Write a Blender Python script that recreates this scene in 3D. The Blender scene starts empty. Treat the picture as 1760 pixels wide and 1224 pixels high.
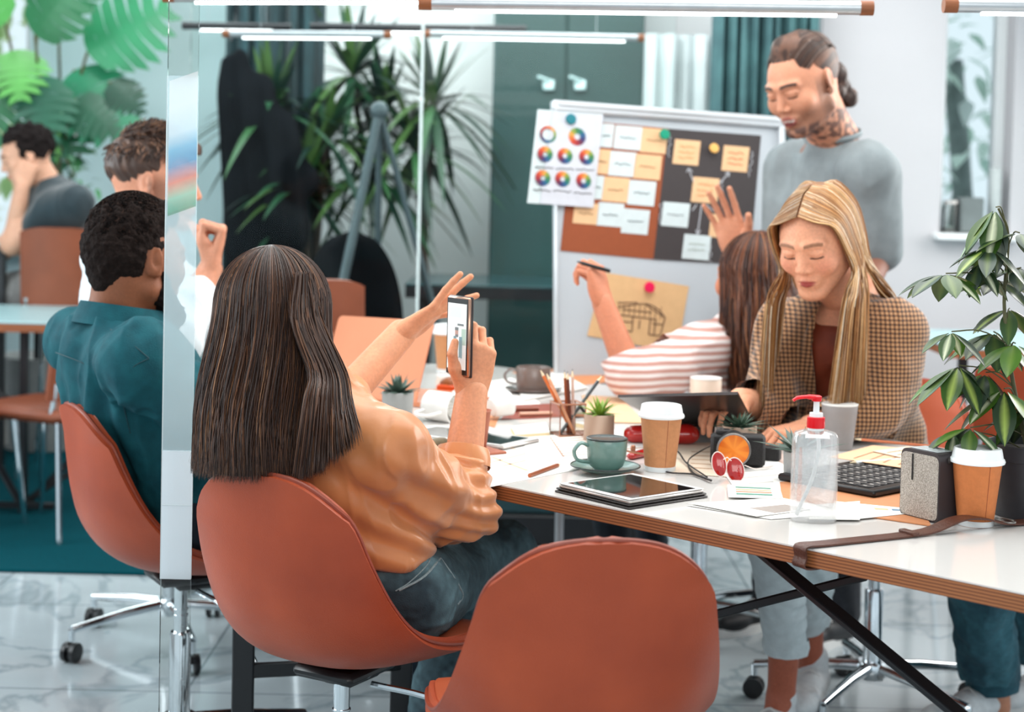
import bpy, math, random
import numpy as np
from math import sin, cos, pi, radians, sqrt, atan2
from mathutils import Vector, Matrix, Euler
from mathutils import noise as mnoise
random.seed(7); RNG = np.random.RandomState(7)
scene = bpy.context.scene
COL = scene.collection

# ------------------------------------------------------------------ camera
FPX = 2750.0                         # focal length in pixels of the 1760x1224 frame
CAM_Z = 1.30
PITCH, ROLL = radians(2.5), radians(1.35)
PP_Y = 440.0                         # row of the optical axis (vertical shift lens)
cam_d = bpy.data.cameras.new('camera')
cam = bpy.data.objects.new('camera', cam_d); COL.objects.link(cam)
cam_d.sensor_width = 36.0; cam_d.sensor_fit = 'HORIZONTAL'
cam_d.lens = 36.0 * FPX / 1760.0
cam_d.shift_y = -(612.0 - PP_Y) / 1760.0
cam_rot = Matrix.Rotation(pi/2 - PITCH, 3, 'X') @ Matrix.Rotation(ROLL, 3, 'Z')
cam.matrix_world = Matrix.Translation((0, 0, CAM_Z)) @ cam_rot.to_4x4()
cam_d.clip_start = 0.05; cam_d.clip_end = 100
cam_d.dof.use_dof = True; cam_d.dof.focus_distance = 2.75; cam_d.dof.aperture_fstop = 3.6
scene.camera = cam
CR = np.array(cam_rot)
def ray(px, py):
    return CR @ np.array([(px-880.0)/FPX, (PP_Y-py)/FPX, -1.0])
def W(px, py, d):
    "world point seen at a pixel of the photo, d metres deep (along Y)"
    r = ray(px, py); r = r * (d / r[1])
    return np.array([r[0], r[1], CAM_Z + r[2]])
def Z(px, py, z=0.75):
    "world point seen at a pixel of the photo, lying at height z"
    r = ray(px, py); r = r * ((z-CAM_Z)/r[2])
    return np.array([r[0], r[1], z])

# ------------------------------------------------------------------ world, lights, exposure
w = bpy.data.worlds.new('world'); scene.world = w; w.use_nodes = True
bg = w.node_tree.nodes['Background']; bg.inputs[0].default_value = (0.80, 0.92, 1.0, 1); bg.inputs[1].default_value = 0.75
def area(name, loc, target, size, power, color=(1, 1, 1), sy=None):
    l = bpy.data.lights.new(name, 'AREA'); l.energy = power; l.color = color
    l.shape = 'RECTANGLE'; l.size = size; l.size_y = sy or size
    o = bpy.data.objects.new(name, l); COL.objects.link(o)
    o.location = loc
    d = Vector(target) - Vector(loc); o.rotation_euler = d.to_track_quat('-Z', 'Y').to_euler()
    return o
area('left_window_daylight', (-3.6, 3.6, 2.0), (-0.2, 3.6, 0.8), 3.6, 105, (0.90, 0.97, 1.0), 2.0)
area('right_window_daylight', (3.1, 5.0, 2.1), (0.2, 3.4, 0.9), 2.6, 85, (1.0, 0.98, 0.94), 1.9)
area('far_window_daylight', (-1.0, 7.8, 2.6), (-0.5, 5.0, 0.9), 5.0, 70, (0.92, 0.98, 1.0), 1.0)
area('room_daylight_behind_camera', (0.6, -1.2, 2.7), (0.2, 3.2, 0.7), 3.2, 55, (1.0, 0.97, 0.93), 1.8)
area('added_back_wall_fill', (-0.3, 6.3, 2.85), (-0.3, 8.1, 1.1), 2.6, 42, (0.97, 0.99, 1.0), 0.5)  # added fill out of view, brightens the back wall; no fixture there
area('added_overhead_fill', (0.4, 3.6, 2.9), (0.4, 3.6, 0.0), 2.6, 62, (1.0, 0.985, 0.96), 2.6)  # added overhead fill for tabletop and people, no fixture modelled
vs = scene.view_settings
vs.view_transform = 'Standard'; vs.look = 'None'; vs.gamma = 1.0; vs.use_curve_mapping = False
vs.exposure = 0.45
scene.cycles.use_denoising = True
scene.cycles.max_bounces = 8; scene.cycles.transparent_max_bounces = 12; scene.cycles.transmission_bounces = 8
scene.cycles.diffuse_bounces = 3; scene.cycles.glossy_bounces = 4
scene.cycles.sample_clamp_indirect = 6.0
scene.cycles.caustics_reflective = False; scene.cycles.caustics_refractive = False

# ------------------------------------------------------------------ materials
def lin(h):
    if isinstance(h, (tuple, list)): return tuple(h[:3])
    h = h.lstrip('#'); v = [int(h[i:i+2], 16)/255.0 for i in (0, 2, 4)]
    return tuple(c/12.92 if c <= 0.04045 else ((c+0.055)/1.055)**2.4 for c in v)
MATS = {}
def mat(name, color='#808080', rough=0.5, metal=0.0, noise=(12.0, 0.08), bump=None, emit=0.0, emit_color=None,
        alpha=1.0, trans=0.0, ior=1.45, attr=False, spec=0.5, sheen=0.0, coat=0.0, c2=None, wave=None, stretch=None, aniso=0.0):
    if name in MATS: return MATS[name]
    m = bpy.data.materials.new(name); m.use_nodes = True; nt = m.node_tree
    b = nt.nodes['Principled BSDF']; L = nt.links.new
    c = lin(color)
    tc = nt.nodes.new('ShaderNodeTexCoord'); mp = nt.nodes.new('ShaderNodeMapping'); L(tc.outputs['Object'], mp.inputs[0])
    if stretch: mp.inputs['Scale'].default_value = stretch
    tx = nt.nodes.new('ShaderNodeTexNoise'); tx.inputs['Scale'].default_value = noise[0]; tx.inputs['Detail'].default_value = 4
    L(mp.outputs[0], tx.inputs['Vector'])
    mix = nt.nodes.new('ShaderNodeMix'); mix.data_type = 'RGBA'
    a = noise[1]
    if attr:
        at = nt.nodes.new('ShaderNodeAttribute'); at.attribute_name = 'Col'
        hsv = nt.nodes.new('ShaderNodeHueSaturation'); L(at.outputs['Color'], hsv.inputs['Color']); hsv.inputs['Value'].default_value = max(0, 1-a*1.5)
        L(at.outputs['Color'], mix.inputs['A']); L(hsv.outputs['Color'], mix.inputs['B'])
    else:
        cb = lin(c2) if c2 else tuple(max(0, x*(1-2*a)) for x in c)
        mix.inputs['A'].default_value = (*c, 1); mix.inputs['B'].default_value = (*cb, 1)
    if wave:      # (scale, distortion, axis) stripes between colour and c2
        wv = nt.nodes.new('ShaderNodeTexWave'); wv.inputs['Scale'].default_value = wave[0]; wv.inputs['Distortion'].default_value = wave[1]
        wv.bands_direction = wave[2]; wv.inputs['Detail'].default_value = 2; L(mp.outputs[0], wv.inputs['Vector'])
        L(wv.outputs['Fac'], mix.inputs['Factor'])
    else:
        rp = nt.nodes.new('ShaderNodeMapRange'); rp.inputs[1].default_value = 0.3; rp.inputs[2].default_value = 0.7
        L(tx.outputs['Fac'], rp.inputs[0]); L(rp.outputs[0], mix.inputs['Factor'])
    L(mix.outputs['Result'], b.inputs['Base Color'])
    b.inputs['Roughness'].default_value = rough; b.inputs['Metallic'].default_value = metal
    b.inputs['IOR'].default_value = ior; b.inputs['Alpha'].default_value = alpha
    b.inputs['Transmission Weight'].default_value = trans
    b.inputs['Specular IOR Level'].default_value = spec
    b.inputs['Sheen Weight'].default_value = sheen; b.inputs['Coat Weight'].default_value = coat
    b.inputs['Anisotropic'].default_value = aniso
    if emit:
        b.inputs['Emission Strength'].default_value = emit
        b.inputs['Emission Color'].default_value = (*lin(emit_color or color), 1)
    if bump:
        t2 = nt.nodes.new('ShaderNodeTexNoise'); t2.inputs['Scale'].default_value = bump[0]; t2.inputs['Detail'].default_value = 5
        L(mp.outputs[0], t2.inputs['Vector'])
        bn = nt.nodes.new('ShaderNodeBump'); bn.inputs['Strength'].default_value = bump[1]; bn.inputs['Distance'].default_value = 0.01
        L(t2.outputs['Fac'], bn.inputs['Height']); L(bn.outputs[0], b.inputs['Normal'])
    MATS[name] = m; return m

# ------------------------------------------------------------------ objects and tags
def tag(o, label=None, cat=None, group=None, kind=None):
    if label: o['label'] = label
    if cat: o['category'] = cat
    if group: o['group'] = group
    if kind: o['kind'] = kind
    return o
def empty(name, loc, rz=0.0, label=None, cat=None, group=None, kind=None):
    o = bpy.data.objects.new(name, None); COL.objects.link(o); o.empty_display_size = 0.05
    o.location = [float(x) for x in loc]; o.rotation_euler = (0, 0, rz)
    bpy.context.view_layer.update() if False else None
    return tag(o, label, cat, group, kind)
def mw(o):
    m = Matrix.LocRotScale(o.location, o.rotation_euler if o.rotation_mode != 'QUATERNION' else o.rotation_quaternion, o.scale)
    if o.parent: m = mw(o.parent) @ o.matrix_parent_inverse @ m
    return m
def copy_tree(o, parent=None):
    c = o.copy(); COL.objects.link(c)
    if parent is not None: c.parent = parent
    for ch in list(o.children):
        copy_tree(ch, c)
    return c

class MB:
    "collects verts and faces; build() links them as one mesh"
    def __init__(s): s.v = []; s.f = []; s.c = []; s.mi = []; s.curm = 0; s.curc = None; s.n = 0
    def add(s, V, F, col=None):
        V = np.asarray(V, float).reshape(-1, 3)
        s.v.append(V); s.f.extend([tuple(int(i)+s.n for i in f) for f in F]); s.mi.extend([s.curm]*len(F)); s.n += len(V)
        cc = col if col is not None else s.curc
        s.c.append(np.tile(np.array(cc if cc is not None else (0.8, 0.8, 0.8), float), (len(V), 1)) if np.ndim(cc) < 2 else np.asarray(cc, float))
        return s
    def xf(s, M):
        M = np.array(M); s.v = [v @ M[:3, :3].T + M[:3, 3] for v in s.v]; return s
    def box(s, c, size, R=None, bev=0.0, col=None):
        h = np.array(size, float)/2; c = np.array(c, float); b = min(bev, h.min()*0.95)
        if b <= 0:
            V = np.array([[x, y, z] for x in (-1, 1) for y in (-1, 1) for z in (-1, 1)], float)*h
            F = [(0, 1, 3, 2), (4, 6, 7, 5), (0, 4, 5, 1), (2, 3, 7, 6), (0, 2, 6, 4), (1, 5, 7, 3)]
        else:
            V = []; idx = {}
            for x in (-1, 1):
                for y in (-1, 1):
                    for z in (-1, 1):
                        for a in range(3):
                            p = np.array([x, y, z], float)*(h-b); p[a] += (x, y, z)[a]*b
                            idx[(x, y, z, a)] = len(V); V.append(p)
            F = []
            for a in range(3):
                u, w_ = [(1, 2), (2, 0), (0, 1)][a]
                for sg in (-1, 1):
                    q = []
                    for (i, j) in ((-1, -1), (1, -1), (1, 1), (-1, 1)):
                        k = [0, 0, 0]; k[a] = sg; k[u] = i; k[w_] = j; q.append(idx[(*k, a)])
                    F.append(tuple(q if sg > 0 else q[::-1]))
            for a in range(3):
                u, w_ = [(1, 2), (2, 0), (0, 1)][a]
                for i in (-1, 1):
                    for j in (-1, 1):
                        k1 = [0, 0, 0]; k2 = [0, 0, 0]; k1[a] = -1; k2[a] = 1
                        for k in (k1, k2): k[u] = i; k[w_] = j
                        q = [idx[(*k1, u)], idx[(*k2, u)], idx[(*k2, w_)], idx[(*k1, w_)]]
                        F.append(tuple(q if i*j < 0 else q[::-1]))
            for x in (-1, 1):
                for y in (-1, 1):
                    for z in (-1, 1):
                        q = [idx[(x, y, z, a)] for a in range(3)]
                        F.append(tuple(q if x*y*z > 0 else q[::-1]))
            V = np.array(V)
        if R is not None: V = V @ np.array(R).T
        return s.add(V+c, F, col)
    def tube(s, pts, r, n=10, cap=True, col=None, flat=None, up=None):
        "r: number or per-point list; flat: (a, b) factors of the cross-section"
        P = np.array([np.array(p, float) for p in pts]); m = len(P)
        r = np.full(m, r, float) if np.isscalar(r) else np.array(r, float)
        T = np.gradient(P, axis=0); T /= np.linalg.norm(T, axis=1)[:, None]+1e-12
        u = np.array(up if up is not None else ((0, 0, 1) if abs(T[0][2]) < 0.9 else (1, 0, 0)), float)
        V = []
        for i in range(m):
            u = u - T[i]*np.dot(u, T[i]); u /= np.linalg.norm(u)+1e-12
            w_ = np.cross(T[i], u)
            fa, fb = flat or (1, 1)
            for k in range(n):
                a = 2*pi*k/n; V.append(P[i]+r[i]*(cos(a)*w_*fa+sin(a)*u*fb))
        F = [(i*n+k, i*n+(k+1) % n, (i+1)*n+(k+1) % n, (i+1)*n+k) for i in range(m-1) for k in range(n)]
        if cap: F += [tuple(range(n))[::-1], tuple((m-1)*n+k for k in range(n))]
        return s.add(V, F, col)
    def cyl(s, a, b, r, r2=None, n=20, col=None): return s.tube([a, b], [r, r if r2 is None else r2], n, True, col)
    def lathe(s, prof, c=(0, 0, 0), n=32, R=None, col=None, closed=False):
        V = []; m = len(prof)
        for (r, z) in prof:
            for k in range(n):
                a = 2*pi*k/n; V.append((r*cos(a), r*sin(a), z))
        F = [(i*n+k, i*n+(k+1) % n, (i+1)*n+(k+1) % n, (i+1)*n+k) for i in range(m-1) for k in range(n)]
        if closed: F += [((m-1)*n+k, (m-1)*n+(k+1) % n, (k+1) % n, k) for k in range(n)]
        else:
            if prof[0][0] > 1e-5: F.append(tuple(range(n))[::-1])
            if prof[-1][0] > 1e-5: F.append(tuple((m-1)*n+k for k in range(n)))
        V = np.array(V)
        if R is not None: V = V @ np.array(R).T
        return s.add(V+np.array(c, float), F, col)
    def ball(s, c, r, n=12, R=None, col=None):
        r = np.array([r]*3 if np.isscalar(r) else r, float); m = max(4, n//2+1)
        V = []
        for i in range(m+1):
            t = pi*i/m
            for k in range(n): V.append((sin(t)*cos(2*pi*k/n), sin(t)*sin(2*pi*k/n), -cos(t)))
        V = np.array(V)*r
        if R is not None: V = V @ np.array(R).T
        F = [(i*n+k, i*n+(k+1) % n, (i+1)*n+(k+1) % n, (i+1)*n+k) for i in range(m) for k in range(n)]
        return s.add(V+np.array(c, float), F, col)
    def grid(s, fn, nu, nv, thick=0.0, col=None):
        "fn(u,v)->point, u,v in 0..1; thick makes a closed slab"
        P = np.array([[fn(i/nu, j/nv) for j in range(nv+1)] for i in range(nu+1)], float)
        if thick:
            du = np.gradient(P, axis=0); dv = np.gradient(P, axis=1); N = np.cross(du, dv)
            N /= np.linalg.norm(N, axis=2)[..., None]+1e-12
            A = (P+N*thick/2).reshape(-1, 3); B = (P-N*thick/2).reshape(-1, 3)
            V = np.vstack([A, B]); o = len(A)
        else: V = P.reshape(-1, 3); o = 0
        w_ = nv+1; F = []
        for i in range(nu):
            for j in range(nv):
                q = (i*w_+j, (i+1)*w_+j, (i+1)*w_+j+1, i*w_+j+1); F.append(q)
                if thick: F.append(tuple(x+o for x in q[::-1]))
        if thick:
            ring = [(i, 0) for i in range(nu)]+[(nu, j) for j in range(nv)]+[(i, nv) for i in range(nu, 0, -1)]+[(0, j) for j in range(nv, 0, -1)]
            R_ = [i*w_+j for i, j in ring]
            for a, b in zip(R_, R_[1:]+R_[:1]): F.append((b, a, a+o, b+o))
        return s.add(V, F, col)
    def prism(s, poly, z0, z1, col=None):
        n = len(poly); V = [(x, y, z0) for x, y in poly]+[(x, y, z1) for x, y in poly]
        F = [tuple(range(n))[::-1], tuple(range(n, 2*n))]+[(k, (k+1) % n, n+(k+1) % n, n+k) for k in range(n)]
        return s.add(V, F, col)
    def build(s, name, m, parent=None, smooth=True, sharp=40, world=True):
        me = bpy.data.meshes.new(name)
        V = np.vstack(s.v)
        me.from_pydata(V.tolist(), [], s.f); me.update()
        ms = m if isinstance(m, (list, tuple)) else [m]
        for x in ms: me.materials.append(x)
        if len(ms) > 1: me.polygons.foreach_set('material_index', s.mi)
        ca = me.color_attributes.new('Col', 'FLOAT_COLOR', 'POINT')
        C = np.hstack([np.vstack(s.c), np.ones((len(V), 1))]); ca.data.foreach_set('color', C.ravel())
        if smooth:
            me.shade_smooth()
            if sharp: me.set_sharp_from_angle(angle=radians(sharp))
        o = bpy.data.objects.new(name, me); COL.objects.link(o)
        if parent is not None:
            o.parent = parent
            if world: me.transform(mw(parent).inverted())
        return o
def nrm(v): v = np.array(v, float); return v/(np.linalg.norm(v)+1e-12)
def frame(x=None, z=None):
    "columns = axes; z kept exact, x made orthogonal"
    z = nrm(z); x = np.array(x, float); x = nrm(x-z*np.dot(x, z)); y = np.cross(z, x)
    return np.array([x, y, z]).T
def rotz(a): return np.array([[cos(a), -sin(a), 0], [sin(a), cos(a), 0], [0, 0, 1]])
def spline(pts, n=40):
    "Catmull-Rom through points"
    P = [np.array(p, float) for p in pts]; P = [2*P[0]-P[1]]+P+[2*P[-1]-P[-2]]
    m = len(P)-3; out = []
    for k in range(n+1):
        t = k/n*m; i = min(int(t), m-1); t -= i
        a, b, c, d = P[i:i+4]
        out.append(0.5*((2*b)+(-a+c)*t+(2*a-5*b+4*c-d)*t*t+(-a+3*b-3*c+d)*t**3))
    return np.array(out)
# ------------------------------------------------------------------ smooth bodies: blended solids turned into one skin
def capd(P, a, b, ra, rb, fl=None):
    ab = b-a; t = np.clip(((P-a) @ ab)/max(ab @ ab, 1e-9), 0, 1)
    q = P-a-t[:, None]*ab; r = ra+(rb-ra)*t
    if fl is not None:
        ax, f = fl; c = q @ ax; q = q+np.outer(c*(1/f-1), ax)
        return (np.sqrt((q*q).sum(1))-r)*min(f, 1)
    return np.sqrt((q*q).sum(1))-r
def elld(P, c, r, R):
    q = (P-c) @ R; k0 = np.sqrt(((q/r)**2).sum(1))+1e-9; k1 = np.sqrt(((q/(r*r))**2).sum(1))+1e-9
    return k0*(k0-1)/k1
class Blob:
    def __init__(s, k=0.02): s.p = []; s.k = k
    def cap(s, a, b, ra, rb=None, k=None, fl=None, op='u'):
        a = np.array(a, float); b = np.array(b, float); rb = ra if rb is None else rb
        if fl is not None: fl = (nrm(fl[0]), fl[1])
        R = np.linalg.norm(b-a)/2+max(ra, rb)*(max(1, fl[1]) if fl else 1)
        s.p.append((lambda P: capd(P, a, b, ra, rb, fl), (a+b)/2, R, s.k if k is None else k, op)); return s
    def chain(s, pts, rs, k=None, fl=None):
        for i in range(len(pts)-1): s.cap(pts[i], pts[i+1], rs[i], rs[i+1], k, fl)
        return s
    def ell(s, c, r, R=None, k=None, op='u'):
        c = np.array(c, float); r = np.array([r]*3 if np.isscalar(r) else r, float); R = np.eye(3) if R is None else np.array(R)
        s.p.append((lambda P: elld(P, c, r, R), c, r.max(), s.k if k is None else k, op)); return s
    def eval(s, P, idx=None):
        d = np.full(len(P), 1.0)
        for i in (range(len(s.p)) if idx is None else idx):
            f, c, R, k, op = s.p[i]; e = f(P)
            if op == 's': e = -e
            h = np.clip(0.5+0.5*(d-e)/k, 0, 1) if op == 'u' else np.clip(0.5-0.5*(d-e)/k, 0, 1)
            d = d*(1-h)+e*h-k*h*(1-h) if op == 'u' else d*(1-h)+e*h+k*h*(1-h)
        return d
    def xf(s, R, t, start=0):
        "move the solids added since start by rotation R and shift t"
        R = np.array(R); t = np.array(t)
        for i in range(start, len(s.p)):
            f, c, rad, k, op = s.p[i]
            s.p[i] = ((lambda P, f=f: f((P-t) @ R)), R @ c+t, rad, k, op)
        return s
    def mesh(s, h=0.004, lo=None, hi=None, fn=None, cut=None):
        pos = [(c, R) for f, c, R, k, op in s.p if op == 'u']
        L = np.min([c-R for c, R in pos], axis=0)-3*h; H = np.max([c+R for c, R in pos], axis=0)+3*h
        if lo is not None: L = np.maximum(L, lo)
        if hi is not None: H = np.minimum(H, hi)
        B = 12; nb = np.maximum(1, np.ceil((H-L)/(h*B)).astype(int)); n = nb*B+1
        V = np.ones(n, np.float32)
        bi = np.indices(nb).reshape(3, -1).T; bc = L+(bi+0.5)*B*h; br = B*h*0.87
        cs = np.array([c for _, c, _, _, _ in s.p]); rs = np.array([R for _, _, R, _, _ in s.p]); ks = np.array([k for *_, k, _ in s.p])
        D = np.linalg.norm(bc[:, None]-cs[None], axis=2)-rs[None]          # lower bounds
        up = np.array([op == 'u' for *_, op in s.p])
        near = (D < br+ks.max()*1.5+h)
        act = (near & up).any(1)
        loc = np.indices((B+1,)*3).reshape(3, -1).T*h
        for b in np.nonzero(act)[0]:
            idx = np.nonzero(near[b])[0]
            dc = s.eval(bc[b][None], idx)[0]
            if abs(dc) > br*1.5+0.02: 
                if dc < 0:
                    i, j, k = bi[b]*B; V[i:i+B+1, j:j+B+1, k:k+B+1] = -1
                continue
            P = L+bi[b]*B*h+loc; d = s.eval(P, idx)
            if fn: d = d+fn(P)
            if cut is not None: d = np.maximum(d, cut(P))
            i, j, k = bi[b]*B; V[i:i+B+1, j:j+B+1, k:k+B+1] = d.reshape((B+1,)*3)
        return nets(V, L, h)
def nets(V, L, h):
    ins = V < 0; n = np.array(V.shape); c = np.zeros(n-1, np.int8)
    off = [(i, j, k) for i in (0, 1) for j in (0, 1) for k in (0, 1)]
    for i, j, k in off: c += ins[i:n[0]-1+i, j:n[1]-1+j, k:n[2]-1+k]
    A = np.argwhere((c > 0) & (c < 8)); 
    vals = np.stack([V[A[:, 0]+i, A[:, 1]+j, A[:, 2]+k] for i, j, k in off], 1)
    O = np.array(off, float); acc = np.zeros((len(A), 3)); cnt = np.zeros(len(A))
    for a in range(8):
        for b in range(a+1, 8):
            if abs(O[a]-O[b]).sum() == 1:
                va, vb = vals[:, a], vals[:, b]; m = (va < 0) != (vb < 0)
                t = np.where(m, va/(va-vb+1e-12*np.sign(va-vb+1e-20)), 0)
                acc[m] += (O[a]+t[:, None]*(O[b]-O[a]))[m]; cnt[m] += 1
    P = L+(A+acc/np.maximum(cnt, 1)[:, None])*h
    idx = -np.ones(n-1, np.int64); idx[A[:, 0], A[:, 1], A[:, 2]] = np.arange(len(A))
    F = []
    for ax in range(3):
        u, w_ = [(1, 2), (2, 0), (0, 1)][ax]
        sl0 = [slice(1, None)]*3; sl1 = [slice(1, None)]*3
        a0 = [slice(0, m-1) for m in n]; e0 = list(a0); e1 = list(a0)
        for q in (u, w_): e0[q] = e1[q] = slice(1, n[q]-1)
        e0[ax] = slice(0, n[ax]-1); e1[ax] = slice(1, n[ax])
        s0 = ins[tuple(e0)]; s1 = ins[tuple(e1)]
        E = np.argwhere(s0 != s1)
        if not len(E): continue
        fl = s0[E[:, 0], E[:, 1], E[:, 2]]
        G = E.copy(); G[:, u] += 1; G[:, w_] += 1        # grid coords of the edge start
        def cell(du, dw):
            C = G.copy(); C[:, u] += du; C[:, w_] += dw; return idx[C[:, 0], C[:, 1], C[:, 2]]
        q = np.stack([cell(-1, -1), cell(0, -1), cell(0, 0), cell(-1, 0)], 1)
        q[~fl] = q[~fl][:, ::-1]; F.append(q)
    F = np.vstack(F); F = F[(F >= 0).all(1)]
    return P, F
def vnormals(V, F):
    N = np.zeros_like(V); a = V[F[:, 2]]-V[F[:, 0]]; b = V[F[:, 3]]-V[F[:, 1]]; fn = np.cross(a, b)
    for k in range(4): np.add.at(N, F[:, k], fn)
    return N/(np.linalg.norm(N, axis=1)[:, None]+1e-12)
def hash3(i, j, k):
    h = (i*374761393+j*668265263+k*2147483647) & 0xffffffff
    h = ((h ^ (h >> 13))*1274126177) & 0xffffffff
    return ((h ^ (h >> 16)) & 0xffff)/65535.0
def vnoise(P):
    P = np.asarray(P, float); I = np.floor(P).astype(np.int64); f = P-I; f = f*f*(3-2*f); out = 0
    for i in (0, 1):
        for j in (0, 1):
            for k in (0, 1):
                w_ = (f[:, 0] if i else 1-f[:, 0])*(f[:, 1] if j else 1-f[:, 1])*(f[:, 2] if k else 1-f[:, 2])
                out = out+w_*hash3(I[:, 0]+i, I[:, 1]+j, I[:, 2]+k)
    return out
def clip_faces(V, F, keep):
    "keep faces all of whose verts pass; drop loose verts"
    F = F[keep[F].all(1)]; used = np.zeros(len(V), bool); used[F] = True
    m = np.cumsum(used)-1; return V[used], m[F], used
def folds(V, amp, scale, axis=(0, 0, 1), stretch=4.0, seed=0):
    "cloth folds: ridged noise drawn out along an axis"
    a = nrm(axis); P = V*scale; P = P-np.outer(P @ a, a)*(1-1/stretch)+seed*7.3
    wv = vnoise(P+vnoise(P*0.7+5)[:, None]*1.2)
    return amp*(1-np.abs(2*wv-1)*2)
def mesh_obj(name, V, F, m, parent=None, col=None, smooth=True):
    me = bpy.data.meshes.new(name)
    me.vertices.add(len(V)); me.vertices.foreach_set('co', np.asarray(V, np.float32).ravel())
    k = F.shape[1]
    me.loops.add(F.size); me.loops.foreach_set('vertex_index', F.astype(np.int32).ravel())
    me.polygons.add(len(F)); me.polygons.foreach_set('loop_start', np.arange(0, F.size, k, dtype=np.int32))
    me.update(calc_edges=True); me.validate()
    for x in (m if isinstance(m, (list, tuple)) else [m]): me.materials.append(x)
    ca = me.color_attributes.new('Col', 'FLOAT_COLOR', 'POINT')
    C = np.ones((len(V), 4)); C[:, :3] = (0.8, 0.8, 0.8) if col is None else col
    ca.data.foreach_set('color', C.ravel())
    if smooth: me.shade_smooth()
    o = bpy.data.objects.new(name, me); COL.objects.link(o)
    if parent is not None: o.parent = parent; me.transform(mw(parent).inverted())
    return o
# ------------------------------------------------------------------ the room
def struct(o): o['kind'] = 'structure'; return o
m_floor = mat('polished_tile', '#b3bdc1', 0.10, noise=(1.6, 0.13), spec=0.6)
nt = m_floor.node_tree; L = nt.links.new; b = nt.nodes['Principled BSDF']
tc = nt.nodes.new('ShaderNodeTexCoord'); br = nt.nodes.new('ShaderNodeTexBrick'); L(tc.outputs['Object'], br.inputs['Vector'])
br.inputs['Scale'].default_value = 1.0; br.offset = 0.0; br.inputs['Brick Width'].default_value = 0.8; br.inputs['Row Height'].default_value = 0.8
br.inputs['Mortar Size'].default_value = 0.0035; br.inputs['Color1'].default_value = (1, 1, 1, 1); br.inputs['Color2'].default_value = (0.93, 0.94, 0.95, 1); br.inputs['Mortar'].default_value = (0.42, 0.45, 0.47, 1)
vn = nt.nodes.new('ShaderNodeTexNoise'); vn.inputs['Scale'].default_value = 1.3; vn.inputs['Detail'].default_value = 7; vn.inputs['Distortion'].default_value = 1.8; L(tc.outputs['Object'], vn.inputs['Vector'])
vr = nt.nodes.new('ShaderNodeValToRGB'); L(vn.outputs['Fac'], vr.inputs[0]); e = vr.color_ramp.elements
e[0].position = 0.0; e[0].color = (1, 1, 1, 1); e[1].position = 1.0; e[1].color = (1, 1, 1, 1)
for p, c in ((0.47, (1, 1, 1, 1)), (0.5, (0.55, 0.6, 0.62, 1)), (0.525, (1, 1, 1, 1))):
    x = e.new(p); x.color = c
old = b.inputs['Base Color'].links[0].from_socket
m1 = nt.nodes.new('ShaderNodeMix'); m1.data_type = 'RGBA'; m1.blend_type = 'MULTIPLY'; m1.inputs['Factor'].default_value = 1; L(old, m1.inputs['A']); L(br.outputs['Color'], m1.inputs['B'])
m2 = nt.nodes.new('ShaderNodeMix'); m2.data_type = 'RGBA'; m2.blend_type = 'MULTIPLY'; m2.inputs['Factor'].default_value = 0.8; L(m1.outputs['Result'], m2.inputs['A']); L(vr.outputs[0], m2.inputs['B'])
L(m2.outputs['Result'], b.inputs['Base Color'])
m_wallb = mat('pale_blue_wall_paint', '#c4dade', 0.85, noise=(3, 0.02), bump=(60, 0.05))
m_wallw = mat('white_wall_paint', '#c0bfc2', 0.85, noise=(3, 0.02), bump=(60, 0.05))
m_white = mat('white_gloss_paint', '#e4e8e9', 0.4, noise=(8, 0.02))
m_glass = mat('clear_glass', '#f2fafa', 0.0, trans=1.0, ior=1.15, noise=(2, 0.0), spec=0.5)
def clear(name, tint, refl_ior=1.45, mixf=0.06, rough=0.02):
    "thin pane: mostly see-through with a real mirror-like share"
    m = bpy.data.materials.new(name); m.use_nodes = True; nt = m.node_tree; nt.nodes.remove(nt.nodes['Principled BSDF'])
    t = nt.nodes.new('ShaderNodeBsdfTransparent'); t.inputs[0].default_value = (*tint, 1)
    g = nt.nodes.new('ShaderNodeBsdfGlossy'); g.inputs['Roughness'].default_value = 0.02
    f = nt.nodes.new('ShaderNodeFresnel'); f.inputs[0].default_value = refl_ior
    x = nt.nodes.new('ShaderNodeMixShader'); nt.links.new(f.outputs[0], x.inputs[0]); nt.links.new(t.outputs[0], x.inputs[1]); nt.links.new(g.outputs[0], x.inputs[2])
    nt.links.new(x.outputs[0], nt.nodes['Material Output'].inputs[0]); return m
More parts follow.
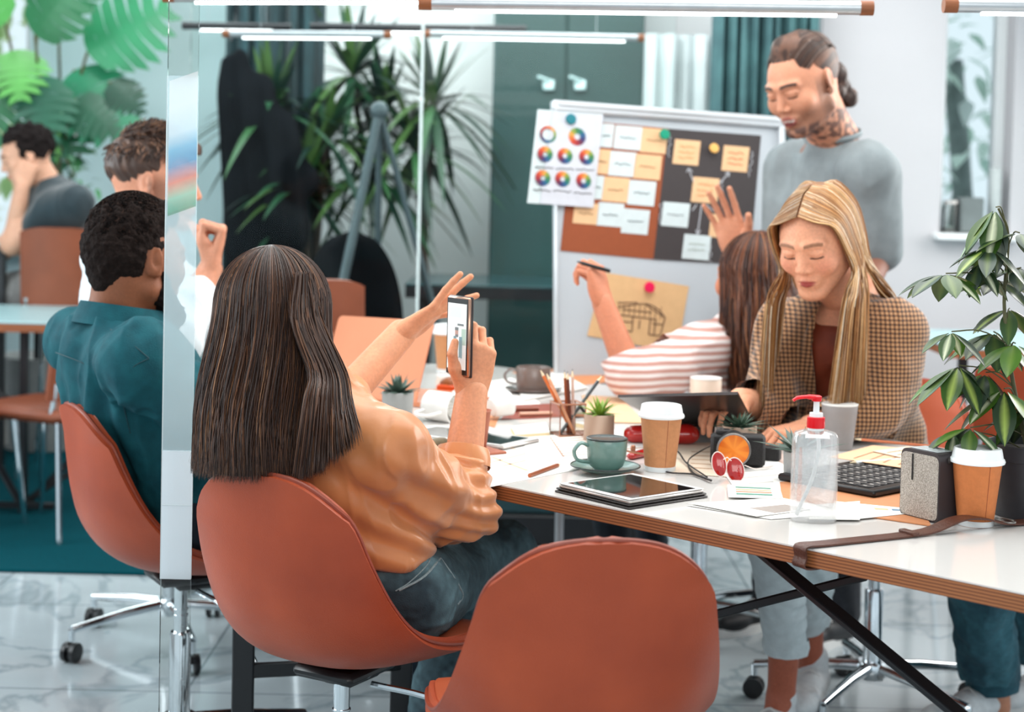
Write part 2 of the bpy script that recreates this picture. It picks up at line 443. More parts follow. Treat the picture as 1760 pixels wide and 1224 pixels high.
def film(name, c, alpha, spec=0.06, bump=0):
    "hazy film: lets part of the light straight through, scatters the rest from both sides"
    m = bpy.data.materials.new(name); m.use_nodes = True; nt = m.node_tree; nt.nodes.remove(nt.nodes['Principled BSDF']); L = nt.links.new
    t = nt.nodes.new('ShaderNodeBsdfTransparent'); d = nt.nodes.new('ShaderNodeBsdfDiffuse'); r = nt.nodes.new('ShaderNodeBsdfTranslucent'); g = nt.nodes.new('ShaderNodeBsdfGlossy'); g.inputs['Roughness'].default_value = 0.05
    if c is None:
        at = nt.nodes.new('ShaderNodeAttribute'); at.attribute_name = 'Col'; L(at.outputs['Color'], d.inputs[0]); L(at.outputs['Color'], r.inputs[0])
    else: d.inputs[0].default_value = r.inputs[0].default_value = (*lin(c), 1)
    if bump:
        tn = nt.nodes.new('ShaderNodeTexNoise'); tn.inputs['Scale'].default_value = bump; tn.inputs['Distortion'].default_value = 1.2; bp = nt.nodes.new('ShaderNodeBump'); bp.inputs['Strength'].default_value = 0.9; bp.inputs['Distance'].default_value = 0.02; L(tn.outputs['Fac'], bp.inputs['Height']); L(bp.outputs[0], g.inputs['Normal'])
    a = nt.nodes.new('ShaderNodeMixShader'); b = nt.nodes.new('ShaderNodeMixShader'); x = nt.nodes.new('ShaderNodeMixShader')
    L(d.outputs[0], a.inputs[1]); L(r.outputs[0], a.inputs[2]); b.inputs[0].default_value = alpha; L(t.outputs[0], b.inputs[1]); L(a.outputs[0], b.inputs[2])
    x.inputs[0].default_value = spec; L(b.outputs[0], x.inputs[1]); L(g.outputs[0], x.inputs[2]); L(x.outputs[0], nt.nodes['Material Output'].inputs[0]); return m
m_pane = clear('window_pane_glass', (0.96, 0.99, 0.985), 1.15)
struct(MB().box((0, 4.0, -0.05), (9.4, 12.6, 0.1)).build('floor', m_floor))
struct(MB().box((0, 4.0, 3.05), (9.4, 12.6, 0.1)).build('ceiling', m_white))
YB = 8.1
def wall(name, segs, m): 
    mb = MB()
    for (x0, x1, y0, y1, z0, z1) in segs: mb.box(((x0+x1)/2, (y0+y1)/2, (z0+z1)/2), (x1-x0, y1-y0, z1-z0))
    return struct(mb.build(name, m, smooth=False))
# back wall: bluish left of the curtain with a window opening at its left end, white further right
wall('wall_back', [(-2.45, -1.0, YB, YB+0.15, 0, 3), (-3.6, -2.45, YB, YB+0.15, 0, 0.9), (-3.6, -2.45, YB, YB+0.15, 2.75, 3), (-4.7, -3.6, YB, YB+0.15, 0, 3)], m_wallb)
wall('wall_far', [(-1.0, 1.35, YB, YB+0.15, 0, 3)], mat('bright_white_wall_paint', '#e9eceb', 0.8, noise=(3, 0.02), bump=(60, 0.05)))
# right part of the room: a nearer wall with a window
YR = 6.8; wx0, wx1, wz0 = W(1621, 200, YR)[0], W(1742, 200, YR)[0], 1.12
wall('wall_right', [(1.29, wx0, YR, YR+0.2, 0, 3), (wx1, 4.6, YR, YR+0.2, 0, 3), (wx0, wx1, YR, YR+0.2, 0, wz0), (wx0, wx1, YR, YR+0.2, 2.7, 3), (1.29, 1.45, YR+0.2, YB, 0, 3)], m_wallw)
wall('wall_left', [(-4.7, -4.6, 0, 2.6, 0, 3), (-4.7, -4.6, 4.8, YB, 0, 3), (-4.7, -4.6, 2.6, 4.8, 0, 0.8), (-4.7, -4.6, 2.6, 4.8, 2.8, 3)], m_wallw)
struct(MB().box((-0.5, YB-0.01, 0.05), (4.2, 0.02, 0.1)).build('baseboard_back', m_white))
struct(MB().box((2.9, YR-0.01, 0.05), (3.2, 0.02, 0.1)).build('baseboard_right', m_white))
def window(n, x0, x1, y, z0, z1, bars):
    fr = MB(); t = 0.045
    for a in ((x0, z0, x1, z0), (x0, z1, x1, z1)): fr.box(((x0+x1)/2, y, a[1]), (x1-x0+t, 0.07, t), bev=0.004)
    for x in [x0, x1]+bars: fr.box((x, y, (z0+z1)/2), (t, 0.07, z1-z0), bev=0.004)
    o = struct(fr.build('window_%d' % n, m_white))
    struct(MB().box(((x0+x1)/2, y, (z0+z1)/2), (x1-x0, 0.006, z1-z0)).build('pane', m_pane, o)); del o.children[0]['kind']
    MB().box(((x0+x1)/2, y-0.13, z0-0.01), (x1-x0+0.10, 0.24, 0.03), bev=0.006).build('window_sill', m_white, o)
    return o
window(1, wx0+0.02, wx1-0.02, YR+0.16, wz0+0.02, 2.68, [])
window(2, -3.58, -2.47, YB+0.1, 0.92, 2.73, [-3.0])
# teal carpet
m_carpet = mat('teal_carpet', '#014a54', 0.95, noise=(220, 0.2), bump=(600, 0.4), spec=0.1)
tag(MB().box((-2.9, 6.62, 0.006), (3.5, 2.9, 0.012), bev=0.005).build('carpet', m_carpet), 'teal low pile carpet on the floor behind the brown swivel chairs', 'carpet', kind='thing')
# glass partition behind the table
m_dark = mat('dark_teal_metal', '#1c3a40', 0.4, noise=(8, 0.1))
m_black = mat('black_metal', '#17191d', 0.35, noise=(20, 0.12), spec=0.5)
g = empty('trim_1', (0, 5.75, 0)); struct(g)
MB().box((-0.30, 5.75, 0.06), (1.75, 0.05, 0.11), bev=0.006).build('bottom_rail', m_black, g)
MB().box((-0.30, 5.75, 0.20), (1.75, 0.03, 0.16), bev=0.006).build('kick_panel', m_dark, g)
MB().box((-0.30, 5.75, 2.93), (1.75, 0.05, 0.12), bev=0.006).build('top_rail', m_black, g)
xj = W(722, 300, 5.75)[0]
MB().box(((-1.17+xj)/2, 5.75, 1.6), (xj+1.17-0.008, 0.01, 2.6)).build('glass_pane', m_pane, g)
MB().box(((0.57+xj)/2, 5.75, 1.6), (0.57-xj-0.008, 0.01, 2.6)).build('glass_pane', m_pane, g)
m_edge = mat('glass_edge', '#dfeeee', 0.2, noise=(5, 0.03), alpha=0.85)
MB().box((xj, 5.75, 1.6), (0.010, 0.014, 2.6)).build('glass_joint', m_edge, g)
# cabinet wall, curtains
m_cab = mat('dark_green_cabinet', '#284a48', 0.45, noise=(3, 0.10))
c = empty('cabinet', (0.28, 7.7, 0), 0, 'tall dark green double door cupboard against the back wall', 'cupboard')
cx0, cx1 = W(843, 300, 7.5)[0], W(1102, 300, 7.5)[0]; cm = (cx0+cx1)/2-0.01
MB().box(((cx0+cx1)/2, 7.80, 1.25), (cx1-cx0, 0.56, 2.5), bev=0.005).build('carcass', m_cab, c)
for i, (a, b_) in enumerate(((cx0+0.005, cm-0.003), (cm+0.003, cx1-0.005))):
    d = MB().box(((a+b_)/2, 7.51, 1.27), (b_-a, 0.022, 2.38), bev=0.004).build('door', m_cab, c)
    hx = W((943, 997)[i], 146, 7.48)
    m_h = mat('pale_steel_handle', '#cfeceb', 0.25, noise=(9, 0.04), emit=0.0)
    MB().box(hx, (0.055, 0.02, 0.05), bev=0.006).tube([hx+[0, -0.01, 0.02], hx+[-0.05, -0.04, 0.035]], 0.008).build('door_handle', m_h, d)
def curtain(name, px0, px1, d, z0, z1, m, label, waves, amp=0.035, group=None):
    x0, x1 = W(px0, 300, d)[0], W(px1, 300, d)[0]
    ph = random.random()*6
    def f(u, v):
        x = x0+(x1-x0)*u; a = 2*pi*waves*u+ph
        return (x+0.012*sin(a*1.7+v*2), d+amp*sin(a+0.5*sin(a*0.37))*(0.75+0.25*v)+0.01*sin(v*5+a*0.5), z1+(z0-z1)*v)
    return tag(MB().grid(f, int(waves*14), 14, 0.004).build(name, m, sharp=0), label, 'curtain', group)
m_curt = mat('teal_curtain_cloth', '#4c7577', 0.85, noise=(5, 0.1), c2='#2c464c')
m_curd = mat('dark_teal_curtain_cloth', '#23454b', 0.85, noise=(4, 0.3), sheen=0.2)
m_curp = mat('pale_curtain_cloth', '#c6d2d2', 0.8, noise=(6, 0.06))
curtain('curtain', 1222, 1402, 6.7, 0.05, 2.75, m_curt, 'teal pleated curtain hanging beside the white wall, behind the man with the bun', 9, 0.05)
curtain('curtain', 1100, 1245, 7.45, 0.05, 2.02, m_curp, 'pale grey curtain between the dark cupboard and the teal curtain', 5)
curtain('curtain', 384, 552, 7.3, 0.05, 2.75, m_curd, 'dark blue green curtain behind the glass partition, left of the potted palms', 6, 0.05)
# dark panel above the pale curtain
# dark solid before the curtain, standing in for a figure mirrored in the glass
m_blackcloth = mat('black_cloth', '#101418', 0.95, noise=(7, 0.25), spec=0.1)
t = empty('coat', W(470, 430, 7.05), 0, 'dark rounded shape in place of a reflected figure, before the dark curtain', 'coat')
bl = Blob(0.06)
bl.cap(W(405, 110, 7.05), W(425, 420, 7.05), 0.06, 0.12, fl=((0, 1, 0), 0.5)); bl.cap(W(440, 170, 7.05), W(490, 390, 7.0), 0.10, 0.12, fl=((0, 1, 0), 0.5)); bl.cap(W(470, 215, 7.0), W(520, 310, 6.97), 0.07, 0.07, fl=((0, 1, 0), 0.6))
V, F = bl.mesh(0.011); V = V+vnormals(V, F)*(0.012*np.sin(V[:, 0]*60+V[:, 2]*6))[:, None]
mesh_obj('silhouette_body', V, F, m_blackcloth, t)
MB().tube(spline([W(398, 70, 7.1), W(405, 40, 7.2), W(405, 5, 7.3)], 10), 0.006).build('hook', m_black, t)
# ------------------------------------------------------------------ tube lamps
m_tube = mat('glowing_lamp_tube', '#ffffff', 0.4, noise=(2, 0.0), emit=3.2, emit_color='#fbfdff')
m_alu = mat('brushed_aluminium', '#b9bec2', 0.3, 0.6, noise=(30, 0.05))
m_wood = mat('warm_wood', '#9a5a34', 0.5, noise=(6, 0.2), stretch=(1, 8, 8), bump=(60, 0.08))
def lamp(a, b, r, label, dark=False, group='long tube lamps hanging from the ceiling', ends=(True, True)):
    a = np.array(a); b = np.array(b); d = nrm(b-a); c = (a+b)/2
    t = empty('pendant_lamp', c, 0, label, 'lamp', group)
    MB().cyl(a, b, r, n=24).build('lamp_tube_housing', m_black if dark else m_alu, t)
    o = np.array([0, 0, -r*0.95]); MB().tube([a+d*0.05+o, b-d*0.05+o], r*0.42, 10).build('light_strip', m_tube, t)
    for e_, s_, w_ in ((a, -1, ends[0]), (b, 1, ends[1])):
        if w_: MB().cyl(e_, e_+d*s_*0.028, r*1.06, n=24).build('end_cap', m_wood if not dark else m_black, t)
    for k in (0.2, 0.8):
        p = a+(b-a)*k; MB().cyl(p, (p[0], p[1], 3.0), 0.0012, n=5).build('cable', m_alu, t)
    return t
lamp(W(742, 5, 3.45), W(1478, 14, 3.45), 0.0150, 'long silver tube lamp with wooden end cap above the board', group=None)
lamp(W(1645, 9, 3.3), W(2100, 14, 3.3), 0.0150, 'silver tube lamp with wooden cap at the upper right corner of the photo', group=None)
lamp(W(300, -7, 3.9), W(1000, -7, 3.9), 0.0150, 'tube lamp cut by the top edge above the palms', group=None)
lamp(W(545, 46, 6.6), W(893, 51, 6.6), 0.018, 'thin distant tube lamp with dark housing in front of the palms', True, None)
lamp(W(740, 58, 6.3), W(1096, 65, 6.3), 0.014, 'thin distant tube lamp ending in front of the dark green cupboard', False, None)
lamp(W(395, 58, 6.2), W(660, 60, 6.2), 0.014, 'distant tube lamp over the dark curtain, lower one of two', False, None)
lamp(W(325, 44, 6.7), W(489, 46, 6.7), 0.016, 'distant tube lamp at the left edge of the dark curtain, upper one of two', True, None)
# ------------------------------------------------------------------ brown shell chairs
m_leather = mat('tan_leather', '#b04c29', 0.42, noise=(5, 0.10), bump=(420, 0.12), c2='#953c20')
m_seat = mat('tan_leather_inner', '#b4532f', 0.38, noise=(6, 0.10), bump=(420, 0.12))
m_pipe = mat('brown_piping', '#8d3a22', 0.4, noise=(40, 0.1))
m_chrome = mat('chrome', '#dfe6ea', 0.09, 1.0, noise=(3, 0.03))
m_plast = mat('black_plastic', '#141518', 0.35, noise=(30, 0.1))
KEY = [(-0.240, 0.820), (-0.232, 0.765), (-0.226, 0.70), (-0.217, 0.63), (-0.198, 0.565), (-0.155, 0.508), (-0.085, 0.475), (0.01, 0.462), (0.11, 0.466), (0.20, 0.470), (0.250, 0.456)]
RIM = [(-0.226, 0.812), (-0.204, 0.765), (-0.183, 0.71), (-0.158, 0.655), (-0.128, 0.605), (-0.088, 0.560), (-0.035, 0.526), (0.04, 0.503), (0.12, 0.490), (0.20, 0.482), (0.246, 0.462)]
WID = [0.150, 0.158, 0.167, 0.178, 0.188, 0.197, 0.203, 0.204, 0.200, 0.188, 0.155]
def shell_pt(u, v, off=0.0):
    "u across -1..1, v from the top of the back to the seat front"
    n = len(KEY)-1; t = v*n; i = min(int(t), n-1); t -= i
    ii = [max(i-1, 0), i, i+1, min(i+2, n)]
    cr = lambda a, b, c, d: 0.5*((2*b)+(-a+c)*t+(2*a-5*b+4*c-d)*t*t+(-a+3*b-3*c+d)*t**3)
    y, z = [cr(*[KEY[q][k] for q in ii]) for k in range(2)]; ry, rz = [cr(*[RIM[q][k] for q in ii]) for k in range(2)]; w = cr(*[WID[q] for q in ii])
    dy = KEY[ii[2]][0]-KEY[ii[1]][0]; dz = KEY[ii[2]][1]-KEY[ii[1]][1]; l = sqrt(dy*dy+dz*dz); ny, nz = -dz/l, dy/l
    a = abs(u); k = a**2.6*min(1.0, v/0.12)
    drop = 0.0
    se = (1-max(0.0, 1-v/0.19)**2.2)**(1/2.2)*(1-0.55*max(0.0, (v-0.93)/0.07)**2.2)
    w *= se
    y = y+(ry-y)*k; z = z+(rz-z)*k-drop
    return np.array([u*w, y+ny*off, z+nz*off])
def make_base(t, zs=0.455, casters=True, ang0=0.3, hub=0.115):
    MB().cyl((0, 0, 0.30), (0, 0, zs-0.02), 0.0145, n=20).cyl((0, 0, 0.345), (0, 0, 0.350), 0.0165, n=20).cyl((0, 0, 0.36), (0, 0, 0.363), 0.0165, n=20).build('gas_lift', m_chrome, t)
    MB().lathe([(0.023, hub-0.03), (0.025, hub), (0.0235, hub+0.03), (0.0235, 0.305), (0.021, 0.312)], n=24).lathe([(0.034, hub-0.03), (0.038, hub-0.015), (0.038, hub+0.008), (0.034, hub+0.015)], n=24).build('column', m_chrome, t)
    MB().box((0, 0.01, zs-0.018), (0.13, 0.15, 0.022), bev=0.008).box((0, 0.03, zs-0.035), (0.07, 0.10, 0.025), bev=0.008).build('seat_plate', m_plast, t)
    MB().tube(spline([(0.05, 0.02, zs-0.045), (0.16, 0.05, zs-0.06), (0.20, 0.06, zs-0.10), (0.27, 0.07, zs-0.15)], 14), 0.006, 8).build('lever', m_chrome, t)
    for k in range(5):
        a = ang0+2*pi*k/5; d = np.array([cos(a), sin(a), 0]); p0 = d*0.03+[0, 0, hub]; p1 = d*0.295+[0, 0, 0.088]
        s_ = MB().tube([p0, p0*0.6+p1*0.4+[0, 0, 0.004], p1], [0.017, 0.0155, 0.0125], 12, flat=(1.0, 0.85)).cyl(p1, p1-[0, 0, 0.03], 0.009, n=10).build('base_leg', m_chrome, t)
        q = p1.copy(); q[2] = 0.027; side = np.cross(d, (0, 0, 1)); sw = nrm(side*cos(k*1.7)+d*sin(k*1.7)); c_ = MB()
        fw = np.cross(sw, (0, 0, 1))
        R_ = frame(fw, sw)
        for s in (-1, 1): c_.lathe([(0.018, -0.007), (0.0265, -0.006), (0.0265, 0.006), (0.018, 0.007)], q+sw*0.013*s, 18, R_)
        c_.box(q+[0, 0, 0.012], (0.03, 0.03, 0.02), bev=0.004)
        c_.build('caster', m_plast, t)
def make_chair():
    t = empty('swivel_chair', (0, 0, 0), 0, 'x', 'chair', 'brown leather shell chairs on chrome bases')
    T = 0.024
    vm = lambda v: v**1.5*0.35+v*0.65 if v > 0.3 else 1.0*v*(0.10+0.9*v/0.3)*(0.3**0.5*0.35+0.65)
    def outline(u, v): return shell_pt((u*2-1), 0.0002+0.9998*vm(v))
    MB().grid(outline, 28, 44, T).build('chair_shell', m_leather, t, sharp=60)
    def inner(u, v): return shell_pt((u*2-1)*0.94, 0.030+0.945*vm(v), 0.0135+0.008*(1-(abs(u*2-1))**4))
    MB().grid(inner, 22, 40, 0.006).build('padding', m_seat, t, sharp=60)
    v0 = 0.0002; ring = [shell_pt(-1, v0+0.9998*vm(k/60)) for k in range(61)]+[shell_pt(-1+2*k/24, 1) for k in range(1, 25)]+[shell_pt(1, v0+0.9998*vm(1-k/60)) for k in range(1, 61)]
    c = np.array([0, 0, 0.6]); ring.append(ring[0])
    rg = np.array(ring); MB().tube(rg, 0.0046, 8, cap=False, up=(0, 1, 0)).build('piping', m_pipe, t)
    make_base(t)
    return t
def yaw_of(F): return atan2(-F[0], F[1])
chair0 = make_chair(); used = [False]
def chair(loc, F, label, base_yaw=None):
    c = chair0 if not used[0] else copy_tree(chair0); used[0] = True
    c.location = (loc[0], loc[1], 0); c.rotation_euler = (0, 0, yaw_of(F)); c['label'] = label
    return c
# ------------------------------------------------------------------ conference table
E0 = np.array([-0.04, 2.95]); U = nrm([0.72, -0.70]); N2 = np.array([-U[1], U[0]])
def T(a, b, z=0.75): p = E0+U*a+N2*b; return np.array([p[0], p[1], z])
m_ttop = mat('white_laminate', '#dedad6', 0.12, noise=(2, 0.015), spec=0.5, coat=0.3)
m_ply = mat('plywood_edge', '#a5683f', 0.5, noise=(14, 0.1), wave=(62, 0.6, 'Z'), c2='#6d3d22')
def tabletop(name, poly, par):
    # a slab of ply with a laminate sheet on top
    n = len(poly)
    MB().prism([(p[0], p[1]) for p in poly], 0.722, 0.7475).build('plywood_core', m_ply, par, smooth=False)
    c = np.mean(poly, axis=0); q = [(c+(np.array(p)-c)*0.9985) for p in poly]
    MB().prism([(p[0], p[1]) for p in q], 0.7475, 0.75).build(name, m_ttop, par, smooth=False)
def rounded(P, r):
    out = []; n = len(P)
    for i in range(n):
        a, b, c = np.array(P[i-1]), np.array(P[i]), np.array(P[(i+1) % n]); d1, d2 = nrm(a-b), nrm(c-b); ri = r[i]
        if ri == 0: out.append(b); continue
        for k in range(9):
            t = k/8; out.append((1-t)**2*(b+d1*ri)+2*t*(1-t)*b+t*t*(b+d2*ri))
    return out
S = 0.70     # seam where the strap lies
tb = empty('conference_table', (*T(-0.2, 0.5)[:2], 0), 0, 'long white topped conference table with plywood edge and crossed black legs', 'table')
seam_n = T(S, 0)[:2]; seam_f = seam_n+np.array([0.88, 0.47])*1.22
poly1 = rounded([T(-1.10, 0.0)[:2], seam_n-U*0.002, seam_f-U*0.002, (0.92, 3.50), (0.10, 4.72), (-0.10, 4.92), (-0.55, 4.80), ], [0.06, 0.0, 0.0, 0.03, 0.15, 0.1, 0.2])
tabletop('tabletop', poly1, tb)
tb2 = empty('table_extension', (*T(1.2, 0.5)[:2], 0), 0, 'second white tabletop joined on at the strap, in the lower right corner', 'table')
poly2 = [seam_n+U*0.004+(0, 0), T(1.75, 0)[:2], T(1.75, 0)[:2]+np.array([0.88, 0.47])*1.2, seam_f+U*0.004]
tabletop('tabletop', poly2, tb2)
def bar(a, b, wd, th, up, name, par, m=None):
    a = np.array(a); b = np.array(b); z = nrm(b-a); x = np.array(up, float); R_ = frame(x, z)
    MB().box((a+b)/2, (wd, th, np.linalg.norm(b-a)), R_, 0.003).build(name, m or m_black, par)
# crossed legs near the strap and at the far end
pa = W(1262, 948, 2.72); pa[2] = 0.722; pb = W(1660, 1238, 2.45)
d_ = pb-pa; pb2 = pa+d_*(pa[2]-0.0)/(pa[2]-pb[2])
bar(pa, pb2, 0.032, 0.012, (1, 0.8, 0), 'leg', tb)
qa = W(1490, 990, 2.78); qb = W(1190, 1066, 2.95); d_ = qb-qa; qb2 = qa+d_*1.0
bar(qa, qb, 0.016, 0.010, (0, 0, 1), 'brace', tb)
fp0, fp1 = W(418, 1150, 3.22), W(690, 1150, 3.30)
bar((fp0[0], fp0[1], 0.722), (fp0[0], fp0[1], 0.0), 0.045, 0.014, (1, 0, 0), 'leg', tb); bar((fp0[0], fp0[1], 0.30), (fp1[0], fp1[1], 0.30), 0.03, 0.014, (0, 0, 1), 'brace', tb); bar((fp1[0], fp1[1], 0.722), (fp1[0], fp1[1], 0.0), 0.045, 0.014, (1, 0, 0), 'leg', tb)
bar(T(-0.9, 0.2, 0.722), T(-0.6, 0.75, 0.0), 0.03, 0.012, (1, 0, 0), 'leg', tb)
bar(T(-0.6, 0.2, 0.722), T(-0.9, 0.75, 0.0), 0.03, 0.012, (1, 0, 0), 'leg', tb)
bar(T(1.6, 0.35, 0.722), T(1.72, 0.8, 0.0), 0.03, 0.012, (1, 0, 0), 'leg', tb2)
bar(T(1.7, 0.8, 0.722), T(1.5, 0.3, 0.0), 0.03, 0.012, (1, 0, 0), 'leg', tb2)
# ------------------------------------------------------------------ chairs in place
FA = nrm([0.50, 0.87, 0]); FB = nrm([0.86, 0.50, 0])
chair((0.10, 2.40), nrm([-0.16, 1.0, 0]), 'empty brown leather shell chair in the foreground, back to the viewer')
chair((-0.285, 2.815), FA, 'brown leather shell chair under the long haired woman with the phone')
chair((-0.705, 3.455), FB, 'brown leather shell chair under the man in the teal shirt')
chair((-0.93, 4.42), nrm([1, 0.1, 0]), 'brown swivel chair under the man in the white shirt, mostly hidden')
chair((0.93, 3.98), nrm([-0.55, -0.80, 0]), 'brown leather chair behind the blonde woman in the checked blazer')
chair((0.56, 4.58), nrm([-0.5, 0.8, 0]), 'brown swivel chair under the woman in the striped shirt')
# ------------------------------------------------------------------ flipchart board on its stand
TL = W(953, 178, 4.80); TR = W(1341, 207, 5.02); BLp = W(902, 640, 4.62)
bx = nrm(TR-TL); bw = np.linalg.norm(TR-TL); by = BLp-TL; by = nrm(by-bx*np.dot(by, bx)); bn_ = np.cross(by, bx)
if bn_[1] > 0: bn_ = -bn_
bh = 1.0
def BP(px, py, off=0.0):
    "point of the board's plane seen at a pixel of the photo"
    r = ray(px, py); o = np.array([0, 0, CAM_Z]); t = np.dot(TL+bn_*off-o, bn_)/np.dot(r, bn_); return o+r*t
RB = np.array([bx, by, bn_]).T
m_board = mat('white_board_surface', '#b4bbc1', 0.16, noise=(2, 0.02))
m_frame = mat('board_frame', '#cdd2d6', 0.3, 0.3, noise=(10, 0.04))
fb = empty('flipchart', (*(TL+bx*bw/2+by*bh)[:2], 0), 0, 'white magnetic flipchart board standing behind the table, covered with papers', 'flipchart')
MB().box(TL+bx*bw/2+by*bh/2-bn_*0.012, (bw, bh, 0.022), RB, 0.004).build('board', m_board, fb)
fr = MB()
fr.box(TL+bx*bw/2+by*0.008, (bw+0.02, 0.035, 0.03), RB, 0.006).box(TL+bx*bw+by*bh/2, (0.02, bh, 0.03), RB, 0.005).box(TL+by*bh/2, (0.008, bh, 0.026), RB, 0.003).box(TL+bx*bw/2+by*bh, (bw+0.02, 0.03, 0.04), RB, 0.005)
fr.build('board_frame', m_frame, fb)
MB().box(TL+bx*bw*0.5+by*0.002+bn_*0.012, (bw*0.98, 0.016, 0.018), RB, 0.004).build('paper_clamp', m_frame, fb)
for k, px in ((0.04, 878), (0.96, 0)):
    a = TL+bx*bw*k+by*bh*0.8-bn_*0.03; bt = a.copy(); dd = by*0.75; b_ = a+by*((a[2])/(-by[2])) + np.array([-0.02, -0.04, 0]); b_[2] = 0.0
    MB().cyl(a, b_, 0.013, n=14).build('leg', m_frame, fb)
a = TL+bx*bw*0.5+by*0.1-bn_*0.03; b_ = a-bn_*0.55; b_[2] = 0
MB().cyl(a, b_, 0.012, n=14).build('leg', m_frame, fb)
# ------------------------------------------------------------------ background furniture
m_btab = mat('pale_blue_tabletop', '#9fc2c6', 0.25, noise=(3, 0.05))
m_dtab = mat('dark_teal_tabletop', '#27474b', 0.2, noise=(3, 0.1))
def desk(name, x0, x1, y0, y1, z, mt, label, edge=None, legs='straight', th=0.03):
    t = empty(name, ((x0+x1)/2, (y0+y1)/2, 0), 0, label, 'table')
    MB().box(((x0+x1)/2, (y0+y1)/2, z-0.004), (x1-x0, y1-y0, 0.008), bev=0.002).build('tabletop', mt, t)
    MB().box(((x0+x1)/2, (y0+y1)/2, z-0.008-th/2), (x1-x0-0.004, y1-y0-0.004, th)).build('tabletop_edge', edge or mt, t)
    zb = z-th-0.008
    if legs == 'cross':
        for y in (y0+0.1, y1-0.1):
            xm = (x0+x1)/2
            for s in (-1, 1):
                bar((xm+s*0.32, y, zb), (xm-s*0.32, y, 0.0), 0.03, 0.012, (1, 0, 0), 'leg', t)
        bar(((x0+x1)/2, y0+0.1, zb/2), ((x0+x1)/2, y1-0.1, zb/2), 0.02, 0.012, (0, 0, 1), 'brace', t)
    else:
        for x in (x0+0.06, x1-0.06):
            for y in (y0+0.06, y1-0.06): bar((x, y, zb), (x, y, 0.0), 0.03, 0.03, (1, 0, 0), 'leg', t)
    return t
x50 = W(48, 700, 6.1)[0]
t = desk('desk', -3.2, W(150, 500, 6.3)[0], 5.95, 6.75, 0.75, m_btab, 'pale blue topped desk with black trestle legs on the carpet at left', m_wood, 'none')
for ch in [c for c in t.children if c.name.startswith('leg')]: bpy.data.objects.remove(ch)
bar((x50, 6.05, 0.71), (x50, 6.05, 0.012), 0.03, 0.03, (1, 0, 0), 'leg', t)
bar((x50-1.1, 6.05, 0.71), (x50-1.1, 6.05, 0.012), 0.03, 0.03, (1, 0, 0), 'leg', t)
for (a, b_) in (((x50, 6.05, 0.40), (x50-0.45, 6.1, 0.70)), ((x50, 6.05, 0.40), (x50+0.36, 6.1, 0.70)), ((x50, 6.05, 0.03), (x50-0.45, 6.6, 0.40)), ((x50, 6.05, 0.03), (x50+0.3, 6.6, 0.40)), ((x50-0.9, 6.05, 0.04), (x50+0.12, 6.05, 0.04)), ((x50, 6.05, 0.05), (x50+0.42, 6.65, 0.33))):
    bar(a, b_, 0.026, 0.014, (0, 0, 1) if abs(a[2]-b_[2]) < 0.2 else (1, 0, 0), 'brace', t)
xh = W(62, 430, 7.2)[0]
desk('high_table', -3.3, xh, 6.85, 7.5, 1.0, m_btab, 'high pale table at the far left that the seated person leans on', m_black)
desk('counter', W(700, 480, 6.7)[0], W(925, 480, 6.7)[0]+0.25, 6.55, 7.35, 0.89, m_dtab, 'dark teal counter table behind the glass, left of the board', m_black, th=0.05)
desk('desk', 1.52, 3.3, 5.5, 6.25, 0.78, m_btab, 'pale desk behind the leafy potted plant at right', m_wood)
def simple_chair(loc, F, ztop, zseat, label, m, wd=0.4, name='armless_chair', dome=False, group=None):
    t = empty(name, (loc[0], loc[1], 0.0), yaw_of(F), label, 'chair', group)
    t2 = Matrix.Translation((loc[0], loc[1], 0)) @ Matrix.Rotation(yaw_of(F), 4, 'Z')
    def bk(u, v):
        a = u*2-1; hw = wd/2*(1-(0.0 if not dome else 0.0)); z = zseat+0.06+(ztop-zseat-0.06)*(1-v)
        if dome: hw = wd/2*sqrt(max(0.0, 1-(1-v)**2.6))+0.01
        else: z -= 0.02*abs(a)**4*(1-v)
        return (a*hw, -0.19+0.05*a*a-0.04*(1-v), z)
    mb = MB().grid(bk, 14, 18, 0.03); mb.xf(t2); mb.build('backrest', m, t)
    MB().box((0, 0.02, zseat), (wd*0.98, 0.42, 0.05), bev=0.02).xf(t2).build('seat', m, t)
    for sx in (-1, 1):
        MB().tube([(sx*wd*0.44, -0.17, zseat+0.12), (sx*wd*0.44, -0.14, zseat-0.01)], 0.011, 8).xf(t2).build('back_post', m_chrome, t)
        for sy in (-1, 1):
            MB().tube([(sx*wd*0.42, sy*0.17, zseat-0.02), (sx*(wd*0.42+0.03), sy*0.21, 0.0)], 0.011, 8).xf(t2).build('leg', m_chrome, t)
    return t
m_brown = mat('brown_chair_leather', '#8a4a31', 0.45, noise=(6, 0.12))
c1 = W(108, 400, 6.9); simple_chair((c1[0], 6.95), (-0.1, 1, 0), 1.08, 0.66, 'brown chair with square back behind the seated person at far left', m_brown, 0.30)
c1 = W(75, 600, 6.4); simple_chair((W(195, 600, 6.7)[0], 5.55+0.25), (-0.9, 0.45, 0), 0.80, 0.45, 'brown chair tucked under the pale desk at left, behind the teal shirt', m_brown, 0.36)
c1 = W(25, 600, 6.5); simple_chair((c1[0], 5.7), (0.2, 1, 0), 0.66, 0.44, 'low brown chair seat beneath the pale desk at the left edge', m_brown, 0.42)
c1 = W(592, 500, 5.3); simple_chair((c1[0], 5.30), (0.1, 1, 0), 0.99, 0.55, 'brown chair back seen between the dark haired woman and the rose laptop', m_brown, 0.19)
c1 = W(622, 500, 6.3); simple_chair((c1[0], 6.25), (0.1, 1, 0), 1.10, 0.62, 'black office chair with rounded back behind the glass partition', m_blackcloth, 0.37, 'office_chair', True)
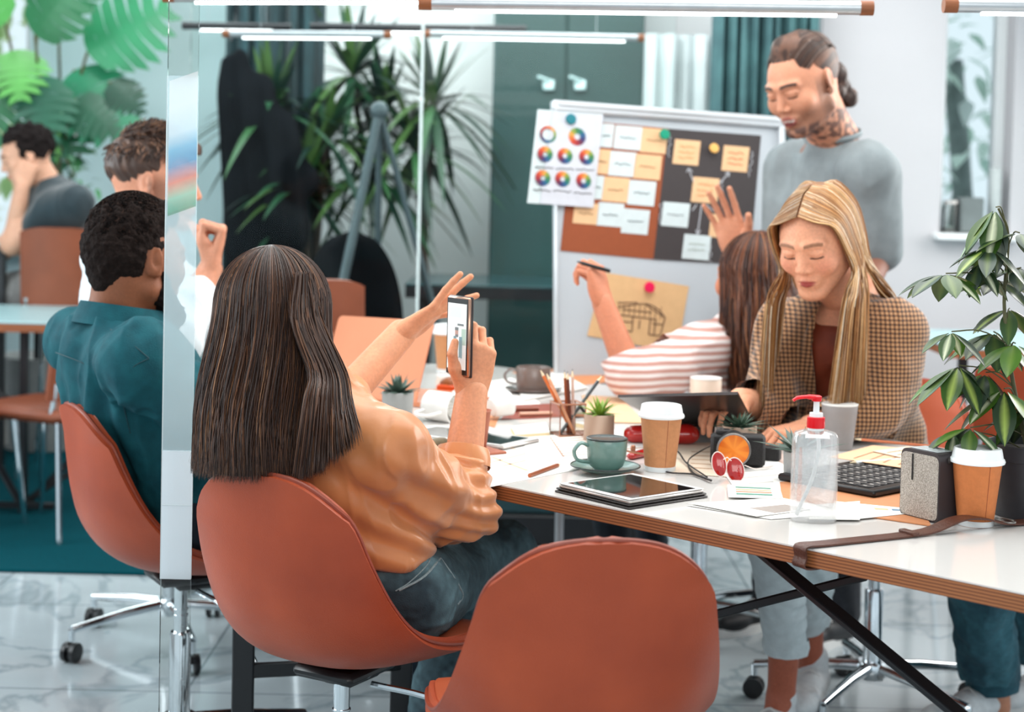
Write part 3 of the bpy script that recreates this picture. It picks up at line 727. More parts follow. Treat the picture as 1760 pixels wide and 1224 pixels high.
c1 = W(1748, 600, 4.9); simple_chair((c1[0]+0.05, 5.0), (0.0, 1, 0), 0.80, 0.45, 'orange brown chair by the pale desk, behind the plant at the right edge', m_leather, 0.40)
# grey A-shaped stand behind the glass
m_grey = mat('grey_stand_metal', '#57666b', 0.4, 0.2, noise=(8, 0.08))
t = empty('easel_stand', (W(652, 190, 6.0)[0], 6.0, 0), 0, 'grey A shaped stand legs in front of the potted palms', 'stand')
ap = W(652, 190, 6.0)
for px, y1, r in ((565, 5.9, 0.021), (765, 6.35, 0.014)):
    q = W(px, 600, y1); dv = q-ap; q = ap+dv*((ap[2])/(-dv[2])); MB().cyl(ap, q, r*0.8, r, 14).build('leg', m_grey, t)
q = W(650, 600, 6.7); q[2] = 0; MB().cyl(ap, q, 0.012, n=12).build('leg', m_grey, t)
MB().ball(ap, 0.035).build('hinge', m_grey, t)
# ------------------------------------------------------------------ people: shared parts
def skin(name, c, r=0.5): 
    m = mat(name, c, r, noise=(180, 0.10), attr=True, bump=(700, 0.08), spec=0.4)
    b = m.node_tree.nodes['Principled BSDF']; b.inputs['Subsurface Weight'].default_value = 0.12; b.inputs['Subsurface Radius'].default_value = (0.02, 0.008, 0.004); b.inputs['Subsurface Scale'].default_value = 0.5
    return m
m_skin = skin('skin', '#e0a080')
m_nail = mat('red_nail_polish', '#c4121c', 0.2, noise=(10, 0.02), coat=0.5)
def head_frame(F, roll=0.0, pitchup=None):
    "columns right, forward, up of a head looking along F"
    F = nrm(F); up = np.array([0, 0, 1.0]); R = nrm(np.cross(F, up)); U_ = np.cross(R, F)
    c, s = cos(roll), sin(roll); R2 = R*c+U_*s; U2 = -R*s+U_*c
    return np.array([R2, F, U2]).T
def head_blob(b, c, R, sc=1.0, female=False, smile=False, neck=None, nr=(0.052, 0.058), beard=0.0, ears=True):
    "adds a head with face to blob b; local axes: x right, y forward, z up"
    s0 = len(b.p); c = np.array(c)
    def P(x, y, z): return R @ (np.array([x, y, z])*sc)+c
    jw = 0.046 if female else 0.055
    b.ell(P(0, -0.018, 0.030), np.array([0.074, 0.094, 0.086])*sc, R, 0.01)
    b.ell(P(0, 0.020, 0.005), np.array([0.066, 0.070, 0.075])*sc, R, 0.03)
    b.ell(P(0, 0.030, -0.040), np.array([jw+0.006, 0.055, 0.062])*sc, R, 0.03)
    b.cap(P(-jw, 0.00, -0.058), P(-0.018, 0.066, -0.094), 0.020*sc, 0.017*sc, 0.02); b.cap(P(jw, 0.00, -0.058), P(0.018, 0.066, -0.094), 0.020*sc, 0.017*sc, 0.02)
    b.ell(P(0, 0.074, -0.096), np.array([0.020, 0.015, 0.015])*sc, R, 0.016)
    for s in (-1, 1):
        b.ell(P(s*0.040, 0.062, -0.024), np.array([0.024, 0.020, 0.024])*sc*(1.1 if smile else 1), R, 0.018)
        b.cap(P(s*0.012, 0.088, 0.024), P(s*0.045, 0.074, 0.024), (0.008 if female else 0.0105)*sc, 0.008*sc, 0.012)
    for s in (-1, 1): b.ell(P(s*0.031, 0.100, 0.004), np.array([0.018, 0.015, 0.012])*sc, R, 0.011, 's')
    for s in (-1, 1):
        b.ell(P(s*0.031, 0.0765, 0.003), np.array([0.0135]*3)*sc, R, 0.003)
        b.cap(P(s*0.020, 0.087, 0.009), P(s*0.044, 0.081, 0.008), 0.0045*sc, 0.004*sc, 0.006)
    b.cap(P(0, 0.084, 0.016), P(0, 0.103, -0.026), 0.0075*sc, 0.0095*sc, 0.010)
    for s in (-1, 1): b.ell(P(s*0.0115, 0.094, -0.031), np.array([0.0075, 0.009, 0.007])*sc, R, 0.006)
    for s in (-1, 1): b.ell(P(s*0.007, 0.098, -0.040), np.array([0.0035, 0.005, 0.004])*sc, R, 0.003, 's')
    mw_ = 0.026 if smile else 0.020; mz = -0.062; cz = 0.007 if smile else 0.0
    b.ell(P(0, 0.078, -0.062), np.array([0.026, 0.016, 0.020])*sc, R, 0.012)
    pts = [(-mw_, 0.080, mz+cz), (-mw_*0.4, 0.0925, mz+0.003), (0, 0.0935, mz+0.002), (mw_*0.4, 0.0925, mz+0.003), (mw_, 0.080, mz+cz)]
    for q, (dz, r) in enumerate(((0.0045, 0.0042), (-0.006, 0.0052)) if not smile else ((0.006, 0.0038), (-0.010, 0.005))):
        for i in range(4): b.cap(P(pts[i][0], pts[i][1]-(0.002 if q else 0), pts[i][2]+dz*(1-abs(pts[i][0])/mw_*0.9)), P(pts[i+1][0], pts[i+1][1]-(0.002 if q else 0), pts[i+1][2]+dz*(1-abs(pts[i+1][0])/mw_*0.9)), r*sc, None, 0.004)
    if smile: b.ell(P(0, 0.097, mz-0.001), np.array([0.020, 0.012, 0.0065])*sc, R, 0.003, 's')
    else:
        for i in range(4): b.cap(P(*(np.array(pts[i])+[0, 0.006, -0.0005])), P(*(np.array(pts[i+1])+[0, 0.006, -0.0005])), 0.0022*sc, None, 0.002, op='s')
    if ears:
        for s in (-1, 1):
            Re = R @ rotz(-s*0.38)
            b.ell(P(s*0.077, -0.010, 0.000), np.array([0.0065, 0.019, 0.031])*sc, Re, 0.006)
            b.ell(P(s*0.084, -0.007, 0.004), np.array([0.006, 0.0115, 0.019])*sc, Re, 0.004, 's')
            b.ell(P(s*0.076, 0.000, -0.024), np.array([0.006, 0.009, 0.009])*sc, Re, 0.005)
            b.ell(P(s*0.080, -0.004, 0.006), np.array([0.003, 0.008, 0.013])*sc, Re, 0.003)
    if neck is not None:
        b.cap(P(0, -0.030, -0.045), np.array(neck), nr[0]*sc, nr[1], 0.03)
        b.cap(P(0, 0.005, -0.075), np.array(neck)+R[:, 1]*0.03*0, nr[0]*0.75*sc, nr[1]*0.8, 0.02)
    return P
def head_paint(V, c, R, sc, base, lips='#a8483f', brow='#3a241a', closed=True, stubble=None, smile=False, browk=1.0, cheek=None):
    "vertex colours of a face: lips, brows, eyes, stubble"
    L_ = (V-np.array(c)) @ R / sc; x, y, z = L_.T; C = np.tile(np.array(lin(base)), (len(V), 1)); ax = np.abs(x)
    def mix(m, col):
        m = np.clip(m, 0, 1)[:, None]; C[:] = C*(1-m)+np.array(lin(col))*m
    sm = lambda v, a, b_: np.clip((v-a)/(b_-a), 0, 1)
    if cheek: mix(0.5*np.exp(-((ax-0.045)**2+(z+0.025)**2)/0.0005)*(y > 0.04), cheek)
    if stubble:
        m = sm(-z, 0.030, 0.055)*sm(y, -0.02, 0.01)*(z > -0.125); m *= 1-0.85*np.exp(-((ax)**2+(z+0.05)**2*3)/0.0006)
        mix(m*stubble[1], stubble[0]); 
        mix(stubble[1]*sm(ax, 0.060, 0.068)*sm(-z, -0.03, 0.0)*(y > -0.005)*(y < 0.035), stubble[0])
    mw_ = 0.026 if smile else 0.021
    lipm = (y > 0.074)*np.clip(1.6-((x/mw_)**2+((z+0.062)/(0.0155 if smile else 0.0105))**2)*1.6, 0, 1)
    mix(lipm, lips)
    if smile:
        mix((y > 0.07)*(y < 0.0925)*((x/0.0185)**2+((z+0.060)/0.0050)**2 < 1.0), '#efe6dc')
        mix((y > 0.07)*((x/0.021)**2+((z+0.069)/0.004)**2 < 1.0)*0.8, '#5a1f1a')
    bz = 0.024+0.004*np.cos((ax-0.03)*60); mix(browk*(y > 0.05)*(ax > 0.011)*(ax < 0.050)*np.clip(1.8-np.abs(z-bz)/0.0030, 0, 1), brow)
    e = ((ax-0.031)/0.0145)**2
    if closed:
        mix((y > 0.06)*(e < 1)*np.clip(1.7-np.abs(z-(-0.0035-0.001*(1-e)))/0.0014, 0, 1), '#1f1310')
    else:
        eye = (y > 0.06)*(e+((z-0.002)/0.0058)**2 < 1); mix(eye*1.0, '#e9e4e0')
        mix(eye*(((ax-0.031)**2+(z-0.002)**2) < 0.0053**2), '#2b1a12')
        mix((y > 0.06)*(e < 1.15)*np.clip(1.7-np.abs(z-(0.0075-0.004*e))/0.0014, 0, 1), '#1f1310')
    return C
FING = [(0.030, 0.088, 0.0, (0.042, 0.025, 0.021), 0.0086), (0.010, 0.093, 0.0, (0.046, 0.029, 0.022), 0.0088), (-0.010, 0.090, 0.0, (0.043, 0.027, 0.021), 0.0084), (-0.029, 0.082, -0.002, (0.034, 0.020, 0.018), 0.0074)]
def hand_blob(b, wrist, d, palm, right=True, sc=1.0, curl=((0.3, 0.4, 0.3),)*4, spread=(0.08, 0.02, -0.04, -0.10), thumb=(0.6, 0.25, 0.2, 0.15), fore=None, fr=0.026, wr=0.023):
    """hand from the wrist along d, palm facing `palm`; curls in radians per joint for index..little.
    thumb = (side angle, towards palm, bend 1, bend 2). returns nail spots [(pos, normal)] index..little, thumb"""
    d = nrm(d); palm = np.array(palm, float); palm = nrm(palm-d*np.dot(palm, d)); X = np.cross(palm, d) if right else np.cross(d, palm)   # thumb side
    X = -X
    A = np.array([X, d, palm]).T*sc; w = np.array(wrist)
    P = lambda x, y, z: A @ np.array([x, y, z])+w
    fl = (palm, 0.72); k = 0.006*sc; nails = []
    for (x, y, z, ln, r) in FING:
        b.cap(P(x*0.55, 0.008, 0.0), P(x, y, z), 0.0165*sc, 0.0105*sc, 0.012*sc, fl)
    b.ell(P(0.0, 0.048, 0.0), np.array([0.036, 0.046, 0.012])*sc, np.array([X, d, palm]).T, 0.010*sc)
    b.ell(P(-0.022, 0.035, 0.006), np.array([0.014, 0.032, 0.011])*sc, np.array([X, d, palm]).T, 0.010*sc)
    for i, (x, y, z, ln, r) in enumerate(FING):
        p = np.array([x, y, z]); a = 0.0; sp = spread[i]; q = curl[min(i, len(curl)-1)]
        for j in range(3):
            a += q[j]; dr = np.array([sin(sp)*cos(a), cos(sp)*cos(a), sin(a)]); n_ = p+dr*ln[j]
            b.cap(P(*p), P(*n_), r*(1-0.07*j)*sc, r*(0.93-0.09*j)*sc, 0.0028*sc if j else 0.004*sc); p = n_
        dn = np.array([-sin(sp)*sin(a), -cos(sp)*sin(a), cos(a)])
        nails.append((P(*(p-dr*0.004-dn*r*0.60)), A @ -dn, A @ dr))
    s_, tp, b1, b2 = thumb
    t0 = np.array([0.020, 0.014, 0.006]); dr = nrm([sin(s_), cos(s_), tp]); t1 = t0+dr*0.044
    b.cap(P(*t0), P(*t1), 0.0175*sc, 0.0125*sc, 0.012*sc)
    ax = nrm(np.cross(dr, [-0.9, 0.2, 0.5]))
    def rot(v, a): return v*cos(a)+np.cross(ax, v)*sin(a)+ax*np.dot(ax, v)*(1-cos(a))
    d2 = rot(dr, b1); t2 = t1+d2*0.032; b.cap(P(*t1), P(*t2), 0.0118*sc, 0.0102*sc, 0.004*sc)
    d3 = rot(d2, b2); t3 = t2+d3*0.024; b.cap(P(*t2), P(*t3), 0.0104*sc, 0.0080*sc, 0.003*sc)
    side = nrm(np.cross(d3, ax)); nd = side if np.dot(side, [-0.9, 0.2, 0.5]) < 0 else -side
    nails.append((P(*(t3-d3*0.004+nd*0.0048)), A @ nd, A @ d3))
    if fore is not None:
        b.cap(w+nrm(d)*0.012, np.array(w)*0.75+np.array(fore)*0.25, wr*sc, wr*1.08*sc, 0.014, (palm, 0.8))
        b.cap(np.array(w)*0.75+np.array(fore)*0.25, fore, wr*1.08*sc, fr*1.45*sc, 0.02)
    return nails
def body_mesh(blobs, painters, parent, m=None):
    Vs, Fs, Cs, n = [], [], [], 0
    for (bl, h), pf in zip(blobs, painters):
        V, F = bl.mesh(h); Cs.append(pf(V)); Vs.append(V); Fs.append(F+n); n += len(V)
    return mesh_obj('body', np.vstack(Vs), np.vstack(Fs), m or m_skin, parent, np.vstack(Cs))
def flat_paint(c, extra=None):
    def f(V):
        C = np.tile(np.array(lin(c)), (len(V), 1)); n = vnoise(V*60)[:, None]*0.12+0.94; C = C*n
        for col, fn in (extra or []):
            k = np.clip(fn(V), 0, 1)[:, None]; C = C*(1-k)+np.array(lin(col))*k
        return C
    return f
def nail_part(nails, parent, m=None, idx=range(5), sc=1.0):
    mb = MB()
    for i in idx:
        p, n, d = nails[i]; mb.ball(p, np.array([0.0050, 0.0072, 0.0022])*sc*(1.25 if i == 4 else 1), 10, frame(np.cross(nrm(n), nrm(d))*-1, n)@np.eye(3))
    return mb.build('fingernails', m or m_nail, parent)
def cloth(name, blob, h, m, parent, amp=0.006, scale=14, axis=(0, 0, 1), st=4, cut=None, extra=None, col=None, seed=0, sd=None):
    V, F = blob.mesh(h, cut=sd); N = vnormals(V, F)
    D = folds(V, amp, scale, axis, st, seed)+folds(V, amp*0.45, scale*2.3, axis, st*0.6, seed+3)
    if extra is not None: D = D+extra(V)
    V = V+N*D[:, None]
    if cut is not None: V, F, used = clip_faces(V, F, cut(V))
    return mesh_obj(name, V, F, m, parent, None if col is None else col(V))
# hair made of a base cap and many strands
def strands(name, fn, n, m, parent, cols, r=0.0011, seg=14, seed=1, tri=3, jit=0.0):
    "fn(rng)->array of points of one strand; cols: list of (colour, weight)"
    rg = np.random.RandomState(seed); Vs = []; Cs = []; Fs = []; base = 0
    cs = [np.array(lin(c)) for c, _ in cols]; ws = np.array([w_ for _, w_ in cols], float); ws /= ws.sum()
    for i in range(n):
        P = fn(rg)
        if P is None: continue
        P = np.asarray(P); m_ = len(P); T_ = np.gradient(P, axis=0); T_ /= np.linalg.norm(T_, axis=1)[:, None]+1e-9
        u = np.cross(T_, [0.3, 0.9, 0.2]); u /= np.linalg.norm(u, axis=1)[:, None]+1e-9; w_ = np.cross(T_, u)
        tt = np.linspace(0, 1, m_); rr = r*(0.6+0.8*rg.rand())*np.minimum(1, (1-tt)*6+0.15)
        ring = [P+(u*cos(a)+w_*sin(a))*rr[:, None] for a in (0, 2.094, 4.189)]
        Vs.append(np.stack(ring, 1).reshape(-1, 3))
        c = cs[rg.choice(len(cs), p=ws)]*(0.8+0.4*rg.rand()); Cs.append(np.tile(c, (m_*3, 1)))
        a = np.arange(m_-1)*3
        for k in range(3): Fs.append(np.stack([a+k, a+(k+1) % 3, a+3+(k+1) % 3, a+3+k], 1)+base)
        base += m_*3
    return mesh_obj(name, np.vstack(Vs), np.vstack(Fs), m, parent, np.vstack(Cs))
def hair_mat(name, rough=0.38, spec=0.5):
    m = mat(name, '#40302a', rough, noise=(60, 0.15), attr=True, spec=spec); return m
m_hair = hair_mat('hair')
def shoe_blob(b, heel, d, ln=0.27, h=0.075):
    d = nrm([d[0], d[1], 0]); hl = np.array(heel); s = np.cross(d, (0, 0, 1)); R = np.array([s, d, [0, 0, 1]]).T
    b.cap(hl+d*0.03+[0, 0, 0.04], hl+d*ln*0.45+[0, 0, 0.042], 0.038, 0.040, 0.02)
    b.ell(hl+d*ln*0.72+[0, 0, 0.034], (0.043, 0.075, 0.032), R, 0.02); b.cap(hl+d*0.03+[0, 0, 0.05], hl+d*0.035+[0, 0, h+0.02], 0.036, 0.036, 0.02)
m_sole = mat('white_rubber_sole', '#e6e6e4', 0.6, noise=(30, 0.04)); m_shoew = mat('white_canvas', '#e4e8ea', 0.6, noise=(60, 0.08), bump=(300, 0.1))
def shoe(parent, heel, d, ln=0.27, m=None, h=0.08):
    "sneaker: upper with laces and sole as its pieces"
    b = Blob(0.015); shoe_blob(b, heel, d, ln, h)
    d = nrm([d[0], d[1], 0]); hl = np.array(heel, float); s = np.cross(d, (0, 0, 1))
    V, F = b.mesh(0.005); V[:, 2] = np.maximum(V[:, 2], hl[2]+0.012); o = mesh_obj('shoe', V, F, m or m_shoew, parent)
    out = [(0.036*cos(a)*(1 if abs(a) < 9 else 1), 0) for a in (0,)]
    mb = MB(); pts = []
    for k in range(28):
        a = 2*pi*k/28; w_ = 0.040+0.006*sin(a); y = ln*0.5+ln*0.5*sin(a); pts.append(hl+d*y+s*w_*cos(a)*(1.0 if sin(a) > 0 else 0.88))
    n = len(pts); Vv = [p+[0, 0, 0.0-hl[2]*0] for p in pts]+[p+[0, 0, 0.026] for p in pts]
    mb.add(Vv, [tuple(range(n))[::-1], tuple(range(n, 2*n))]+[(k, (k+1) % n, n+(k+1) % n, n+k) for k in range(n)]); mb.build('sole', m_sole, o)
    lb = MB()
    for k in range(5):
        y = ln*(0.42+0.07*k); z = 0.085-0.007*k*1.3; lb.tube(spline([hl+d*y+s*0.024+[0, 0, z-0.012], hl+d*y+[0, 0, z+0.003], hl+d*y-s*0.024+[0, 0, z-0.012]], 6), 0.003, 6)
    lb.build('laces', m_sole, o)
    return o
# ------------------------------------------------------------------ people
A3 = lambda *v: np.array(v, float)
def torso(b, pel, neck, L_, R_, F, s=1.0, wst=0.115, chest=0.135, hip=0.0, k=0.04):
    pel, neck, L_, R_ = map(np.array, (pel, neck, L_, R_)); F = nrm([F[0], F[1], 0]); side = nrm(R_-L_); mid = (L_+R_)/2
    wa = pel*0.62+mid*0.38; ch = pel*0.25+mid*0.75
    b.cap(pel, wa, (wst+0.02+hip)*s, wst*s, k, (F, 0.78)); b.cap(wa, ch, wst*s, chest*s, k, (F, 0.76)); b.cap(ch, mid-[0, 0, 0.02], chest*s, 0.105*s, k, (F, 0.72))
    b.cap(L_, mid*0.55+neck*0.45, 0.058*s, 0.055*s, k); b.cap(R_, mid*0.55+neck*0.45, 0.058*s, 0.055*s, k)
    b.cap(mid, neck, 0.085*s, 0.062*s, k)
def seated_legs(b, hl, hr, kl, kr, al, ar, s=1.0, r=(0.088, 0.062, 0.055, 0.042), k=0.03):
    hl, hr = np.array(hl), np.array(hr)
    b.ell((hl+hr)/2, A3(0.16, 0.13, 0.11)*s, None, 0.05)
    for h, kn, a in ((hl, kl, al), (hr, kr, ar)):
        b.cap(h, kn, r[0]*s, r[1]*s, k); b.cap(kn, a, r[1]*0.95*s, r[3]*s, k)
m_jean = mat('denim', '#2f4d5a', 0.8, noise=(90, 0.18), bump=(500, 0.25), attr=True)
def denim_col(dark, light, seed=0):
    def f(V):
        t = np.clip(vnoise(V*14+seed)*1.3-0.25+0.35*(vnoise(V*90)-0.5), 0, 1)[:, None]; return np.array(lin(dark))*(1-t)+np.array(lin(light))*t
    return f
def finger_hold(): pass
# ============ A: woman with the phone
pA = empty('person', (-0.24, 2.88, 0), 0, 'woman with long brown hair and camel blouse, seen from behind, photographing with a phone', 'person')
m_satin = mat('camel_satin', '#d18a58', 0.30, noise=(9, 0.07), c2='#c07b4c', sheen=0.2, bump=(40, 0.06))
FAh = nrm([0.45, 0.85, -0.02]); RA = head_frame(FAh, radians(4)); cA = W(482, 556, 2.80)
shR, shL = W(664, 772, 2.71), A3(-0.475, 2.86, 0.885); nkA = A3(-0.350, 2.785, 0.950); pelA = A3(-0.262, 2.85, 0.575)
elR, wrR = W(787, 868, 2.90), W(811, 674, 2.975); elL, wrL = A3(-0.335, 3.04, 0.865), W(690, 574, 3.2)
hb = Blob(0.02); head_blob(hb, cA, RA, 1.0, True, neck=nkA, nr=(0.048, 0.052))
bb = Blob(0.03); torso(bb, pelA+[0, 0.01, 0.06], nkA, shL, shR, FA, 0.70); bb.chain([shR, elR, wrR], [0.045, 0.040, 0.03]); bb.chain([shL, elL, wrL], [0.045, 0.037, 0.03])
# right hand around the phone
phn = nrm([-0.80, -0.60, 0.03]); phw = nrm([0.60, -0.80, 0]); phc = W(789, 578, 2.965)
hr = Blob(0.006)
nR = hand_blob(hr, wrR, (0.14, -0.03, 1), (-0.40, 0.91, 0.05), True, 0.92, ((0.45, 0.95, 0.35), (0.55, 0.95, 0.35), (0.65, 0.95, 0.35), (0.8, 0.95, 0.35)), (0.0, -0.02, -0.05, -0.10), (0.75, -0.28, 0.45, 0.55), fore=elR, fr=0.026, wr=0.024)
hl_ = Blob(0.006)
dL = nrm([0.72, 0.10, 0.50])
nL = hand_blob(hl_, wrL, dL, (0.58, -0.33, -0.62), False, 0.95, ((-0.30, 0.10, 0.05), (-0.22, 0.08, 0.05), (0.10, 0.05, 0.05), (0.35, 0.05, 0.05)), (0.22, 0.04, -0.18, -0.42), (-0.15, -0.05, 0.1, 0.1), fore=elL, fr=0.027, wr=0.025)
skA = '#dd9872'
body_mesh([(hb, 0.004), (bb, 0.007), (hr, 0.0022), (hl_, 0.0022)], [lambda V: head_paint(V, cA, RA, 1.0, skA)]+[flat_paint(skA)]*3, pA)
nail_part(nR, pA, sc=0.95); nail_part(nL, pA, idx=(4,), sc=1.0)
sb = Blob(0.035); torso(sb, pelA+[0.0, -0.01, 0.085], nkA-[0, 0, 0.012], shL, shR, FA, 0.93, 0.132, 0.140)
sb.chain([shR, shR*0.5+elR*0.5+[0.005, 0, -0.008], elR+[0.004, -0.005, -0.012]], [0.050, 0.055, 0.056]); sb.chain([elR+[0.004, -0.005, -0.012], elR*0.62+wrR*0.38], [0.060, 0.047])
sb.chain([shL, elL], [0.058, 0.05]); sb.cap(elL, elL*0.85+wrL*0.15, 0.05, 0.045)
def exA(V):
    d = np.linalg.norm(V-elR, axis=1); f = np.exp(-(d/0.11)**2)          # bunching at the elbow
    a = nrm(wrR-elR); t = (V-elR) @ a
    d2 = np.linalg.norm(V-(pelA+[0.08, -0.08, 0.16]), axis=1); g = np.exp(-(d2/0.12)**2)
    return 0.0060*f*np.sin(t*230+9*vnoise(V*11))+0.009*g*np.sin((V @ nrm([0.5, 0.1, 0.85]))*110+7*vnoise(V*7))
cloth('blouse', sb, 0.0035, m_satin, pA, 0.0085, 12, (0.25, 0.15, -0.95), 5, extra=exA,
      sd=lambda P: np.maximum(np.where(np.linalg.norm(P-wrR, axis=1) < 0.16, ((P-(elR*0.60+wrR*0.40)) @ nrm(wrR-elR)), -1.0), (pelA[2]+0.085+0.02*np.sin(P[:, 0]*14+1))-P[:, 2]))
q0 = elR*0.66+wrR*0.34; q1 = elR*0.50+wrR*0.50; cf = MB()
def cuff(mb, a, b_, r0, r1, th=0.006, n=28, wob=0.002, fl=1.0):
    ax = nrm(b_-a); u = nrm(np.cross(ax, [0.2, 0.9, 0.3])); w_ = np.cross(ax, u); V = []
    prof = [(0, r0), (0.5, (r0+r1)/2+0.003), (1, r1), (1.02, r1-th*0.5), (0.98, r1-th), (0.5, (r0+r1)/2-th), (0, r0-th)]
    for i, (t, r) in enumerate(prof):
        for k in range(n):
            an = 2*pi*k/n; rr = r+wob*sin(3*an+i)+wob*0.6*sin(7*an); V.append(a+(b_-a)*t+(u*cos(an)+w_*sin(an)*fl)*rr)
    m_ = len(prof); F = [(i*n+k, i*n+(k+1) % n, (i+1)*n+(k+1) % n, (i+1)*n+k) for i in range(m_-1) for k in range(n)]
    mb.add(V, F); return mb
cuff(cf, q0, q1, 0.053, 0.047)
ax = nrm(q1-q0); cf.grid(lambda u, v: q0*0.5+q1*0.5+A3(-0.034, -0.036, 0)+A3(-0.052, -0.012, 0.004)*u*(1-0.6*abs(v-0.5))+ax*(v-0.5)*0.042+A3(0.0, -0.006, 0.0)*sin(v*3.1), 6, 6, 0.005)
cf.build('cuff', m_satin, pA)
cuff(MB(), elL*0.93+wrL*0.07, elL*0.80+wrL*0.20, 0.048, 0.046).build('cuff', m_satin, pA)
MB().tube(spline([nkA+[-0.06, 0.02, -0.01], nkA+[-0.02, -0.055, 0.0], nkA+[0.055, -0.045, 0.0], nkA+[0.07, 0.03, -0.01]], 20), 0.016, 8, flat=(0.5, 1.3)).build('collar', m_satin, pA)
# jeans
hL, hR = pelA+A3(-0.085, 0.05, -0.01), pelA+A3(0.085, -0.045, -0.01)
kR, aR, kL, aL = A3(-0.075, 3.20, 0.53), A3(-0.165, 3.15, 0.10), A3(-0.005, 3.28, 0.54), A3(0.05, 3.36, 0.10)
jb = Blob(0.04); seated_legs(jb, hL, hR, kL, kR, aL, aR, 1.0, (0.09, 0.064, 0.056, 0.045)); jb.cap(pelA+[0, 0, 0.0], pelA+[-0.01, -0.01, 0.09], 0.128, 0.104, 0.03, (FA, 0.82))
jo = cloth('jeans', jb, 0.004, m_jean, pA, 0.004, 22, (0, 1, 0.2), 3, col=denim_col('#20333c', '#6a8b94'), cut=lambda V: V[:, 2] < pelA[2]+0.135+0.0*V[:, 0])
m_thread = mat('pale_stitching', '#8b9c9f', 0.7, noise=(200, 0.2))
def surf(blob, o, d, off=0.0):
    "point where a ray from o along d meets the blob"
    o = np.array(o, float); d = nrm(d); t = 0
    for _ in range(60):
        v = float(blob.eval((o+d*t)[None])[0]); t += v*0.8
        if abs(v) < 3e-4: break
    return o+d*(t-off)
def pix_curve(blob, pts, off=0.001, n=24):
    "a seam lying on the blob where the photo shows it"
    return [surf(blob, [0, 0, CAM_Z], ray(*p), off) for p in spline([(a, b_, 0) for a, b_ in pts], n)[:, :2]]
st = MB()
for pts, r in (([(757, 960), (778, 990), (795, 1022), (786, 1040)], 0.0022), ([(757, 960), (728, 992), (686, 1015)], 0.0022), ([(735, 935), (738, 965), (705, 1000), (680, 1016)], 0.0012)):
    try: st.tube(pix_curve(jb, pts, 0.0045), r, 6)
    except Exception: pass
if st.v: st.build('jeans_stitching', m_thread, jo)
m_shoeb = mat('black_shoe', '#1b1c20', 0.5, noise=(30, 0.2))
shoe(pA, (-0.165, 3.13, 0.0), (0.4, 0.9, 0), 0.24, m_shoeb); shoe(pA, (0.05, 3.34, 0.0), (0.4, 0.9, 0), 0.24, m_shoeb)
# hair
def make_hair_fn(c, R, zend, rad, phimax, flare=1.15, drift=(0, 0, 0), sc=1.0, crown=(0, -0.02, 0.03), zj=0.02, front=0, th1=2, lay=0.10, part=0.0, wave=0.004, tuck=0.15):
    c = np.array(c); rad = np.array(rad)*sc
    def f(rg, phi=None, l=None):
        if phi is None: phi = (rg.rand()*2-1)*phimax
        if l is None: l = rg.rand()
        ths = np.radians(np.linspace(88, th1+(rg.rand()-0.5)*36, 8)); k = 1.0-lay*(1-l); pts = []
        for th in ths:
            ph = phi
            p = A3(sin(ph)*cos(th)*rad[0], -cos(ph)*cos(th)*rad[1], sin(th)*rad[2])*k+np.array(crown)*sc; pts.append(R @ p+c)
        p0 = pts[-1]; ze = zend+zj*(rg.rand()-0.5)*2; n = 10
        hv = p0-c; hv[2] = 0; wv = rg.rand()*6
        for i in range(1, n+1):
            t = i/n; s_ = 1+(flare-1)*t**1.3-tuck*max(0, t-0.75)
            q = c+hv*s_+np.array(drift)*t; q[2] = p0[2]+(ze-p0[2])*t
            q[0] += wave*(sin(wv+t*7)-sin(wv))*min(1, t*2); q[1] += wave*(cos(wv+t*5)-cos(wv))*min(1, t*2); pts.append(q)
        P = np.array(pts); return spline(P, 22)
    return f
def hair_shell(name, fn, phimax, m, parent, col, nphi=40, k=0.55, closed=False):
    class Z0:
        def rand(s): return 0.5
    G = np.array([fn(Z0(), phi=(-1+2*i/nphi)*phimax, l=k) for i in range(nphi+1)])
    mb = MB(); n1 = G.shape[1]-1
    mb.grid(lambda u, v: G[int(round(u*nphi))][int(round(v*n1))], nphi, n1, 0.004, col=lin(col)); o = mb.build(name, m, parent, sharp=0); return o
hcA = [('#2c1a13', 4), ('#3f261b', 4), ('#523423', 2.5), ('#70482f', 1.0), ('#9a6d4c', 0.3)]
fA = make_hair_fn(cA, RA, 0.815, (0.098, 0.112, 0.108), 2.55, 1.20, (0.0, -0.078, 0), zj=0.010, lay=0.16, wave=0.005)
hA = hair_shell('hair', fA, 2.55, m_hair, pA, '#2a1b16', k=0.1)
strands('hair_strands', fA, 6500, m_hair, hA, hcA, 0.0008, seed=3)
def lockA(rg):
    a = rg.rand(); b_ = rg.rand()-0.5; c_ = rg.rand()*1.35; e_ = 2.575+0.03*rg.rand()
    return spline([cA+RA @ A3(0.055+0.03*a, -0.02-0.03*c_, 0.085), cA+RA @ A3(0.102, -0.02-0.06*c_, 0.0), W(588-40*c_+10*b_, 640, 2.70-0.04*c_), W(596-50*c_+16*b_, 690, 2.67-0.05*c_), W(612-75*c_+22*b_, 742+60*c_**0.7+16*a, e_)], 18)+rg.randn(3)*0.002
strands('hair_lock', lockA, 900, m_hair, hA, hcA, 0.0010, seed=5)
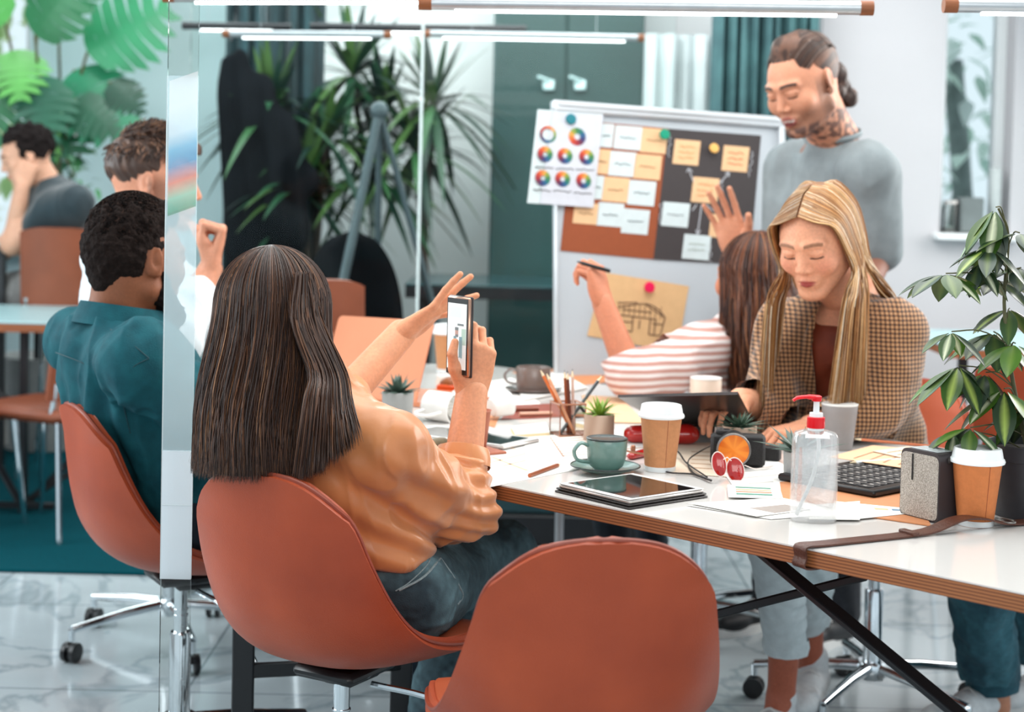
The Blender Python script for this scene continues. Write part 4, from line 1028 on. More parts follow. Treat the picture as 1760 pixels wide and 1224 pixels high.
# phone held in her right hand
ph = empty('smartphone', phc, 0, 'smartphone held up by the woman in camel, its screen showing a man', 'phone')
RP = frame(phw, phn)      # x along width, z = screen normal
RP = np.array([phw, [0, 0, 1], phn]).T
m_phb = mat('phone_case', '#2a2526', 0.3, noise=(10, 0.1)); m_gold = mat('rose_metal', '#c79b86', 0.25, 0.9, noise=(10, 0.05))
MB().box(phc, (0.071, 0.147, 0.0085), RP, 0.003).build('phone_body', m_gold, ph); MB().box(phc-phn*0.004, (0.074, 0.150, 0.006), RP, 0.002).build('phone_case', m_phb, ph)
def PH(x, y, z=0.0047): return phc+RP @ A3(x, y, z)
m_scr = mat('phone_screen_picture', '#dfe9ea', 0.15, noise=(4, 0.02), attr=True, emit=0.25, emit_color='#dfe9ea')
MB().box(PH(0, 0, 0.0044), (0.066, 0.141, 0.0008), RP).build('screen_border', m_plast, ph)
s_ = MB(); q = lambda x, y, w_, h, c, z=0.0051: s_.box(PH(x, y, z), (w_, h, 0.0003), RP, col=lin(c))
q(0, 0.0, 0.060, 0.122, '#dfe8e8'); q(-0.005, 0.045, 0.036, 0.02, '#c5d2d2', 0.0053); q(0.012, 0.022, 0.02, 0.004, '#2b2b2b', 0.0054); q(0.022, 0.0, 0.014, 0.03, '#8fae9c', 0.0053)
q(0.004, -0.020, 0.028, 0.040, '#1f6673', 0.0054); q(0.004, -0.018, 0.008, 0.040, '#e8ecec', 0.0056); q(0.0, 0.006, 0.010, 0.013, '#9c6148', 0.0056); q(0.0, 0.014, 0.011, 0.006, '#2a1a15', 0.0058); q(0.001, 0.001, 0.009, 0.005, '#2a1a15', 0.0058); q(-0.003, -0.045, 0.034, 0.012, '#e9ecec', 0.0055)
q(-0.016, -0.026, 0.014, 0.006, '#1f6673', 0.0054)
o = s_.build('screen', m_scr, ph, sharp=0, smooth=False)
# ============ B: man in the teal denim shirt
pB = empty('person', (-0.70, 3.46, 0), 0, 'bearded man with short curly black hair in a teal denim shirt, seen from behind', 'person')
m_denS = mat('teal_denim_shirt', '#17565f', 0.8, noise=(24, 0.14), c2='#0e424c', bump=(350, 0.2), spec=0.25)
FBh = nrm([0.70, 0.71, -0.05]); RB_ = head_frame(FBh); cB = W(236, 446, 3.42); nkB = A3(-0.838, 3.41, 0.978); pelB = A3(-0.69, 3.47, 0.575)
shRB, shLB = A3(-0.745, 3.235, 0.925), A3(-0.962, 3.585, 0.925)
elRB, wrRB = A3(-0.56, 3.28, 0.76), A3(-0.40, 3.48, 0.80); elLB, wrLB = A3(-0.80, 3.78, 0.78), A3(-0.52, 3.80, 0.80)
hb = Blob(0.02); head_blob(hb, cB, RB_, 1.06, False, neck=nkB, nr=(0.060, 0.068)); hb.cap(nkB, nkB+[0.02, 0, -0.06], 0.066, 0.07, 0.03)
bb = Blob(0.03); torso(bb, pelB+[0, 0, 0.06], nkB, shLB, shRB, FB, 0.95); bb.chain([shRB, elRB, wrRB], [0.05, 0.042, 0.03]); bb.chain([shLB, elLB, wrLB], [0.05, 0.042, 0.03])
h1 = Blob(0.006); hand_blob(h1, wrRB, (0.85, 0.5, 0), (0.1, 0.1, -1), True, 1.05, fore=elRB*0.5+wrRB*0.5); h2 = Blob(0.006); hand_blob(h2, wrLB, (0.95, -0.2, 0), (0, 0, -1), False, 1.05, fore=elLB*0.5+wrLB*0.5)
skB = '#8d5539'
body_mesh([(hb, 0.004), (bb, 0.008), (h1, 0.004), (h2, 0.004)], [lambda V: head_paint(V, cB, RB_, 1.06, skB, '#6d3a30', '#171110')]+[flat_paint(skB)]*3, pB)
sb = Blob(0.04); torso(sb, pelB+[0.02, 0, 0.0], nkB-[0, 0, 0.03], shLB, shRB, FB, 1.18, 0.122, 0.142); sb.chain([shRB, elRB], [0.075, 0.062]); sb.cap(elRB, elRB*0.5+wrRB*0.5, 0.062, 0.05); sb.chain([shLB, elLB], [0.072, 0.06]); sb.cap(elLB, elLB*0.5+wrLB*0.5, 0.06, 0.05)
def exB(V):
    z = V[:, 2]; m = np.exp(-((z-0.80)/0.10)**2)*(V @ FB[:3] < (pelB @ FB)+0.03); s_ = V @ A3(0.5, -0.86, 0)
    return 0.008*m*np.sin(s_*85+5*vnoise(V*8))
shB = cloth('shirt', sb, 0.0045, m_denS, pB, 0.011, 12, (0.1, 0, 1), 5, extra=exB, cut=lambda V: V[:, 2] > 0.56)
cl = MB()
def collar_fn(u, v):
    a = -2.4+4.8*u; r = 0.086+0.018*v; c_ = nkB+A3(0.01, 0.0, 0.030); d = -FBh*cos(a)+RB_[:, 0]*sin(a); d[2] = 0
    drop = 0.03*(1-cos(a))*0.6
    return c_+d*r+A3(0, 0, 0.030-0.045*v-drop*0.8)
cl.grid(collar_fn, 30, 6, 0.006); cl.build('collar', m_denS, shB); MB().ball(collar_fn(0.86, 0.9)+A3(0.004, -0.006, 0), (0.006, 0.003, 0.006)).build('button', m_white, shB)
st = MB(); m_thr = mat('dark_seam_thread', '#12434c', 0.7, noise=(300, 0.2))
for pts in ([(96, 606), (150, 628), (206, 664)], [(190, 566), (225, 590), (256, 616)], [(256, 616), (228, 632), (206, 664), (213, 700), (224, 745)]):
    st.tube(pix_curve(sb, pts, 0.0085), 0.0013, 6)
st.build('seam_stitching', m_thr, shB)
# beard and curly hair
m_curl = mat('black_curly_hair', '#1d1614', 0.9, spec=0.15, noise=(90, 0.3), bump=(160, 0.6), attr=True)
def PB(x, y, z): return cB+RB_ @ (A3(x, y, z)*1.06)
bd = Blob(0.02)
for s in (-1, 1): bd.cap(PB(s*0.064, 0.022, -0.030), PB(s*0.055, 0.030, -0.075), 0.012, 0.020); bd.cap(PB(s*0.055, 0.030, -0.075), PB(s*0.018, 0.078, -0.110), 0.022, 0.027)
bd.ell(PB(0, 0.075, -0.115), (0.035, 0.032, 0.032), RB_)
V, F = bd.mesh(0.004); N = vnormals(V, F); V += N*((vnoise(V*160)-0.5)*0.010)[:, None]
mesh_obj('beard', V, F, m_curl, pB, flat_paint('#1d1614')(V))
cb = Blob(0.02); cb.ell(PB(0, -0.024, 0.018), A3(0.0840, 0.093, 0.099)*1.02, RB_); cb.ell(PB(0, -0.018, 0.078), A3(0.072, 0.088, 0.050)*1.04, RB_); cb.ell(PB(0, 0.030, 0.095), A3(0.058, 0.052, 0.030), RB_); cb.cap(PB(0, -0.06, 0.03), PB(0, -0.062, -0.045), 0.055, 0.042, 0.03)
V, F = cb.mesh(0.0035); N = vnormals(V, F); Lc = (V-cB) @ RB_/1.06
fade = np.clip((Lc[:, 2]+0.085)/0.11, 0, 1)
V = V+N*((vnoise(V*75)-0.5)*0.009*fade+(vnoise(V*180)-0.5)*0.006*fade-(1-fade)*0.007)[:, None]
V, F, _ = clip_faces(V, F, (Lc[:, 2] > -0.085) & ~((Lc[:, 1] > 0.03) & (Lc[:, 2] < 0.070)) & ~((Lc[:, 1] > -0.028) & (Lc[:, 2] < 0.020)))
hB = mesh_obj('hair', V, F, m_curl, pB, flat_paint('#231a17')(V))
def curl(rg):
    th = radians(-5+95*rg.rand()**0.8); ph = rg.rand()*2*pi
    n = A3(sin(ph)*cos(th), cos(ph)*cos(th), sin(th))
    if n[1] > 0.1 and n[2] < 0.55: return None
    p = PB(0, -0.016, 0.045)+RB_ @ (n*A3(0.074, 0.094, 0.088))*1.04; nw = RB_ @ n; u = nrm(np.cross(nw, rg.randn(3))); v = np.cross(nw, u); r = 0.003+0.003*rg.rand(); tt = np.linspace(0, 1, 10); k = 8+3*rg.rand()
    return p+np.outer(tt*0.010-0.002, nw)+r*(np.outer(np.cos(tt*k), u)+np.outer(np.sin(tt*k), v))
strands('curls', curl, 2600, m_curl, hB, [('#15100f', 3), ('#2a1e1a', 2), ('#43312a', 1)], 0.0012, seed=9)
jb = Blob(0.04); seated_legs(jb, pelB+[-0.03, 0.09, 0], pelB+[0.04, -0.09, 0], A3(-0.28, 3.74, 0.56), A3(-0.24, 3.54, 0.56), A3(-0.20, 3.80, 0.10), A3(-0.18, 3.60, 0.10), 1.05)
cloth('jeans', jb, 0.008, m_jean, pB, 0.004, 20, (0, 1, 0.2), 3, col=denim_col('#121c28', '#25384a'))
shoe(pB, (-0.20, 3.78, 0), (0.9, 0.4, 0), 0.27, m_shoeb); shoe(pB, (-0.18, 3.60, 0), (0.9, 0.4, 0), 0.27, m_shoeb)
# ============ C: man in the white shirt
pC = empty('person', (-0.95, 4.33, 0), 0, 'man in white shirt, short brown hair and stubble, in profile with raised fist', 'person')
m_wsh = mat('white_shirt_cloth', '#dfe8ec', 0.8, noise=(20, 0.05), bump=(200, 0.1))
FC = nrm([1, 0.06, -0.03]); RC = head_frame(FC); cC = W(268, 316, 4.2); nkC = A3(-1.005, 4.20, 1.155); pelC = A3(-0.98, 4.33, 0.575); shRC, shLC = A3(-1.0, 4.02, 1.09), A3(-1.02, 4.40, 1.09)
elRC, wrRC = W(292, 585, 3.88), W(362, 462, 4.0); elLC, wrLC = A3(-0.80, 4.52, 0.86), A3(-0.58, 4.45, 0.80)
hb = Blob(0.02); head_blob(hb, cC, RC, 1.08, False, neck=nkC, nr=(0.056, 0.064))
bb = Blob(0.03); torso(bb, pelC+[0, 0, 0.06], nkC, shLC, shRC, FC, 0.95); bb.chain([shRC, elRC, wrRC], [0.05, 0.042, 0.03]); bb.chain([shLC, elLC, wrLC], [0.05, 0.042, 0.03])
h1 = Blob(0.006); hand_blob(h1, wrRC, (0.25, 0.1, 0.95), (-0.85, -0.15, 0.3), True, 1.12, ((1.55, 1.7, 0.9), (1.55, 1.7, 0.9), (1.6, 1.6, 0.9), (1.6, 1.6, 0.9)), (0.04, 0, -0.04, -0.08), (0.10, 0.75, 0.3, 0.5), fore=elRC*0.35+wrRC*0.65); h2 = Blob(0.006); hand_blob(h2, wrLC, (1, -0.1, 0), (0, 0, -1), False, 1.05, fore=elLC*0.5+wrLC*0.5)
skC = '#cf8f72'
body_mesh([(hb, 0.004), (bb, 0.008), (h1, 0.0035), (h2, 0.004)], [lambda V: head_paint(V, cC, RC, 1.08, skC, '#a05a50', '#3a261c', False, ('#5a4036', 0.55))]+[flat_paint(skC)]*3, pC)
sb = Blob(0.04); torso(sb, pelC, nkC-[0, 0, 0.02], shLC, shRC, FC, 1.18, 0.122, 0.142); sb.chain([shRC, elRC], [0.070, 0.064]); sb.cap(elRC, elRC*0.42+wrRC*0.58, 0.062, 0.048); sb.chain([shLC, elLC], [0.07, 0.06]); sb.cap(elLC, elLC*0.5+wrLC*0.5, 0.06, 0.05)
cloth('shirt', sb, 0.006, m_wsh, pC, 0.012, 8, (0.1, 0, 1), 4, cut=lambda V: V[:, 2] > 0.56)
def PC(x, y, z): return cC+RC @ (A3(x, y, z)*1.08)
cb = Blob(0.02); cb.ell(PC(0, -0.026, 0.044), A3(0.079, 0.097, 0.086)*1.08, RC); cb.ell(PC(0, 0.020, 0.085), A3(0.062, 0.085, 0.038)*1.08, RC)
V, F = cb.mesh(0.004); N = vnormals(V, F); Lc = (V-cC) @ RC/1.08
V = V+N*(folds(V, 0.004, 60, (0.6, 0.2, -0.6), 6)-0.008*np.clip((0.03-Lc[:, 2])/0.05, 0, 1))[:, None]
V, F, _ = clip_faces(V, F, (Lc[:, 2] > -0.045) & ~((Lc[:, 1] > 0.02) & (Lc[:, 2] < 0.074)) & ~((Lc[:, 1] > -0.03) & (Lc[:, 2] < 0.022)))
hC = mesh_obj('hair', V, F, hair_mat('short_hair', 0.5), pC, flat_paint('#3f2a20', [('#7d563e', lambda V: (vnoise(V*50)-0.5)*1.6)])(V))
def shC(rg):
    th = radians(10+75*rg.rand()); ph = (rg.rand()*2-1)*2.4; n = A3(sin(ph)*cos(th), -cos(ph)*cos(th), sin(th))
    p = PC(0, -0.012, 0.052)+RC @ (n*A3(0.078, 0.104, 0.087))*1.08; dr = RC @ nrm(A3(n[0]*0.4, 0.5 if n[2] > 0.5 else -0.1, -0.5 if n[2] < 0.6 else 0.25)+rg.randn(3)*0.2); t_ = np.linspace(0, 1, 6)
    return p+np.outer(t_*0.028, dr)+np.outer(t_*(1-t_)*0.02, RC @ n)
strands('hair_strands', shC, 1500, MATS['short_hair'], hC, [('#33211a', 3), ('#5b3c2b', 2), ('#8a6248', 1)], 0.0012, seg=6, seed=4)
jb = Blob(0.04); seated_legs(jb, pelC+[0.02, 0.09, 0], pelC+[0.02, -0.09, 0], A3(-0.52, 4.46, 0.55), A3(-0.50, 4.24, 0.55), A3(-0.48, 4.46, 0.10), A3(-0.45, 4.22, 0.10), 1.05)
cloth('trousers', jb, 0.010, m_jean, pC, 0.004, 20, (0, 1, 0.2), 3, col=denim_col('#20242c', '#39424f'))
shoe(pC, (-0.48, 4.46, 0), (1, 0.1, 0), 0.27, m_shoeb); shoe(pC, (-0.45, 4.22, 0), (1, 0.1, 0), 0.27, m_shoeb)
# ============ D: standing man with the bun
pD = empty('person', (0.87, 4.6, 0), 0, 'standing smiling man in a grey T-shirt with hair in a bun and tattooed neck', 'person')
m_grey_t = mat('grey_tshirt', '#868f92', 0.85, noise=(30, 0.08), bump=(260, 0.12))
FD = nrm([-0.72, -0.62, 0]); FDh = nrm([-0.70, -0.62, -0.42]); RD = head_frame(FDh, radians(-5)); cD = W(1380, 146, 4.45); nkD = W(1432, 242, 4.58)
shRD, shLD = nkD+A3(-0.085, 0.14, -0.085), nkD+A3(0.080, -0.115, -0.085); pelD = A3(0.875, 4.68, 0.95)
elRD, wrRD = W(1350, 450, 4.72), W(1272, 440, 4.46); elLD, wrLD = A3(1.035, 4.52, 1.13), A3(0.95, 4.36, 0.99)
SD = 1.13
hb = Blob(0.02); head_blob(hb, cD, RD, SD, False, True, neck=nkD+[0, 0, 0.01], nr=(0.056, 0.066)); hb.cap(nkD, nkD+[-0.01, 0, -0.06], 0.062, 0.07, 0.03)
bb = Blob(0.03); torso(bb, pelD, nkD, shLD, shRD, FD, 0.95); bb.chain([shRD, elRD, wrRD], [0.048, 0.042, 0.029]); bb.chain([shLD, elLD, wrLD], [0.048, 0.042, 0.03])
h1 = Blob(0.006); hand_blob(h1, wrRD, (-0.38, -0.12, 0.9), (-0.35, -0.92, -0.1), True, 1.12, ((0.12, 0.1, 0.05),)*4, (0.10, 0.02, -0.05, -0.14), (0.55, 0.25, 0.1, 0.1), fore=elRD*0.4+wrRD*0.6)
h2 = Blob(0.006); hand_blob(h2, wrLD, (-0.5, -0.6, -0.3), (-0.7, 0.5, 0), False, 1.08, fore=elLD*0.4+wrLD*0.6)
skD = '#cd8e70'
def tatt(V):
    L_ = (V-cD) @ RD; m = np.clip((vnoise(V*75+3)-0.38)*6, 0, 1)*np.clip((-0.088-L_[:, 2])/0.01, 0, 1); return m*0.8
def paintD(V):
    C = head_paint(V, cD, RD, SD, skD, '#a1504a', '#33211a', True, ('#5a453c', 0.5), True); k = tatt(V)[:, None]; return C*(1-k)+np.array(lin('#3c2c2c'))*k
body_mesh([(hb, 0.0032), (bb, 0.008), (h1, 0.0032), (h2, 0.004)], [paintD, flat_paint('#8a5a48'), flat_paint(skD), flat_paint(skD)], pD)
sb = Blob(0.045); torso(sb, pelD+[0, 0, -0.02], nkD-[0, 0, 0.035], shLD, shRD, FD, 1.02, 0.12, 0.145); sb.cap(shLD, elLD*0.95+shLD*0.05, 0.068, 0.062, 0.06); sb.cap(shRD, elRD*0.7+shRD*0.3, 0.068, 0.062, 0.06)
tsh = cloth('t_shirt', sb, 0.006, m_grey_t, pD, 0.011, 7, (0.1, 0, 1), 4, cut=lambda V: V[:, 2] > 0.86)
nb = MB(); pts = []
for k in range(33):
    a = 2*pi*k/32; d = -FD*cos(a)+np.cross(FD, (0, 0, 1))*sin(a); pts.append(nkD+d*0.078+A3(0, 0, 0.012+0.022*cos(a)))
nb.tube(pts, 0.007, 8, cap=False, flat=(0.6, 1.2)); nb.build('neckband', m_grey_t, tsh)
def PD(x, y, z): return cD+RD @ (A3(x, y, z)*SD)
cb = Blob(0.02); cb.ell(PD(0, -0.024, 0.038), A3(0.0775, 0.096, 0.088)*SD, RD); cb.cap(PD(0, 0.02, 0.10), PD(0, -0.07, 0.06), 0.04, 0.05)
V, F = cb.mesh(0.004); Lc = (V-cD) @ RD/SD
V, F, _ = clip_faces(V, F, (Lc[:, 2] > -0.045) & ~((Lc[:, 1] > 0.035-np.abs(Lc[:, 0])*0.25) & (Lc[:, 2] < 0.078)) & ~((Lc[:, 1] > -0.022) & (Lc[:, 2] < 0.026)))
hD = mesh_obj('hair', V, F, MATS['short_hair'], pD, flat_paint('#3a251c', [('#6b4735', lambda V: folds(V, 1.0, 70, RD @ A3(0, 1, -0.3), 9))])(V))
def slick(rg):
    x = (rg.rand()*2-1)*0.070; z0 = 0.080+0.03*(1-(x/0.07)**2)-0.045*max(0, (abs(x)-0.05)/0.02)
    pts = []
    for t in np.linspace(0, 1, 8):
        y = 0.066*(1-t)-0.112*t; xx = x*(1-0.75*t**2.5); 
        q = A3(xx, y, z0*(1-t)+0.035*t+0.03*sin(pi*t)); c0 = A3(0, -0.024, 0.038); v = (q-c0)/A3(0.080, 0.099, 0.091); pts.append(c0+v/np.linalg.norm(v)*A3(0.080, 0.099, 0.091))
    return cD+np.array([RD @ (p*SD) for p in pts])
strands('hair_strands', slick, 1100, MATS['short_hair'], hD, [('#2f1d17', 4), ('#4a3024', 2), ('#7a5644', 1), ('#a58c80', 0.4)], 0.0013, seed=8)
bu = Blob(0.015)
B0 = W(1438, 128, 4.52); bu.ell(B0, (0.026, 0.024, 0.028)); bu.ell(W(1446, 148, 4.53), (0.024, 0.022, 0.022)); bu.ell(W(1459, 168, 4.53), (0.024, 0.022, 0.026)); bu.ell(W(1442, 160, 4.5), (0.018, 0.018, 0.02)); bu.cap(PD(0, -0.115, 0.045), B0, 0.018, 0.02)
V, F = bu.mesh(0.0035); V += vnormals(V, F)*folds(V, 0.004, 60, (0.3, 0, 1), 3)[:, None]
mesh_obj('hair_bun', V, F, MATS['short_hair'], pD, flat_paint('#35221b', [('#6b4735', lambda V: (vnoise(V*90)-0.5)*1.5)])(V))
MB().tube([wrRD+nrm(elRD-wrRD)*0.035+A3(0, -0.0, 0), wrRD+nrm(elRD-wrRD)*0.05], 0.031, 16).build('bracelet', mat('dark_bracelet', '#241d1b', 0.5, noise=(60, 0.2)), pD)
tb_ = Blob(0.04); tb_.ell(pelD+[0, 0, -0.03], (0.16, 0.13, 0.13)); ft = [(A3(0.80, 4.72, 0.48), A3(0.80, 4.76, 0.09)), (A3(0.97, 4.62, 0.48), A3(0.985, 4.60, 0.09))]
for s_i, (kn, an) in zip((-1, 1), ft): tb_.cap(pelD+A3(0.085*s_i, -0.04*s_i, -0.05), kn, 0.090, 0.065); tb_.cap(kn, an, 0.064, 0.052)
cloth('trousers', tb_, 0.009, m_jean, pD, 0.004, 20, (0, 0, 1), 3, col=denim_col('#1b1f26', '#333b44'))
for kn, an in ft: shoe(pD, (an[0]+0.03, an[1]+0.03, 0), FD, 0.28, m_shoeb)
# ============ E: woman in the striped shirt, back to the viewer
pE = empty('person', (0.60, 4.48, 0), 0, 'woman in a striped shirt, seen from behind, raising a black pen towards the board', 'person')
m_str = mat('striped_cotton', '#e9e2e0', 0.8, noise=(20, 0.05), wave=(16, 0.8, 'Z'), c2='#b98275')
FE = nrm([-0.62, 0.78, 0]); FEh = nrm([-0.55, 0.83, 0.05]); RE = head_frame(FEh); cE = W(1290, 482, 4.30); nkE = A3(0.645, 4.34, 0.935); shLE, shRE = A3(0.515, 4.26, 0.87), A3(0.80, 4.47, 0.88); pelE = A3(0.60, 4.50, 0.575)
elLE, wrLE = W(1082, 640, 4.12), W(1036, 520, 4.16); elRE, wrRE = A3(0.86, 4.62, 0.70), A3(0.66, 4.80, 0.72)
hb = Blob(0.02); head_blob(hb, cE, RE, 1.0, True, neck=nkE, nr=(0.048, 0.054))
bb = Blob(0.03); torso(bb, pelE+[0, 0, 0.06], nkE, shLE, shRE, FE, 0.85); bb.chain([shLE, elLE, wrLE], [0.044, 0.040, 0.029]); bb.chain([shRE, elRE, wrRE], [0.044, 0.038, 0.028])
h1 = Blob(0.005); hand_blob(h1, wrLE, (-0.25, 0.1, 0.95), (-0.75, 0.6, 0.1), False, 0.98, ((0.9, 1.1, 0.5), (1.0, 1.1, 0.6), (1.1, 1.2, 0.6), (1.15, 1.2, 0.6)), (0.06, 0, -0.04, -0.08), (0.35, 0.7, 0.2, 0.3), fore=elLE*0.9+wrLE*0.1, fr=0.024, wr=0.023)
h2 = Blob(0.006); hand_blob(h2, wrRE, (-0.8, 0.4, 0), (0, 0, -1), True, 0.95, fore=elRE*0.4+wrRE*0.6)
skE = '#cf8464'
body_mesh([(hb, 0.005), (bb, 0.008), (h1, 0.0028), (h2, 0.004)], [lambda V: head_paint(V, cE, RE, 1.0, skE)]+[flat_paint(skE)]*3, pE)
sb = Blob(0.035); torso(sb, pelE, nkE-[0, 0, 0.02], shLE, shRE, FE, 1.12, 0.12, 0.135); sb.chain([shLE, shLE*0.5+elLE*0.5+[0, 0, -0.012], elLE], [0.070, 0.068, 0.062]); sb.cap(elLE, elLE*0.78+wrLE*0.22, 0.062, 0.050); sb.chain([shRE, elRE], [0.066, 0.055]); sb.cap(elRE, wrRE, 0.055, 0.04)
cloth('striped_shirt', sb, 0.005, m_str, pE, 0.008, 12, (1, 0.3, 0), 4, cut=lambda V: (V[:, 2] > 0.56) & ~(((V-(elLE*0.80+wrLE*0.20)) @ nrm(wrLE-elLE) > 0.012) & (np.linalg.norm(V-wrLE, axis=1) < 0.2)))
cuff(MB(), elLE*0.93+wrLE*0.07, elLE*0.74+wrLE*0.26, 0.058, 0.052).build('cuff', m_str, pE)
fE = make_hair_fn(cE, RE, 0.80, (0.092, 0.108, 0.106), 2.4, 1.12, (0.03, -0.03, 0), zj=0.05, lay=0.16, wave=0.006)
hE = hair_shell('hair', fE, 2.4, m_hair, pE, '#3b211a', k=0.1)
strands('hair_strands', fE, 1700, m_hair, hE, [('#38201a', 4), ('#55301f', 3), ('#80492c', 1.6), ('#b0724a', 0.7)], 0.0016, seed=13)
jb = Blob(0.04); seated_legs(jb, pelE+[-0.06, -0.04, 0], pelE+[0.07, 0.05, 0], A3(0.28, 4.74, 0.55), A3(0.42, 4.86, 0.55), A3(0.34, 4.66, 0.10), A3(0.46, 4.84, 0.10))
cloth('trousers', jb, 0.010, m_jean, pE, 0.004, 20, (0, 1, 0.2), 3, col=denim_col('#16202b', '#2c3a48'))
shoe(pE, (0.36, 4.64, 0), FE, 0.25, m_shoeb); shoe(pE, (0.48, 4.82, 0), FE, 0.25, m_shoeb)
pen = empty('marker_pen', W(1012, 455, 4.15), 0, 'black pen held in the raised hand of the woman in the striped shirt', 'pen')
p0, p1 = W(992, 450, 4.13), W(1048, 466, 4.16); dp = nrm(p1-p0)
MB().tube([p0, p0+dp*0.012, p0+dp*0.014, p1], [0.0015, 0.004, 0.0052, 0.0052], 12).build('pen_barrel', m_plast, pen)
# ============ F: blonde woman in the checked blazer
pF = empty('person', (0.90, 3.88, 0), 0, 'blonde woman in a brown checked blazer looking down at the table', 'person')
m_chk = mat('checked_wool', '#b08a67', 0.85, noise=(40, 0.05), sheen=0.3, bump=(400, 0.2))
nt = m_chk.node_tree; L = nt.links.new; b = nt.nodes['Principled BSDF']; tc = nt.nodes.new('ShaderNodeTexCoord')
def stripes(axis, sc):
    wv = nt.nodes.new('ShaderNodeTexWave'); wv.bands_direction = axis; wv.inputs['Scale'].default_value = sc; wv.inputs['Distortion'].default_value = 0.6; wv.inputs['Detail Scale'].default_value = 3; L(tc.outputs['Object'], wv.inputs['Vector'])
    g = nt.nodes.new('ShaderNodeMath'); g.operation = 'GREATER_THAN'; g.inputs[1].default_value = 0.52; L(wv.outputs['Fac'], g.inputs[0]); return g
s1, s2 = stripes('Z', 33), stripes('X', 33); ad = nt.nodes.new('ShaderNodeMath'); ad.operation = 'ADD'; L(s1.outputs[0], ad.inputs[0]); L(s2.outputs[0], ad.inputs[1])
cr_ = nt.nodes.new('ShaderNodeValToRGB'); hf = nt.nodes.new('ShaderNodeMath'); hf.operation = 'MULTIPLY'; hf.inputs[1].default_value = 0.5; L(ad.outputs[0], hf.inputs[0]); L(hf.outputs[0], cr_.inputs[0]); cr_.color_ramp.interpolation = 'CONSTANT'
e = cr_.color_ramp.elements; e[0].color = (*lin('#b88a62'), 1); e[1].position = 0.75; e[1].color = (*lin('#38261c'), 1); x = e.new(0.25); x.color = (*lin('#7f5636'), 1)
L(cr_.outputs[0], b.inputs['Base Color'])
m_rust = mat('rust_top_cloth', '#8a3a20', 0.6, noise=(20, 0.12))
FF = nrm([-0.52, -0.85, 0]); FFh = nrm([-0.50, -0.78, -0.42]); RF = head_frame(FFh, radians(-3)); cF = W(1404, 412, 3.52); nkF = W(1452, 525, 3.66)
shRF, shLF = nkF+A3(-0.120, 0.065, -0.065), nkF+A3(0.095, -0.065, -0.055); pelF = A3(0.90, 3.86, 0.575)
elLF, wrLF = W(1508, 700, 3.55), W(1392, 735, 3.49); elRF, wrRF = W(1318, 700, 3.60), W(1272, 688, 3.52)
hb = Blob(0.02); head_blob(hb, cF, RF, 1.0, True, neck=nkF, nr=(0.045, 0.05)); hb.cap(nkF, nkF+FF*0.02+[0, 0, -0.10], 0.055, 0.075, 0.04, (FF, 0.6))
bb = Blob(0.03); torso(bb, pelF+[0, 0, 0.06], nkF, shLF, shRF, FF, 0.85); bb.chain([shLF, elLF, wrLF], [0.043, 0.038, 0.028]); bb.chain([shRF, elRF, wrRF], [0.043, 0.038, 0.028])
h1 = Blob(0.005); hand_blob(h1, wrLF, (-0.93, -0.35, -0.10), (0.0, 0.0, -1), False, 0.92, ((0.5, 0.6, 0.4), (0.6, 0.7, 0.4), (0.7, 0.7, 0.4), (0.8, 0.7, 0.4)), (0.05, 0, -0.04, -0.1), (0.6, 0.2, 0.2, 0.2), fore=elLF*0.5+wrLF*0.5, wr=0.024)
h2 = Blob(0.005); hand_blob(h2, wrRF, (-0.55, -0.60, -0.05), (0.1, 0, -1), True, 0.88, ((0.4, 0.6, 0.4),)*4, fore=elRF*0.5+wrRF*0.5)
skF = '#efa986'
body_mesh([(hb, 0.0026), (bb, 0.008), (h1, 0.0028), (h2, 0.003)], [lambda V: head_paint(V, cF, RF, 1.0, skF, '#b0504a', '#7a5238', True, cheek='#e58d74', browk=0.8)]+[flat_paint(skF)]*3, pF)
tp = Blob(0.04); torso(tp, pelF, nkF-[0, 0, 0.10], shLF-[0, 0, 0.03], shRF-[0, 0, 0.03], FF, 0.98, 0.118, 0.13)
cloth('top', tp, 0.007, m_rust, pF, 0.004, 12, (0, 0, 1), 5, cut=lambda V: V[:, 2] > 0.6)
sb = Blob(0.04); torso(sb, pelF-[0, 0, 0.04], nkF-[0, 0, 0.045], shLF, shRF, FF, 1.12, 0.120, 0.135); sb.chain([shLF, shLF*0.5+elLF*0.5+[0.005, 0, 0], elLF], [0.060, 0.058, 0.055]); sb.chain([elLF, wrLF*0.85+elLF*0.15], [0.055, 0.043]); sb.chain([shRF, elRF], [0.060, 0.054]); sb.chain([elRF, wrRF*0.95+elRF*0.05], [0.058, 0.046])
sR = nrm(np.cross(FF, (0, 0, 1)))      # her right side
def cutF(V):
    q = V-nkF; f = q @ FF; r = q @ sR; d = -q[:, 2]; w_ = 0.016+0.030*np.clip(1-np.abs(d-0.20)/0.25, 0, 1)
    arm = ((V-wrLF) @ nrm(elLF-wrLF) < 0.02) & (np.linalg.norm(V-wrLF, axis=1) < 0.10) | ((V-wrRF) @ nrm(elRF-wrRF) < 0.015) & (np.linalg.norm(V-wrRF, axis=1) < 0.075)
    nearL = capd(V, elLF, wrLF, 0.0, 0.0) < capd(V, elRF, wrRF, 0.0, 0.0); arm = arm & (nearL | (np.linalg.norm(V-wrRF, axis=1) < 0.075)) & ~((~nearL) & ((V-wrRF) @ nrm(elRF-wrRF) > 0.015))
    far = (capd(V, elRF, wrRF, 0.0, 0.0) > 0.075) & (capd(V, shRF, elRF, 0.0, 0.0) > 0.080) & (capd(V, elLF, wrLF, 0.0, 0.0) > 0.075)
    return ~((f > 0.02) & (np.abs(r) < w_) & (d < 0.44) & far) & ~arm & (V[:, 2] > 0.50)
